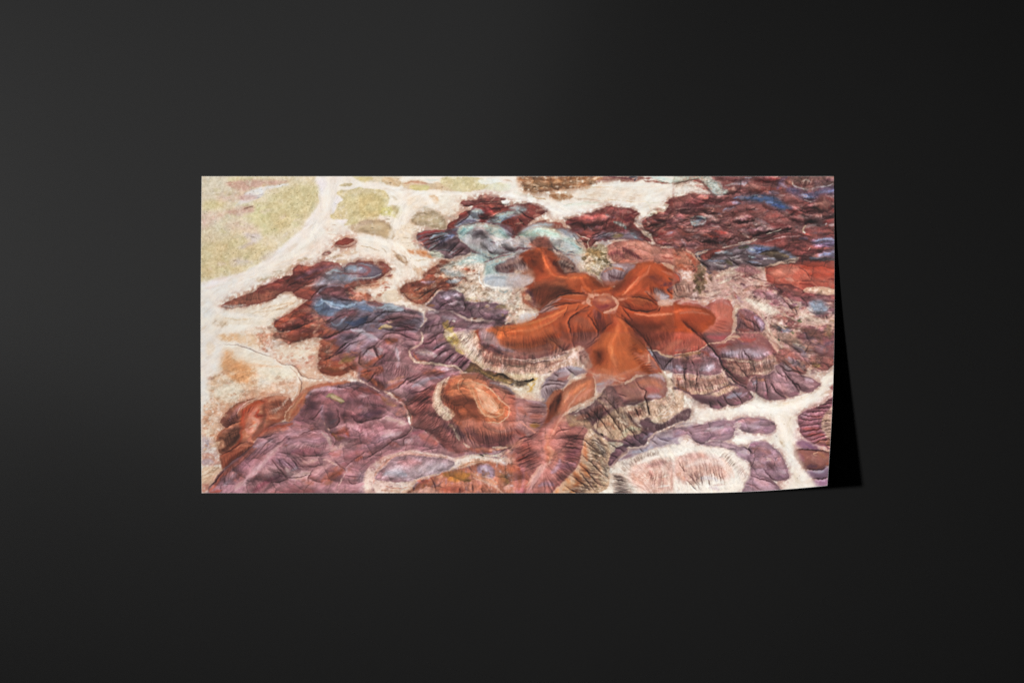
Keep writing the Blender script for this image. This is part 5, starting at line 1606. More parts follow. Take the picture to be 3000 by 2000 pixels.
c 20 7 .5|360,640 480,540/340,760 440,740
# lilac band with rill
p 9a8490 14 1 .1|240,560 260,480 330,420 400,360 480,320 560,305 660,315 720,350 700,370 620,390 560,420 500,500 440,520 380,560 320,640 300,640 260,610
s a8a8bc 60 1 .8|440,350 560,320 660,330
s 9c605c 60 1 .8|440,430 500,420 560,400
s 9c90a8 60 1 .8|300,480 360,420
s c8c0b0 44 1 .8 .4|540,420 580,380 560,460
s ecdcc4 60 1 .8 .5|250,520 260,600 300,620/240,540 300,440
g 10 .6|260,520 330,480 420,470 500,480/330,440 420,440 520,450/520,310 560,350 600,380/400,370 440,400
c 16 7 .5|300,500 420,480/330,620 470,540
# left slope purple
p 9c7474 16 1 .1|-60,600 0,570 60,610 140,610 240,630 320,660 330,740 320,820 280,900 240,950 180,980 80,990 0,1080 -60,1080
s a48c98 60 1 .9|140,620 240,650 310,680
s bc6850 90 1 .8|-20,700 20,780
s b87464 80 1 .8|60,700 140,760
s a86858 80 1 .8|180,780 280,780
s 9c7434 70 1 .8 .2|180,860 260,870
s 8c4438 90 1 .8|20,920 120,960
s cc9484 24 1 .9|60,820 140,880 240,950
c 20 8 .5|120,640 140,800 200,880/320,680 330,760 280,900
g 8 .5|130,690 220,690 320,700/140,740 320,745/140,830 240,840 310,830/0,1060 60,1000 100,980/-60,880 20,900 80,960
f 150,700 300,700/0,700 60,800/50,900 100,980/400,600 360,700/600,500 550,640/700,450 640,600/800,200 760,280/950,100 960,250/1100,100 1250,250/1350,200 1420,320/300,450 350,600/600,330 600,380/100,150 100,350/-50,150 -60,350/300,120 350,320/500,60 560,140
# striped wall (purple + cream) diagonal
p 7c5a5c 12 1 .1|900,500 960,490 1010,560 1060,640 1100,700 1140,790 1180,850 1260,890 1360,930 1380,950 1300,1000 1290,1040 1220,1075 1120,1080 1060,1040 1000,1030 930,1030 880,990 800,950 760,900 720,880 640,880 560,880 500,860 520,760 600,700 700,680 790,610 840,580
s b88068 60 1 .9 .1|560,830 640,790 720,780
s 9c6058 90 1 .8|700,800 820,720 900,700
s a48078 80 1 .8 .2|860,560 900,620 960,680
s 5c3440 40 1 .9|780,840 860,770 960,700 1000,700
s d8c8b8 50 1 .9 .4|500,760 600,700 700,660 800,600 840,570
s dccfc0 26 .9 .8 .5|600,740 700,690 780,640
s 8c5c58 60 1 .8|1000,620 1060,690
p c8a88c 16 1 .3|780,880 860,800 940,760 1020,700 1060,700 1120,800 1180,860 1240,900 1200,960 1100,960 1060,1000 960,1000 880,960
s b88468 60 1 .8 .4|820,880 920,850 980,900
s e0d4bc 60 1 .8 .4|1020,760 1080,800 1100,880
s ccd0b0 60 1 .9 .4|1060,940 1140,900 1220,900
s c0b898 40 1 .8 .4|1040,980 1100,960
s 6c5068 90 1 .9|1080,1040 1180,1000 1260,980
s 8c7c98 60 1 .8|1240,1000 1300,970 1340,940
s 4c3448 60 1 .9|1080,1060 1160,1060
s a48cac 40 1 .7|1200,990 1260,1040
c 30 9 .75|820,560 960,540 1040,660 1120,760/740,900 860,980 1060,1040 1330,960
c 16 9 .6|600,740 800,620/720,880 860,940
t .13 .08 0 8|820,580 1010,560 1180,850 1380,950 1120,1080 880,990 600,880
g 9 .7|820,620 900,720 960,800 1040,920 1080,1000/880,600 980,700 1060,830 1100,900/740,700 800,760 880,860 950,960/700,740 780,800/1080,880 1160,940 1200,1040
# tan stratified bay
p c8a890 14 1 .3|1060,700 1180,680 1300,640 1440,610 1500,560 1490,480 1480,430 1568,470 1640,540 1640,720 1568,760 1500,820 1400,850 1300,800 1240,830 1180,800 1120,760
s a8786c 60 1 .8 .3|1120,740 1200,760 1240,720
s e0ccb4 40 1 .8 .3|1340,720 1460,690 1540,620
s b8988c 30 1 .8 .3|1360,650 1480,620 1540,560
s e0d4c8 10 .8 .9 .4|1360,760 1460,760 1540,690 1568,640/1400,800 1480,790 1568,720
t .1 .14 0 6|1060,700 1300,640 1500,560 1500,440 1640,560 1640,740 1400,850 1120,760
c 20 9 .7|1080,690 1260,650/1160,830 1310,790
c 20 7 .5|1320,650 1500,580/1380,790 1640,700
s 2c1c18 16 .8 .9 .5|1300,680 1310,760
g 11 .8|1270,600 1300,690 1310,770/1180,700 1210,780
p 6a4c58 14 1 .2|1220,830 1300,790 1360,840 1440,850 1520,810 1568,780 1700,700 1700,800 1600,860 1520,900 1440,920 1390,940 1330,920 1260,890
s c8b898 60 1 .8 .5|1340,830 1420,800
s 8c6870 60 1 .8|1480,860 1560,810
s 503444 60 1 .8|1380,890 1440,900
c 26 8 .7|1360,850 1640,750/1380,930 1640,830
s 604454 60 1 .8|1240,850 1330,870
f 850,650 950,800/950,600 1100,800/700,700 800,850/1150,700 1200,800/1400,650 1450,780/1100,950 1150,1040/1250,900 1300,960/1400,850 1450,910

T6
# bottom saddle: big ridge
p a8706c 16 1 .1|-60,1060 60,1000 180,960 240,940 280,900 340,840 400,790 500,760 560,800 600,870 680,880 740,900 720,940 690,1000 680,1080 660,1160 640,1240 560,1340 480,1420 400,1500 380,1600 -60,1600
t .08 .02 0 10|-60,1060 280,900 600,870 740,900 660,1200 400,1500 400,1600 -60,1600
s c08c88 90 1 .9|400,820 340,920 320,1040
s c48c7c 60 1 .8|480,780 420,880 380,960
s c87c64 120 1 .9|330,1080 370,1140 350,1200
s cc8c78 30 1 .8|300,1100 340,1060 400,1120 430,1170 390,1240
s d0b0b0 70 1 .9|360,1220 280,1290 200,1390 140,1500
s d8c0c0 30 1 .8|320,1260 240,1360 170,1480
s b46c60 140 1 .8|100,1060 180,1100
s a85c50 90 1 .7|60,1180 180,1190 260,1180
s b87878 90 1 .7|480,1000 600,1000 660,1040
s 9c6478 110 1 .8|520,1180 580,1140 640,1100
s 94708c 90 1 .8|440,1250 520,1260 600,1240
s a894b4 60 1 .8|380,1320 440,1260 460,1200
s a08cac 60 1 .8|260,1440 340,1420 400,1440
s a46c68 60 1 .7|560,920 660,920
s c49484 70 1 .8 .4|480,820 560,800 600,850
s a07c54 50 1 .8 .4|560,870 640,850 680,860
s a4502c 110 1 .9 .2|-20,1260 60,1280
s 7c3c28 70 1 .8|60,1300 80,1340 70,1400
s 8c3c2c 40 1 .8|-20,1210 80,1190 120,1150
s c06c44 120 1 .8|20,1420 0,1480
s e0a880 60 1 .8|20,1520 -20,1540
s a85c60 60 1 .7|120,1440 100,1520
c 22 9 .6|240,960 220,1060 260,1200/-60,1060 -60,1200 20,1260
c 34 8 .55|440,960 460,1080 500,1200/740,960 680,1100 640,1240
c 26 8 .5|440,1220 380,1300 280,1360/640,1280 500,1480 300,1560
c 16 7 .45|260,1290 160,1400/200,1250 80,1340
g 8 .6|240,930 180,970 100,980 0,1080 -40,1120/0,1215 80,1200 150,1160 230,1120/400,960 440,920 500,910 560,900/430,1000 540,980 640,990 710,1010/460,1060 560,1080 660,1090
# shelf with holes
p b08c74 14 1 .3|500,760 560,770 640,780 720,820 760,870 780,900 740,905 680,880 600,870 540,850 520,800
s 9c5c50 60 1 .7 .2|620,800 720,790
s c0a078 40 1 .8 .4|540,860 600,850
s e8d8c8 10 .8 1 .6|600,765 620,770/690,790 710,795
# cream shoulder and orange wall
p ccab8c 12 1 .3|740,900 800,940 860,980 920,1030 980,1080 940,1180 930,1280 940,1360 920,1460 900,1500 800,1568 780,1600 360,1600 400,1500 480,1420 560,1340 640,1240 670,1100 690,1000 720,950
s d4885c 60 1 .9 .1|700,1040 700,1120 720,1200
s c87848 90 1 .8 .1|660,1240 700,1300 740,1360
s b86434 110 1 .8 .1|600,1320 640,1400 600,1440
s d89868 80 1 .8 .2|520,1380 560,1440 500,1480
s a86c40 60 1 .7 .3|620,1480 560,1520
s e4dcc8 70 1 .9 .4|780,980 840,1060 900,1160
s dcd4bc 70 1 .9 .4|860,1200 900,1300 900,1400
s b89c80 40 1 .8 .5|800,1100 860,1200 880,1260
s 7c6450 60 1 .8 .5|780,1420 820,1500 760,1540
s 9c8c74 60 1 .7 .5|840,1360 880,1440
s d8a070 60 1 .8 .4|440,1480 420,1540
c 50 8 .7|690,960 680,1100 600,1300 420,1500/960,1080 930,1250 930,1400 760,1560
c 30 7 .6|740,920 820,1100 860,1300/920,1060 940,1200 930,1400
t .12 .13 0 8|740,900 980,1080 930,1460 760,1600 600,1600 760,1300 690,1000
g 9 .7|680,1000 760,1060 820,1110/660,1140 760,1220 860,1330 930,1370/640,1230 740,1330 820,1420 920,1450/560,1340 660,1420 760,1500/640,1300 720,1400 800,1500/500,1440 600,1500 680,1560
s 1c120e 20 .8 .9 .6|850,940 870,965
s 2c1c14 16 .8 .8 .6|740,1520 700,1540
# pale knobs left of channel
p c4c0a8 12 1 .3|900,1030 1000,1030 1060,1040 1110,1080 1100,1110 1060,1150 1000,1170 960,1140 930,1080
p 765468 10 1 .1|1000,1080 1060,1060 1110,1080 1100,1120 1040,1160 1000,1220 940,1260 920,1230 940,1160 980,1120
s d8dcc0 26 1 .9 .4|960,1050 1040,1060
s 3c2438 30 1 .8|940,1240 980,1200
g 9 .7|920,1030 1000,1080 1090,1120/940,1150 1000,1180 1010,1200
# purple toes of the wall
p 6c5064 10 1 .1|1060,1060 1100,1000 1160,990 1250,930 1330,920 1380,945 1360,980 1300,1030 1290,1050 1220,1080 1110,1080
s 9c8cac 40 1 .8|1260,1000 1300,960 1350,940
s 443044 44 1 .9|1080,1060 1180,1050
s 8c7494 30 1 .8|1190,1000 1250,1040
g 9 .7|1060,1000 1120,1030 1180,1070/1150,960 1200,1010 1260,1050/1240,920 1300,970
# channel
s a88c84 30 .8 .7|920,1290 1000,1200 1100,1110 1200,1085 1290,1050 1350,960 1568,870
s ecd8cc 20 .5 1|1080,1160 1120,1100 1100,1080 1200,1080 1280,1060 1310,1000 1370,945 1480,900 1568,860 1640,830
# lilac bench right
p a090a4 16 1 .1|1130,1100 1230,1085 1310,1050 1330,1000 1390,950 1480,920 1568,890 1640,860 1640,1060 1568,1050 1400,1080 1260,1120 1140,1180 1060,1200 1020,1200 1080,1160
s 7c7098 44 1 .9|1400,990 1480,1000 1568,980
s 9094b4 50 1 .9|1160,1120 1260,1110 1340,1080
s b8acc0 40 1 .8|1300,1100 1340,1040 1380,980
s 7c5c74 40 1 .7|1060,1190 1140,1150
g 7 .5|1390,975 1450,1010 1520,1020/1330,1010 1400,1050/1220,1090 1260,1120
# pale dome
p ddd0c2 20 1 .3|930,1300 1000,1230 1060,1200 1140,1180 1260,1120 1400,1080 1568,1050 1700,1060 1700,1600 980,1600 920,1480 940,1400
c 36 7 .5|1000,1230 1200,1150 1400,1090/1100,1340 1220,1230 1400,1180
c 40 8 .6|940,1320 930,1420 980,1560/1100,1360 1120,1450 1180,1560
t .12 .06 0 10|930,1300 1260,1120 1700,1060 1700,1600 980,1600
p d9aa9c 40 1 .2|1130,1290 1180,1240 1300,1200 1420,1180 1568,1220 1640,1300 1640,1520 1500,1500 1360,1520 1240,1490 1140,1420 1110,1350
s b88884 90 1 .9|1300,1260 1400,1230 1460,1220
s c08078 60 1 .8|1320,1300 1340,1370
s e0a894 70 1 .9|1150,1340 1200,1400 1260,1440
s f0e0d4 50 1 .9|1200,1230 1320,1180 1400,1160
s f0e4d4 60 1 .9 .3|1420,1140 1540,1150
s e4c4b4 60 1 .8|1440,1280 1480,1360 1500,1440
s e8d8cc 30 1 .8 .4|1440,1360 1500,1340/1400,1460 1500,1440
c 12 8 .5|1340,1260 1600,1280/1300,1480 1600,1500
s f0ece0 20 .7 1|820,1520 900,1490 960,1490
p efe9da 8 1|800,1530 880,1492 940,1488 970,1510 980,1530 800,1560
f 300,1000 100,1020/500,1000 700,1020/500,1150 680,1200/450,1300 560,1480/700,1300 850,1420/750,1000 880,1150/850,1200 930,1350/1000,1230 1150,1300/1000,1400 1150,1450/1300,1150 1350,1250/1450,1300 1480,1450/180,1350 100,1440/1250,1000 1320,1050/1000,1050 1080,1120/50,1300 60,1400
T3
# base dark red hills
p 804a46 10 1 .1|0,50 1560,40 1560,900 1100,900 0,760
t .1 .1 0 8|0,50 1560,40 1560,900 0,760
p ebe2d6 12 1|-60,100 60,120 160,100 240,120 300,180 330,220 260,220 140,215 60,240 -60,245
s d0b8a8 20 .9 .8 .3|0,160 160,140 280,180
s a85048 16 .9 .8 .4|160,90 240,110/180,140 330,165/200,160 300,175
p 7c6458 8 1 .2|-60,100 40,95 140,65 260,55 230,75 120,105 40,125 -60,135
p c0d0c0 10 1 .2|-60,55 120,52 220,50 180,75 60,95 -60,115
p bcd0c4 10 1 .2|230,60 290,50 330,60 370,100 420,120 440,170 490,190 500,210 450,230 400,235 350,210 310,150 260,110
s e0ecdc 20 .8 .9 .4|280,70 360,130 420,190
s 8ca8a0 12 .8 .8 .5|400,230 350,190/300,130 330,160
c 14 6 .5|240,70 400,225/330,60 490,190
s 8a4840 50 1 .9 .4|520,80 620,110 720,80
s a48880 30 .9 .9 .4|470,150 540,130 640,125
s 9c94a0 24 .9 .8 .4|600,130 680,120/660,75 730,70
s 8c3c38 60 1 .9 .3|760,100 880,90 1000,80
s 944840 50 1 .8 .4|700,190 860,180 1000,170
s 6c5880 60 1 .8 .2|970,170 1000,110 1060,60
s 5c3038 20 1 .8 .5|440,170 470,190/560,90 620,70
# fan top right
p a4786c 10 1 .3|1090,70 1200,50 1560,45 1560,150 1440,150 1340,170 1260,185 1180,160 1120,120
s dcd0bc 22 .8 1 .4|1120,110 1130,145 1200,170 1270,185 1340,165 1440,150 1500,125
s e8dcc8 20 .9 .9 .5|1210,100 1250,90 1280,110
s 783c3c 30 1 .8 .3|1150,130 1250,140 1340,120
s 98606c 26 1 .8 .4|1400,90 1500,80
c 26 8 .7|1180,60 1500,60/1140,170 1440,160
p 565088 18 1 .2|1060,190 1100,160 1180,180 1260,200 1340,180 1440,160 1560,150 1560,230 1480,230 1400,220 1340,260 1280,290 1220,260 1140,230
s 8c98c8 44 1 .9 .2|1200,220 1260,250 1320,260
s 6c6ca0 30 1 .8 .3|1340,210 1440,200 1540,190
s 3c3460 24 1 .8 .3|1100,195 1180,200
s d8c8c0 10 .8 .9 .4|1230,280 1280,295 1330,290
s 94504c 40 1 .9 .4|1120,260 1200,300 1300,320
s 8c4440 40 1 .8 .4|1440,260 1540,300
s 3c1c20 16 1 .8 .4|1480,240 1540,270
# blue patches
p 3c5480 16 1 .1|560,265 640,240 740,225 820,228 920,240 980,270 1020,300 1080,340 1110,360 1040,380 960,365 900,330 850,300 720,300 640,280
s 22304c 30 1 .9|740,245 840,240
s 1e2c48 30 1 .8|700,280 800,285
s 7088c8 44 1 .8|860,310 960,290
s 3c58a8 40 1 .9|920,330 1040,350
s 6c94cc 26 1 .9|560,260 640,250 700,260
s a0a8a0 8 .8 .9|730,240 790,235
s 8098c8 44 1 .9 .2|540,300 620,310
s 909cc4 40 1 .8 .3|450,380 520,355 560,350
s a08c9c 30 1 .7 .3|400,420 460,390
# mottled relief
s 94504c 70 1 .8 .3|60,280 200,290 340,260
s 5c2828 44 1 .8 .3|120,320 260,330 400,320
s 8c4848 50 1 .8 .3|300,290 420,310 520,290
s 8c5450 40 1 .8 .3|0,280 20,330
s c09084 14 .9 .8 .4|0,370 100,355 200,360/60,400 160,380
s 8a4440 50 1 .8 .3|560,400 680,380 760,400
s 4c2420 50 1 .9 .3|540,400 600,440/640,460 700,460
s 98544c 44 1 .8 .3|340,370 440,390 540,440
s b07870 20 1 .8 .5|360,440 440,480/300,420 400,460
s 9c5048 60 1 .8 .3|850,440 960,430 1040,460
s 703030 60 1 .8 .3|820,470 940,520 1060,520
s 9c7c78 60 1 .8 .5|720,480 780,510 860,540
s a88c88 40 1 .8 .5|720,550 840,560 920,560
s 8c4440 60 1 .8 .4|1060,380 1160,400 1260,400
s b88880 16 .9 .8 .5|1100,330 1200,390/1200,420 1280,460/1320,400 1420,420
s 5c2c30 60 1 .8 .4|1120,460 1200,500 1300,480
s 7c5c5c 50 1 .7 .5|1140,540 1220,540
s 883c38 40 1 .8 .4|1340,340 1460,360 1540,400
s 2c181c 60 1 .9 .2|1240,500 1340,470 1460,440 1560,420
s 30181c 60 1 .9 .3|740,620 860,600 1000,580 1100,560
s 5c3c40 40 1 .8 .4|600,560 700,560
s 301818 60 1 .8 .3|620,600 700,610
# ring
p a8b0ac 10 1 .4|140,450 200,432 270,440 295,465 280,510 210,525 150,515
p 7c94b0 8 1 .2|180,455 220,442 260,450 270,475 220,490 185,480
s d8e0d4 9 .7 .9 .4|160,460 220,435 280,455 275,500 210,515
s 5a5c60 7 .7 .8 .4|165,490 200,500 260,490
# lower hill
s a05c54 60 1 .8 .3|0,440 80,420
s 94483c 70 1 .8 .3|20,560 100,600 200,590
s 9c5850 70 1 .8 .4|260,540 360,540 460,500
s a46c64 50 1 .8 .4|560,520 620,570 700,620
s b09088 40 1 .8 .4|640,600 700,640
s a03c30 50 1 .9 .3|220,640 300,620 400,640
s 2c1414 50 1 .9 .3|220,680 320,680 400,690
s 9c3c34 60 1 .8 .3|380,580 480,600
s 5c2c24 60 1 .8 .4|500,640 560,680
s a08480 50 1 .8 .4|420,680 480,720
s b09090 40 1 .8 .4|60,660 100,720
s 8c4c40 40 1 .8 .4|0,700 40,720
s 6c3c34 50 1 .8 .4|160,740 260,750 400,740
c 22 8 .6|480,620 700,640/420,740 620,700
c 16 8 .5|200,640 420,640/180,740 420,740
s b88078 12 .9 .8 .5|140,600 260,600/300,560 440,560
s b8847c 14 .9 .8 .5|20,500 120,540/320,500 500,480
s e8d8c4 24 .8 1 .3|600,690 700,680 780,655
s dccab4 26 .9 .9 .5|720,680 760,640 820,640
# right red bank
p 864440 14 1 .2|800,680 900,640 1020,610 1140,590 1230,600 1250,540 1300,510 1400,490 1560,445 1560,700 1560,800 1300,790 1180,820 1100,820 1000,740 900,710 800,700
s a08c88 50 1 .9 .3|1240,540 1340,520 1440,510
s 8c3430 30 1 .9|1400,510 1500,470 1560,460
s b0a4b8 26 1 .8 .3|1470,520 1540,510
s ecd4a8 20 .6 1|1250,520 1220,550 1220,580 1235,600
s c89c94 20 1 .8 .3|860,680 1000,640 1200,620
s 943830 40 1 .8 .3|920,680 1000,660
s 5c2c2c 70 1 .8 .3|980,740 1120,740 1240,720
s 983c34 26 1 .8 .3|1220,610 1360,620 1500,630
s 7c6c8c 40 1 .8|1180,650 1260,650
p 5c5684 16 1|1300,680 1360,650 1440,645 1560,660 1560,730 1440,735 1360,720
s 8c98c0 30 1 .9|1340,665 1440,655 1540,670
s 3c2c50 20 1 .9|1400,710 1560,725
s a85c50 20 1 .8 .4|1340,750 1500,745
p 6c6c94 12 1 .1|1370,800 1440,770 1560,755 1560,830 1440,825 1380,825
s e0c0a8 7 .7 .9|1285,730 1265,755
p 94504c 10 1 .2|1100,830 1200,820 1300,820 1280,860 1180,880 1120,890
p 6c6464 10 1 .2|1280,830 1420,825 1520,840 1540,860 1440,865 1320,860
s 6c70a0 16 1 .8|1280,835 1400,840
g 9 .6|1230,500 1340,485 1450,460 1560,435/740,640 840,645 960,610 1080,590 1180,590/1080,800 1180,820 1300,815
# salmon head (from tile 2)
p b06c58 16 1 .2|-60,740 0,730 60,740 120,770 180,810 220,860 240,930 220,1000 160,960 0,960 -60,960
s b8543c 60 1 .8 .3|100,800 160,840 180,900
s c89880 26 1 .8 .5|60,740 140,780 200,850
s c05c48 50 1 .8 .3|-20,800 40,830
s a8583c 60 1 .8 .3|20,900 100,940
s 8c4c3c 30 1 .7 .5|120,960 160,900
t .09 .12 0 8|-60,740 60,740 200,840 240,930 0,960
# folded blue/red ridges centre
p 6a5a64 12 1 .1|180,790 260,760 360,745 440,760 560,740 640,690 740,690 860,720 1000,740 1080,780 1150,820 1150,840 1000,870 860,920 700,920 560,915 420,960 320,980 260,920 220,850
p 84403a 10 1 .1|240,810 300,770 380,745 480,760 440,790 380,800 300,850 260,850
c 14 7 .5|260,800 460,760/290,860 400,800
s 8c9cac 40 1 .9 .3|380,790 460,780 540,800
s b0a4a8 40 1 .8 .4|500,820 600,850 640,870
s 6c7494 26 1 .9 .2|300,860 400,860 480,870
s 5c5038 50 1 .9 .2|480,860 540,900
s 3c2c38 40 1 .9|250,880 320,920
s 3c2830 30 1 .8|560,880 640,900
s b8b0b0 18 1 .8 .4|360,880 440,880
s 4c4030 40 1 .9 .4|600,740 680,720
s 4c584c 24 1 .8 .3|660,740 700,720
s 9c5044 16 1 .8|660,700 800,700 940,730
p 6474a0 14 1 .1|690,760 740,730 860,730 960,750 1040,780 1090,810 1080,830 900,800 800,800 740,790
s b0c8cc 30 .9 .9 .4|700,750 760,760/700,820 760,830
s 4c5c98 20 1 .8|780,755 880,750
p 6c5844 16 1 .1|800,800 860,770 940,755 1020,780 1090,815 1060,840 960,840 880,820
s 544c74 26 1 .8|740,840 860,850
s 8c98bc 20 1 .9 .2|680,870 760,875 820,890
s a8a0a8 26 1 .8 .4|840,850 940,840
s 7c88a0 20 1 .8|880,840 960,855/1090,820 1150,825
p e0cdb4 10 1 .2|850,920 940,890 1040,860 1140,830 1180,835 1140,870 1060,890 980,900 880,915
s b88878 16 .9 .8 .3|940,900 1060,880 1140,860
g 9 .7|480,820 560,880 620,910/660,860 740,900 860,915/780,800 880,770 980,765/240,790 220,850 280,900 320,950
s e8d8c4 20 .8 .9 .3|180,800 220,790 300,765/210,820 240,850
f 300,850 500,780/700,780 1000,780/100,600 500,560/800,250 1100,340/300,300 600,300/1200,600 1500,560/1250,100 1240,170/1400,100 1430,160/900,600 1100,560/1200,400 1300,480/600,600 660,680/300,650 300,730/150,850 200,900
# cream and pink centre-right slope
p c0a294 18 1 .3|220,900 320,960 420,960 560,940 640,910 760,930 860,920 920,900 900,1000 940,1080 1000,1100 1160,1130 1300,1110 1560,1130 1560,1568 1560,1700 900,1700 840,1568 700,1600 560,1600 540,1400 560,1300 500,1200 300,1230 100,1220 0,1230 -60,1240 -60,1060 60,1040 160,1060 220,1000
t .09 .10 0 10|220,900 860,920 940,1080 1560,1130 1560,1700 860,1600 560,1560 560,1300 100,1220 -60,1200
s d8c4ac 110 1 .9 .4|400,1030 480,1000 600,960
s b48478 60 1 .9 .4|420,1090 560,1050 660,1020
s c49488 50 1 .8 .4|560,1080 700,1060 780,1040
s 94605c 100 1 .9|600,960 700,940 780,970
s 8c5858 60 1 .8 .3|640,1020 740,990
s 5c4030 70 1 .9 .5|220,960 260,1040 260,1120
s 7c6c48 50 1 .8 .6|180,1000 220,1100 230,1180
s 3c2c20 26 1 .8 .6|260,1070 280,1120 240,1140
s 4a4450 30 1 .8 .4|280,960 340,980
s 7c5c4c 50 1 .7 .5|320,1020 360,1060
c 16 8 .6|180,880 240,1080/140,920 180,1160
c 16 8 .5|360,960 600,940/400,1080 620,1040
s e4d8c0 50 1 .9 .4|220,1190 340,1180 440,1150
s c8a898 50 1 .8 .4|300,1140 420,1110 540,1130
s e0d4bc 40 1 .8 .5|540,1130 520,1180 540,1240
s 9c5c50 80 1 .8 .3|680,1130 780,1120 880,1100
s c0b09c 30 1 .8 .4|740,1100 860,1080
s 8c6854 40 1 .7 .4|640,1150 700,1110
s a87480 60 1 .8 .3|800,1180 900,1160 960,1220
s b090a8 40 1 .8 .3|920,1200 960,1260/580,1200 640,1260
s 94506c 24 1 .8 .3|900,1270 980,1290
s e8dcc0 80 1 .9 .5|680,1240 780,1260 880,1290
s e0d0b8 60 1 .8 .5|740,1300 840,1340 1000,1300
s ece0c8 20 .9 .9 .5|860,930 850,1000 880,1060 920,1090
s 8c5850 40 1 .8 .4|560,1160 580,1220
# strata flank (left)
p c0a08c 14 1 .3|-60,1050 0,1080 60,1050 110,1040 150,1100 180,1160 120,1200 0,1230 -60,1220
c 14 8 .65|-40,1080 120,1060/0,1220 140,1160
p 9c5848 12 1 .2|-60,970 0,965 40,990 50,1060 0,1085 -60,1080
s c05840 30 1 .8|-40,1000 0,1000 30,1050
s b8a8b0 14 1 .9|0,970 40,1010 50,1060
# red dome right
p b45546 12 1 .1|860,920 900,915 1000,900 1120,890 1200,870 1300,860 1400,868 1560,880 1560,1130 1480,1120 1400,1110 1320,1110 1240,1120 1300,1160 1200,1150 1000,1095 920,1095 880,1060 858,1000
t .09 .03 0 8|860,920 1200,870 1560,880 1560,1130 1240,1120 920,1095
s bc7464 130 1 .8|920,980 1060,960 1160,940
s b4402a 120 1 .9|1220,920 1360,920 1500,940
s b0402c 90 1 .9|1280,990 1420,1000 1540,990
s c05a48 60 1 .8|1140,1010 1240,1050 1400,1080
s c88878 60 1 .8|1060,1030 1120,1050
s 7c2820 30 1 .9|1180,1080 1280,1090 1340,1110/1460,1040 1560,1035
s 7c3028 20 1 .9|1200,1060 1300,1060
g 7 .4|1180,920 1240,970 1300,1040/860,930 1000,900 1140,890
p 8c4844 14 1 .1|940,1100 1040,1085 1140,1110 1220,1150 1340,1180 1560,1190 1560,1260 1400,1250 1220,1240 1080,1220 1000,1180
s 5c2828 24 1 .9|960,1095 1060,1090 1180,1130 1240,1160
s 6c3c48 60 1 .8|1200,1200 1340,1210 1500,1200
s 9c5450 50 1 .7|1040,1150 1140,1170
p d0b898 12 .95 .4|1220,1150 1260,1120 1360,1115 1480,1130 1560,1140 1560,1180 1440,1190 1340,1170 1260,1165
s 8c7098 40 1 .7 .3|1260,1260 1400,1240
# blue knob + cliffs
s 5c4858 60 1 .8 .3|1180,1220 1240,1280
s d8c8b8 50 1 .8 .5|1140,1300 1240,1310 1280,1340
s 8c4c44 60 1 .8 .4|1080,1320 1140,1360
s 885048 100 1 .8 .4|980,1380 1080,1400 1120,1440
p 8c98b4 16 1 .3|1270,1300 1310,1250 1400,1240 1440,1300 1450,1350 1380,1370 1310,1350
s e8ece8 30 .8 .9 .5|1270,1300 1310,1320
s 5870a8 20 1 .7|1360,1330 1420,1320
s 5c404c 60 1 .8 .3|1480,1320 1540,1360
s a87c84 30 1 .8 .4|1440,1340 1540,1350
s 8c545c 26 1 .8 .4|1360,1380 1460,1380
s dccab8 80 1 .9 .5|1200,1420 1340,1400 1460,1440
s ecdcc8 24 1 .9 .5|1160,1390 1260,1420/1400,1460 1540,1420
s c8a48c 80 1 .8 .4|1440,1490 1540,1480
s 4c4c34 30 .9 .8 .6|1160,1430 1210,1440
s 8c5c50 80 1 .8 .4|1200,1520 1320,1500
s 6c5058 60 1 .8 .4|1240,1560 1380,1540
g 8 .7|1080,1220 1140,1300 1160,1400/1440,1360 1440,1420
s 2c1c18 10 .8 .9 .5|830,1160 850,1170
s 9c6c60 60 1 .7 .5|880,1480 1000,1480
s d8c4a8 40 1 .8 .5|880,1420 960,1500 1040,1520
# lobe lilac with cream edge
p dcc8ac 14 1 .4|560,1280 620,1300 760,1340 830,1390 870,1460 900,1540 860,1600 780,1600 540,1568 530,1500 545,1400
p 8a5c64 12 1 .1|575,1370 640,1320 720,1340 790,1390 840,1440 850,1500 830,1540 780,1545 700,1540 600,1545 560,1520 590,1450
s 8c84ac 60 1 .9|760,1400 820,1460 820,1510
s 944c48 60 1 .8|620,1380 660,1420
s b090a0 26 1 .8|640,1320 720,1345 780,1390
s 6c3c48 40 1 .8|700,1500 760,1530
c 16 9 .6|600,1360 780,1420/620,1540 820,1540
s a85850 50 1 .7|600,1520 700,1530
p 7484a0 14 1 .3|980,1500 1040,1490 1100,1530 1060,1550 1000,1540
s 3c4c2c 26 .9 .8 .6|980,1520 1010,1540/1100,1540 1140,1550
f 600,1400 700,1530/1000,1200 1150,1350/300,1200 500,1140/400,1000 450,1080/1100,950 1250,1050/1200,1150 1400,1180/1250,1400 1500,1440/50,1100 70,1200/200,900 230,1100/900,1450 1000,1550/700,1000 800,1060

T3
# east arm end
p c0685a 14 1 .1|-40,1290 100,1240 180,1240 280,1290 340,1250 420,1230 500,1240 540,1290 560,1360 550,1440 530,1530 520,1600 400,1680 300,1700 -40,1700
t .055 .015 0 8|-40,1290 180,1240 500,1240 550,1400 520,1640 -40,1700
s bc8078 60 1 .9|360,1260 440,1240 510,1290
s d8b0a8 30 1 .8|-20,1290 100,1250 220,1270 290,1310
s f0e4dc 10 .7 1|20,1260 100,1238 200,1240 280,1290/300,1280 380,1240 440,1225
s b0606c 26 1 .6|230,1300 320,1310
p ae4a24 16 1|-60,1290 60,1285 180,1295 280,1315 350,1360 385,1400 370,1450 340,1480 300,1500 200,1600 180,1700 -60,1700
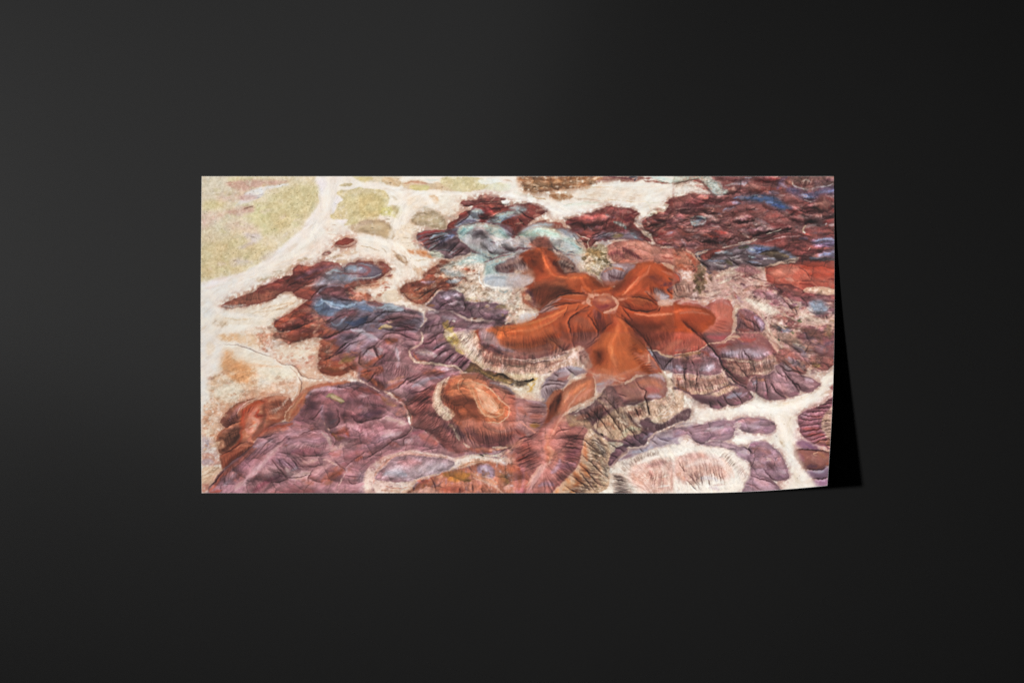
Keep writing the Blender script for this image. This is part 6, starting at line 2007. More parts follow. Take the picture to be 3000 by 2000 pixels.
s d06844 40 1 .9|-40,1350 60,1340 160,1330 240,1330
s 963c20 130 1 .9|60,1420 200,1430 320,1410
s b85028 60 1 .8|-40,1480 40,1500
s ae4c26 110 1 .9|180,1520 300,1500
s a04224 50 1 .8|40,1540 140,1568
s c46454 90 1 .9|380,1500 460,1440 500,1400
g 8 .5|50,1430 120,1500 200,1560/140,1510 220,1568
c 24 7 .4|380,1420 320,1500 240,1560/550,1440 540,1568 440,1640
s e4d0b8 16 .8 1 .5|560,1310 545,1400 570,1460 545,1520 530,1568
s 5c2c24 8 .8 .8 .5|575,1380 560,1440
f 100,1300 150,1400/400,1420 540,1480/300,1500 450,1600/450,1250 440,1350
T6
# region right of the south arm, under the east arm
p a45040 16 1|1130,-60 1200,-60 1568,-60 1640,-60 1640,190 1560,200 1500,190 1440,175 1390,150 1330,140 1290,110 1230,50
s b85a48 110 1 .9|1400,120 1500,60 1600,0
s 7c3c34 90 1 .9|1340,60 1420,0 1480,-40
s 8c4c40 50 1 .8|1300,0 1320,80
c 24 8 .5|1280,-40 1600,-40/1340,130 1640,190
p 7c687c 12 1 .1|1290,120 1330,145 1380,160 1440,180 1568,205 1640,200 1640,360 1568,380 1500,340 1440,340 1400,280 1350,210
s 9ca0b8 40 1 .8|1330,150 1345,200
s 5c4450 60 1 .9|1400,220 1470,240 1568,250
s 8c88a4 60 1 .9|1480,310 1568,320
s ecdcc0 12 .7 1 .3|1310,145 1380,150 1430,185 1500,205 1640,200
s d4b490 34 1 .8 .4|1400,170 1480,205 1600,215
c 16 8 .6|1400,190 1640,210/1440,340 1640,380
g 10 .7|1200,-20 1290,70 1360,190 1440,320 1470,350/1450,330 1520,240 1568,200
s b8a48c 20 .9 .9 .5|1400,360 1460,400 1540,470 1600,520
s 4c342c 26 .9 .8 .4|1480,400 1540,440 1600,480
s e8d8bc 24 .8 .9 .5|1440,350 1500,420 1568,500
f 1350,0 1380,120/1500,0 1480,150/1400,220 1430,320
T7
# two strata cones
p 7a5a64 12 1 .1|-60,180 0,185 100,185 200,130 300,100 360,160 420,220 440,290 470,330 520,400 620,460 680,500 720,560 740,600 700,630 640,660 560,690 500,680 470,700 400,720 330,700 310,665 240,650 180,610 120,570 40,530 -60,480
p ba5a4c 16 1 .1|-60,-60 200,-60 260,0 310,80 260,130 180,160 100,190 0,190 -60,200
s c05444 90 1 .8|0,40 120,60 220,80
s b07068 60 1 .8|0,150 140,140
c 26 7 .45|-60,0 240,0/-40,180 260,120
s ecd8b4 14 .7 1 .5|-20,195 80,185 180,165 260,125 310,90
s b08858 50 1 .8 .4|40,210 140,190 230,170
s b8907c 30 .9 .8 .4|-40,215 60,225 100,250
s 8c4c44 50 1 .9|240,160 320,190 390,230
s 8c84a0 60 1 .9|0,310 60,330
s 7c4c50 60 1 .8|60,260 160,260 260,250
s a4a0b4 90 1 .9 .2|240,330 300,310 360,290
s 54384c 30 1 .9|80,330 100,370
s 8c7c98 60 1 .8|330,180 400,230
p c8a690 12 1 .3|-60,370 0,380 70,385 100,375 200,390 280,400 340,390 420,380 440,340 470,400 520,470 600,500 560,530 480,560 380,580 300,560 200,560 160,580 100,520 20,500 -60,470
s e8dccc 12 .8 1 .4|0,378 70,380/110,378 190,385/220,380 300,400 380,385 440,360
s dcc8b4 40 1 .9 .5|280,520 400,500 500,480
s a8806c 40 1 .8 .4|220,430 320,440 420,430
s b07868 26 1 .8 .4|0,420 60,430/140,420 180,430
s 8c6048 40 1 .8 .5|0,480 60,510 120,540
s d0bc98 60 1 .8 .5|180,550 300,560 420,560 540,510
s b08c50 30 1 .7 .5|430,480 520,500
s e8dcc8 40 .9 .9 .5|440,340 480,410 560,460
t .13 .1 0 6|-60,200 300,110 440,330 620,460 560,560 300,570 100,540 -60,470
c 30 8 .65|-40,380 200,400 440,370/0,520 200,600 540,540
c 20 9 .65|180,600 360,590 560,540/320,700 480,700 720,610
s 5c3c4c 60 1 .9|160,590 260,620 320,650
s 8c94b4 60 1 .9|500,600 560,580 620,560
s 6c5068 60 1 .8|380,620 460,640
s 94647c 40 1 .8|360,680 420,700/560,660 620,650/700,590 710,610
s 9c8cac 40 1 .8|600,600 680,560
g 12 .75|260,30 330,120 400,200 440,290/460,340 540,430 640,490 700,530/70,320 85,400 90,470/200,340 200,420 190,520
g 9 .7|320,640 340,690/400,620 440,680 470,700/460,580 500,660 560,685/540,540 600,600 640,660/150,240 170,300
s 241c20 14 .8 .9 .4|80,335 110,325
# right cone
p 8a5858 12 1 .1|260,0 340,-60 560,-60 820,-60 860,0 900,60 960,140 990,200 980,260 940,310 900,360 820,390 760,400 700,420 690,480 640,470 560,430 500,360 460,320 430,260 400,200 330,100
s a8505a 60 1 .9|300,20 420,30 480,20
s ecd8b4 18 .7 1 .5|320,85 400,80 460,70 500,50 560,50
s d8c4a0 40 1 .9 .5|500,40 560,10 640,60
s 8c4038 50 1 .9|400,120 480,100 560,110
s b4544c 60 1 .8|600,40 700,50 760,40
s 94668c 30 1 .8|620,80 700,90
p 9a8ca0 20 1 .1|440,170 520,130 640,110 760,120 860,140 900,190 820,220 700,230 560,240 480,220
s b8b4c8 60 1 .9|500,180 620,170 700,140
s a87480 60 1 .8|660,100 760,110
p c0a08c 12 1 .3|480,240 560,220 700,240 820,240 900,190 960,210 980,260 940,310 880,370 800,380 700,390 640,400 560,370 520,330
s 8c5c54 40 1 .8 .4|480,280 560,260 660,270
s a87c6c 50 1 .8 .4|600,330 700,340 800,300
s e4d8c8 60 1 .9 .5|760,280 860,260 940,240
s d8c8b0 40 1 .8 .5|740,370 840,370 900,340
s 3c2820 30 1 .9 .5|440,310 500,350 540,380
s 2c1c18 16 .8 .9 .5|450,320 490,325/690,270 720,268
s 5c3c38 50 1 .9|580,420 660,440
t .13 .11 0 6|400,200 700,200 960,150 980,260 880,370 700,400 560,400
c 30 8 .65|480,230 700,230 900,200/540,360 720,400 920,330
c 14 9 .6|420,140 640,100/440,280 660,250
g 12 .8|230,-20 300,80 400,200 440,290 480,340 600,440 690,490
g 9 .7|640,140 700,220 720,260/560,250 640,340 700,420
s 34243c 20 .9 .8|420,200 440,280
f 50,400 60,500/350,430 380,540/200,40 180,150/600,600 660,640/400,640 440,690/700,280 740,380/860,260 900,330/250,640 280,680
# upper right badland
p a88878 16 1 .4|820,-60 1560,-60 1560,250 1500,360 1400,350 1300,300 1240,280 1160,240 1080,180 1000,160 940,120 900,60
s e0d0b4 40 1 .9 .5|900,60 960,140 980,200
s e4d4bc 30 1 .8 .5|880,0 940,60 1000,60
s 8c88a0 60 1 .9 .3|1120,110 1200,150 1240,180
s c0b098 40 1 .8 .4|1120,70 1200,90
s 4c5c34 26 .9 .9 .6|980,50 1000,50/980,160 1010,165
s 8c6c60 60 1 .8 .4|1020,60 1100,60
p 7a4c50 20 1 .2|1160,20 1240,-40 1560,-40 1560,210 1440,210 1360,190 1300,140 1280,100
s 584458 60 1 .9|1300,60 1400,100 1500,60
s a06c50 60 1 .8 .3|1260,0 1400,-10 1500,0
s 9c5850 60 1 .8|1380,170 1440,190
s 8c8ca8 26 1 .7 .3|1300,30 1340,50
p a0645c 16 1 .1|1000,130 1080,140 1200,190 1260,240 1320,200 1420,220 1510,220 1510,330 1470,350 1360,350 1280,300 1240,370 1160,380 1040,300 960,240
s 8c88a0 60 1 .9|1080,220 1160,270 1240,310
s 8c6444 90 1 .9|1290,270 1370,300
s bc7c70 60 1 .8|1420,260 1500,270
s 8c4438 30 1 .8|1480,290 1510,290
c 14 10 .6|1020,180 1280,220/1120,340 1300,340
s d8b4a4 14 .8 .9 .4|1260,240 1300,310 1400,350 1460,355
s e0ccb8 20 .8 .8 .5|1160,240 1240,290
t .11 .08 0 8|1000,130 1200,180 1510,220 1500,340 1240,370 960,240
# purple lobes right row
p 8e6c7a 10 1|900,370 960,300 1020,260 1080,320 1160,370 1240,400 1320,420 1380,460 1370,490 1330,520 1300,550 1230,555 1190,540 1170,570 1200,580 1140,600 1080,595 1040,580 1060,610 1000,630 900,635 850,610 790,590 760,550 700,540 675,495 700,450 760,400 840,390
s a8745c 60 1 .8 .3|760,420 860,430
s b89890 60 1 .8 .3|920,330 980,350
s 9c9cac 60 1 .9|1040,290 1100,330
s b09cb0 60 1 .9|1240,420 1310,450
s a08094 60 1 .9|940,420 1040,470 1140,530
s 6c4c60 50 1 .9|720,500 780,530
s 9490ac 30 1 .8|740,470 780,450
s 94607c 60 1 .8|860,560 880,610
s 5c4050 40 1 .9|960,520 1020,560/1120,440 1160,500
s 7c5468 40 1 .8|1100,560 1180,560
g 11 .75|770,400 775,480 770,550/900,440 940,520 1000,580 1050,600/1000,300 1070,400 1130,470 1190,560/980,280 1060,340 1140,350 1240,390/1120,460 1170,480 1200,530/850,400 870,500 880,600
g 8 .6|960,330 1000,390 1040,400/1040,390 1060,440
t .1 .03 0 6|900,370 1240,400 1380,460 1200,580 900,635 700,540 700,450
s e0ccb4 14 .7 .9 .4|1300,400 1340,430 1390,460
f 780,450 800,560/900,400 960,580/1050,400 1150,560/1200,420 1320,500/1100,200 1200,280
# wash on the right
p ebe3d5 10 1|1450,360 1480,320 1520,310 1520,600 1440,640 1380,680 1300,720 1240,740 1190,770 1165,820 1190,900 1230,1000 1160,1010 1140,1050 1130,1120 1180,1220 1230,1260 1300,1320 1340,1380 1330,1430 1360,1500 1400,1700 1020,1700 980,1460 940,1400 1040,1400 1085,1360 1080,1300 1040,1200 1000,1120 920,1050 840,1020 780,1020 700,1060 600,1060 540,1030 520,1010 560,980 700,950 860,950 940,930 960,890 940,840 880,810 760,790 640,785 540,800 400,815 260,850 120,850 0,870 -60,880 -60,870 0,850 100,830 220,800 310,780 335,750 300,690 400,720 470,700 560,690 640,680 700,640 740,600 720,550 790,590 900,635 1060,615 1200,575 1330,540 1380,490 1400,440
t .045 .03 0 8|1450,360 1520,600 1180,800 1340,1400 1360,1600 1020,1600 900,1000 600,1000 -60,880 310,740 740,580 1200,570 1380,480
s f4f0ea 70 1 .9|620,700 740,690 900,700
s f2eee8 60 1 .9|560,1010 700,980 840,980
s dcd0b4 26 1 .7 .4|420,720 560,700/900,690 1060,680
s e6d6bc 40 1 .8 .4|980,660 1100,650 1240,600
s f6f0e4 24 1 .9|900,740 1100,720 1240,660 1300,600
s d8c8ac 14 .8 .8 .3|1200,600 1320,560 1420,500/1180,760 1100,800 1060,880
s d4c0a4 30 1 .8 .4|1380,580 1480,540
p cbb69c 14 .9 .3|990,1010 1060,1000 1120,1040 1140,1070 1080,1080 1030,1070
s c8b8a0 30 1 .8 .5|1080,1130 1120,1110
s b89c84 20 1 .8 .5|1090,1200 1140,1240 1200,1260
s e8dcc8 60 1 .8|1000,800 1020,900 1060,980
s f4ece0 50 1 .9|1060,1150 1140,1290 1200,1420
s 9c8c7c 9 .8 .9|905,755 910,765/1035,850 1040,856/945,965 970,975/1180,1350 1185,1355/1160,1370 1168,1376/1300,550 1306,552
s b8a890 6 .8 .7|1240,740 1280,700 1280,660
p a06068 8 1|1470,510 1510,480 1510,525 1480,520
f 800,700 1200,640/1300,600 1440,480/1000,800 1040,1000/1100,1150 1200,1400/300,820 600,780/700,980 860,970
# red-purple fan at right edge
p 94687c 10 1 .1|1560,560 1500,590 1440,640 1380,680 1320,700 1260,720 1180,770 1165,820 1190,880 1190,930 1220,980 1250,1000 1320,1040 1440,1080 1560,1110
p d4bfa4 16 1 .3|1560,660 1500,690 1440,740 1410,800 1395,860 1400,920 1440,960 1460,1040 1480,1080 1560,1090
s b0605c 50 1 .9|1220,900 1300,905 1390,900
s b4605c 40 1 .9|1260,960 1340,950 1420,960
s a4605c 40 1 .8|1300,780 1400,790
s a88ca4 60 1 .8|1200,780 1280,760
s a06850 60 1 .8 .3|1340,1030 1440,1020 1500,1000
s b07c60 50 1 .8 .4|1440,1040 1500,1070
t .13 .05 0 6|1560,560 1260,720 1170,800 1250,1000 1560,1110
g 9 .65|1190,760 1300,780 1420,775/1170,800 1290,815 1410,800/1190,870 1300,860 1400,850/1195,935 1300,915 1400,895/1220,980 1320,955 1420,935/1260,1010 1380,980 1480,950/1250,740 1360,735 1460,730/1320,700 1400,700 1490,700/1380,670 1460,660 1500,655/1300,1040 1400,1010 1490,980
g 6 .6|1400,1000 1480,1010/1380,830 1490,820/1410,880 1490,870/1400,760 1500,750/1440,1060 1490,1040/1440,640 1500,625/1420,910 1500,900/1420,1060 1500,1060
c 16 6 .6|1400,700 1400,980/1520,680 1500,1040
f 1200,800 1450,790/1250,950 1450,920/1300,700 1500,680/1350,1030 1480,980
# lower right lobes
p 84688c 10 1 .1|1150,1050 1180,1015 1240,1008 1300,1040 1360,1070 1400,1100 1360,1110 1280,1105 1200,1090
s 6c5490 30 1 .8|1240,1050 1320,1090
s d8c0b0 40 1 .9 .5|1360,1080 1440,1110
p 94645c 10 1 .1|1125,1130 1140,1100 1200,1095 1300,1105 1400,1110 1480,1125 1560,1130 1560,1230 1440,1260 1400,1290 1300,1295 1220,1270 1160,1200
s 6c5068 60 1 .9|1260,1260 1340,1260
s 8c5c6c 60 1 .8|1180,1140 1220,1200
s a07058 60 1 .9 .3|1360,1130 1440,1180
s d0b08c 12 .8 .9 .4|1360,1120 1320,1140 1350,1160
s e0ccb4 20 .9 .9 .4|1440,1110 1500,1120
s a05c48 40 1 .8|1440,1240 1500,1220
p 74688c 10 1|1230,1310 1300,1300 1400,1285 1440,1270 1560,1270 1560,1370 1440,1370 1360,1380 1300,1360
s 9094b4 50 1 .8 .3|1320,1310 1420,1310
s 4c4464 20 1 .8|1360,1370 1450,1365
p 88709c 12 1 .1|1320,1400 1380,1380 1460,1370 1560,1370 1560,1480 1440,1470 1360,1450
s d8d0d0 30 .9 .8 .4|1240,1330 1280,1380 1320,1420
g 11 .75|1150,1095 1250,1100 1360,1105 1480,1125/1230,1275 1320,1295 1400,1285 1450,1260/1310,1370 1400,1378 1460,1362/1130,1140 1140,1170
f 1200,1150 1400,1200/1300,1320 1420,1340
# lilac islands
p 9a8098 10 1|-60,900 0,875 60,850 140,840 200,840 260,860 330,830 420,815 520,820 560,810 640,790 740,790 860,805 930,840 960,890 940,930 870,950 760,940 660,930 600,900 560,920 550,970 520,1000 440,1015 320,1010 280,1030 360,1010 480,1025 580,1060 640,1070 700,1085 720,1020 800,1015 860,1025 920,1060 980,1110 1020,1170 1060,1260 1085,1340 1080,1380 1040,1400 960,1400 920,1390 960,1420 1000,1480 1000,1600 640,1600 660,1420 710,1300 700,1230 600,1180 540,1110 420,1070 240,1060 170,1010 100,980 0,980 -60,1000
t .09 .04 0 6|-60,900 140,840 560,810 930,840 940,930 560,950 360,1010 860,1025 1085,1350 1000,1600 640,1600 700,1230 420,1070 170,1010
s b0acc0 60 1 .9 .2|280,930 360,900 440,890
s 8c80a4 60 1 .8|0,950 80,940
s 907898 60 1 .8|120,870 200,870
s 7c6484 60 1 .8|200,1010 280,1000 340,960
s a8a0b4 26 1 .7 .3|480,850 520,870
s 7c6888 60 1 .7|440,960 520,900
s e6dcd4 60 1 .8 .4|560,880 600,850 580,920
s a87880 60 1 .9|600,830 700,810 800,810
s a89cb4 60 1 .8|700,870 800,890
s 806484 60 1 .8|840,920 900,880
s b89cb0 50 1 .8|340,1040 460,1050 560,1080
s b8a8bc 60 1 .8|620,1120 700,1130
s a06c68 90 1 .8|740,1090 840,1110 900,1130
s 8c6488 60 1 .8|720,1060 780,1040
s b0a0b4 60 1 .8 .3|720,1200 800,1240
s 6c4c58 110 1 .9|880,1240 940,1280
s 8c7098 60 1 .8|960,1370 1040,1360
s a898ac 60 1 .8|1000,1310 1050,1320
s b08c9c 60 1 .8|760,1380 880,1440
s ecdcd0 14 .7 1|880,1175 910,1210/870,1190 885,1205/900,1180 915,1195
s 8c6c7c 10 .7 .7|925,1190 915,1215
g 9 .6|260,860 220,870 160,880/160,1000 230,1040 280,1030/840,1280 900,1360 960,1400/640,1070 700,1100 740,1140/700,1090 720,1150/710,1340 820,1380 900,1410 960,1430/660,1420 760,1450 820,1480/130,930 150,950
f 100,900 400,900/700,860 900,880/800,1100 1000,1300/750,1350 950,1450/400,1050 650,1130
# pale domes
p e6dccf 18 1 .3|-60,1050 0,1050 100,1080 160,1070 240,1060 340,1070 450,1080 540,1110 600,1170 700,1230 715,1300 700,1370 660,1420 640,1470 560,1500 400,1560 -60,1600
p ecdfd2 12 1 .3|20,1000 60,965 110,960 140,980 180,1030 180,1060 100,1060 40,1040
s b89c84 20 .9 .7 .5|60,990 110,1010 100,1030
p dcaea2 40 1 .2|0,1170 60,1140 160,1130 260,1130 340,1160 420,1180 460,1230 500,1300 520,1360 440,1380 320,1350 200,1400 100,1420 -40,1340
s c89890 90 1 .8|100,1170 220,1160 300,1180
s e8ccc0 60 1 .9|340,1150 420,1190 440,1240
s d89c84 70 1 .8 .3|20,1330 80,1380
s e8c0b0 60 1 .8|440,1180 520,1280 560,1360
s d8d0d4 60 1 .9 .3|240,1370 320,1370 400,1390
s f4ece0 40 1 .9 .4|-40,1150 60,1130 100,1090
s f2e6d8 40 1 .9|480,1120 560,1190 640,1260 690,1330
s e8c8b8 40 1 .8|600,1240 660,1340
s f0e8dc 60 1 .9 .4|120,1450 300,1450 500,1440 600,1440
s c8a8a0 40 1 .8 .4|360,1440 460,1430
s c8b4b8 60 1 .7 .4|320,1460 420,1480
s 906c80 60 1 .8|700,1440 800,1480
t .09 .07 0 8|-60,1050 450,1080 700,1230 660,1420 400,1560 -60,1600
c 26 8 .5|480,1110 600,1200 700,1320/400,1180 520,1280 640,1420
c 26 7 .45|20,1180 420,1180/60,1480 500,1480
g 7 .5|20,1200 80,1300 180,1400 240,1490/100,1380 180,1470 200,1490/170,1300 200,1400 230,1440/240,1360 250,1440/320,1380 330,1440
f 100,1200 150,1400/300,1200 330,1400/450,1200 560,1380/0,1250 60,1400/550,1180 600,1300
T5
# join south ridge with orange foreground
p 9a6868 20 .9 .1|1500,1000 1568,960 1700,1020 1700,1180 1568,1180 1480,1180 1400,1150 1440,1100
s dca890 10 .7 .9|1500,1100 1420,1160/1568,1010 1480,1100 1400,1170
s a85c44 60 1 .8|1500,1160 1580,1130

V1500 667 480
# star, middle: slopes between the arms
r 110 -.3|1080,880 1180,960 1290,1040
r 120 -.25|1200,950 1340,960 1500,960
s 8a4030 120 1 .8|1180,960 1320,1000 1480,1010
s 7c3828 100 1 .8|1250,1040 1340,1080 1440,1060
s 7c443c 90 1 .8|1320,1120 1400,1090
s a04c34 70 1 .7|1440,960 1568,950
s b46450 90 1 .8|1460,1180 1540,1120 1620,1080
s ac5c4c 60 1 .7|1420,1190 1500,1200
c 20 7 .5|1240,980 1560,960/1300,1150 1540,1060
s a04830 110 1 .8|900,860 960,900 1000,880
s 7c3428 90 1 .8|850,880 870,960 850,1010
s 6c3034 50 1 .8|820,800 850,860
s 94503c 110 1 .9|620,860 700,900 760,960
s a0543c 60 1 .8|640,800 720,790
s 985850 110 1 .8|640,1020 720,1040 780,1020
s 8c5858 90 1 .9|640,1100 720,1100 790,1060
s 904c3c 90 1 .8|480,1000 520,1060 560,1100
s a85438 80 1 .8|380,940 440,1000
s 9c4c30 90 1 .7|420,900 500,860
s b05c38 90 1 .9|-60,1060 120,1050 260,1020 380,960
s c07850 22 1 .8|0,990 140,985 240,960 380,900 480,830
s b05c34 60 1 .8|100,1000 300,930
s a05030 60 1 .8|0,1140 160,1140 320,1100
s 8c5040 60 1 .8|60,1170 240,1160 420,1110
s 94563c 80 1 .8|340,1060 440,1110
c 26 6 .4|100,1020 380,960/100,1180 440,1130
c 20 7 .5|560,900 800,940/600,1130 800,1080
g 12 0.42|800,800 790,860 820,930 830,1010 800,1060 700,1130
g 11 0.42|750,780 660,800 590,840 550,880 545,930 570,1010 585,1100 600,1140
g 10 0.36|330,1020 400,1090 460,1150 520,1200/850,990 910,940 960,900
g 11 0.39|1000,840 1100,900 1200,980 1280,1080 1320,1160/1050,830 1060,860
s b45a30 110 1 .9|1000,1000 950,1060 900,1120
s c06a40 60 1 .9|1010,930 1000,1010 930,1130 940,1200
s a04c28 80 1 .8|860,1050 900,1000
s b05a34 110 1 .9|1080,1060 1140,1120
s a05030 70 1 .8|1140,1000 1220,1100 1280,1180
s b87060 60 1 .6|1180,1200 1260,1260
r 60 -.2|560,480 480,500 420,470 350,400
r 34 .18|220,180 290,240 320,330 360,410 420,460 520,480
r 80 -.22|200,600 320,570 440,580 540,600
r 60 .1|620,480 700,470
r 50 -.2|780,520 860,560
s c07058 26 1 .7|660,560 680,600 740,640
s d08868 20 1 .7|1210,470 1160,530 1110,590 1060,640
r 70 -.2|940,600 1020,560 1080,500
r 80 -.2|1180,640 1280,680 1360,700
s b45a34 60 1 .7|1150,720 1260,720
r 26 -.35|1120,780 1250,805 1380,780
r 22 -.3|320,760 440,720 560,720
r 26 -.3|280,790 370,730 460,650 600,630 700,620
s e0b4a4 34 1 .8 .4|740,650 780,640 840,640
s d8a898 44 1 .7 .4|720,690 740,730
s e4bcae 26 1 .9 .4|990,700 1010,750 960,790 890,800
# spiral under NW arm left
p b8a8a8 20 .8 .3|-40,440 60,440 180,470 200,500 120,560 -40,580
s b4b0bc 60 1 .8|-20,500 60,480
f 1300,950 1400,1120/680,880 720,1080/100,1030 110,1160/950,1000 900,1100/1150,1050 1250,1120/860,830 860,900

V800 733 480
p d9c4aa 14 .9 .4|900,470 960,440 1040,400 1160,380 1200,420 1240,470 1120,500 1060,495 980,480
s 9c5c48 60 .9 .9 .3|740,450 840,460 920,460
s b88474 50 1 .7 .3|700,400 780,430 860,440
s a05c4c 50 .9 .8 .3|740,340 860,320 1000,300
s b0705c 40 1 .7 .4|860,350 1000,330 1100,300
s 8c4c48 34 .9 .9 .3|1040,140 1100,170 1080,210
s 8c4c48 30 .9 .9 .3|1080,260 1140,240
# red lobes, left
s b47a68 60 1 .7 .4|380,620 440,680 500,700
s c89c88 40 1 .6 .5|360,720 440,720 380,800
s a05a44 80 1 .7 .3|480,740 560,790 620,780
r 40 -.25|60,775 200,740 330,690 460,650
r 34 -.25|40,880 200,880 380,800
r 30 .15|60,700 200,650 300,600
r 30 .15|60,820 200,790 340,740
g 12 .65|40,775 160,770 280,720 400,680/440,830 520,830 640,780 780,740 900,690 1020,690/620,950 700,890 800,830 860,770
g 10 .6|570,1020 640,980 740,900 830,860 880,840/460,1050 560,1020 700,960/1020,870 1060,820 1140,790 1240,810 1340,850 1400,860/560,640 520,680 480,690
g 9 .55|1140,730 1260,730 1380,770/1020,690 1200,640 1340,640 1440,690/980,600 1080,590 1240,590/880,650 940,610
s a85c44 70 1 .8 .3|450,880 520,880 600,860
s 94503c 90 1 .8 .3|450,980 540,980 620,930
s c89888 50 1 .8 .4|500,970 560,960
s a4543c 70 1 .8 .3|470,1060 560,1080
s a86858 60 1 .7 .4|560,1030 700,1000 800,980
s 7c5c34 80 1 .8 .3|640,1080 720,1040 780,1020
s 843c28 80 1 .8 .2|480,1140 600,1170 720,1150
s c49484 40 1 .7 .4|640,1130 680,1130
s 7c4c44 90 1 .7 .2|820,1000 860,1100 940,1100
s 98849c 90 1 .8|700,870 840,840 980,860
s 5a4460 80 1 .8|700,850 760,820
s 9098b0 60 1 .7|760,760 860,790 960,830
s 9c8ca4 90 1 .8|860,960 900,1000
s a898a8 60 1 .8|1000,940 1040,960
s 7c5060 90 1 .8|1060,870 1100,960 1160,1000
s a05844 70 1 .8 .2|1080,860 1180,870
s b0a0b0 44 1 .8|1180,940 1200,1040 1190,1120
s 946c74 110 1 .8|1160,1060 1300,1140 1400,1160
s 8c5048 90 1 .8|940,1140 1040,1160
s 6c3830 70 1 .8 .2|960,1260 1020,1300 1060,1330
s a0583c 50 1 .8 .3|840,1190 940,1230 1000,1290
s a4503c 60 1 .8|900,1100 960,1060 1040,1010
c 18 7 .5|880,1180 1100,1240/960,1300 1080,1330
c 30 6 .45|1000,1100 1300,1080/940,1230 1300,1220
g 10 .6|840,1000 820,1060 850,1100/960,920 980,980 1020,1040/850,1020 900,960 970,930/890,1270 960,1200 1010,1150/1260,1290 1340,1240 1440,1190
s 44588c 60 1 .8|700,690 800,700 900,640
s 2e3458 70 1 .8|760,720 860,680 900,640
s 7c5c6c 60 1 .8|620,620 680,580 720,600
s 8890b0 70 1 .7|820,520 900,500 960,560
s b4c4dc 24 1 .7|500,500 560,540 660,560
s 8c5a60 60 1 .8 .2|900,500 980,520 1050,520
s 94a4b8 60 1 .8|1060,570 1140,560 1240,570
s 98707c 60 1 .8|1140,620 1300,620 1420,640
s b89c6c 40 1 .7 .3|1040,740 1140,740
r 26 -.3|640,460 740,490 860,480
r 40 .1|540,350 620,350 680,390
s 7c4448 60 1 .8|480,400 560,370 640,360
s b0a8b8 30 1 .6 .3|500,220 560,220
# small yellow-white patch, mound
s a85c44 50 1 .8 .1|180,1480 240,1400 320,1330 440,1290 560,1270
p c0b080 7 1 .4|500,1395 560,1375 600,1390 640,1410 685,1440 640,1450 600,1430 560,1420
s e4dcb8 14 .8 .9 .5|560,1385 600,1420 660,1440
V1270 980 480
# spiral hill detail
s c87c60 60 1 .6|160,420 280,400 400,410
s dc9c7c 90 .9 .8 .1|440,540 520,640 600,720
s e4b08c 50 .9 .8 .2|400,500 480,580 500,680 580,740
s e8bc98 12 .8 .8 .3|420,560 460,660 540,740 640,760/440,520 500,560 580,620 620,700/380,560 420,680 500,780/480,600 540,610 580,670 560,710
s f0d4b0 12 .8 .9 .4|520,620 560,640 590,690 540,690 510,650
s ecc8a4 8 .7 .9 .4|240,520 235,460 270,430 330,425 430,470 530,510 600,580 680,650 730,710 710,780 640,835 540,835
g 7 .4|700,560 780,580/720,600 800,620/640,500 720,530
s 6c3020 80 1 .6|200,620 300,620 380,660
s 9c4c34 60 1 .7|360,720 440,780
s b88478 60 1 .7|560,860 700,870 800,840
s 844848 110 1 .7|500,1000 640,1010 760,980
s b87464 60 1 .7|700,640 760,720 760,800
s e8d8b4 34 .9 .9 .4|640,470 720,490 800,560 900,610 1000,630
s e8dcc4 24 .8 .9 .4|560,1080 700,1080/480,1150 600,1160 660,1180
s a0584c 60 1 .7 .4|320,1090 420,1110 540,1090
s 20140c 22 .7 .9 .5|450,1150 480,1160
# west arm underside
s 8c5c54 60 1 .8|640,160 800,190 960,180 1100,160
s 54343c 44 1 .8 .1|500,110 580,150 660,180
s b89c98 16 1 .6|700,230 880,240 1060,220 1200,170
s a88474 60 1 .7 .4|700,300 900,310 1100,280
s e4d4a8 60 .9 .8 .4|700,370 820,400 1000,380
s 9c7848 34 1 .8 .5|440,340 560,400 700,440
s 281c10 22 .8 .8 .5|600,360 660,390 740,430
s c89c4c 30 1 .7 .3|900,470 950,520 900,540
# orange foreground meets the south ridge
s b87868 90 1 .7|700,1140 760,1200 800,1260
s a05c44 80 1 .7|780,1300 820,1380 820,1480
s a86450 90 1 .7|880,1320 900,1420 880,1520
s 9c5c40 110 1 .7|640,1360 680,1420
s b06850 60 1 .8|740,1480 700,1540
s a06050 90 1 .7|880,1080 840,1140
s b8806c 60 1 .7|700,1060 780,1060 860,1000
s a87434 70 1 .7 .2|180,1380 280,1370 340,1330
s c88c74 60 1 .7|1080,960 1100,1060
s e0c0a8 24 1 .6|1040,1240 960,1340 900,1440

V1980 500 480
# top right relief
b 170 20 90 .45 .4 5c3434 986460 b08c88 844c48 7c5860 8c5650 6c4440 a07874|500,60 900,55 1500,60 1540,420 1540,600 1520,760 1300,700 1000,690 840,660 700,660 420,740 60,720 0,600 0,300 200,240 480,230
m 40 60 150 .8 .42|500,60 900,55 1500,60 1520,420 1300,500 1000,560 700,620 420,720 60,720 0,600 0,300 200,240 480,230
m 60 34 90 .7 .45|20,300 400,260 900,380 1500,300 1500,420 1100,560 700,620 300,720 20,700
m 20 50 120 .7 .4|800,640 1250,600 1520,480 1520,830 1100,820
m 14 40 90 .7 .4|260,780 600,720 1060,780 900,890 400,930 280,880
b 110 16 70 .5 .5 a4706c 8c5c5c d8c4ac e8dcc8 b48478 94606c a08460|240,930 640,930 860,1040 900,1090 1240,1180 1540,1230 1540,1560 1000,1560 870,1420 640,1270 580,1200 300,1180
b 50 20 80 .6 .5 8c5450 7c4c50 9c6468 a8787c 6c4854 8c6478|640,1080 860,1080 1240,1200 1540,1240 1540,1400 1100,1320 900,1280 700,1180
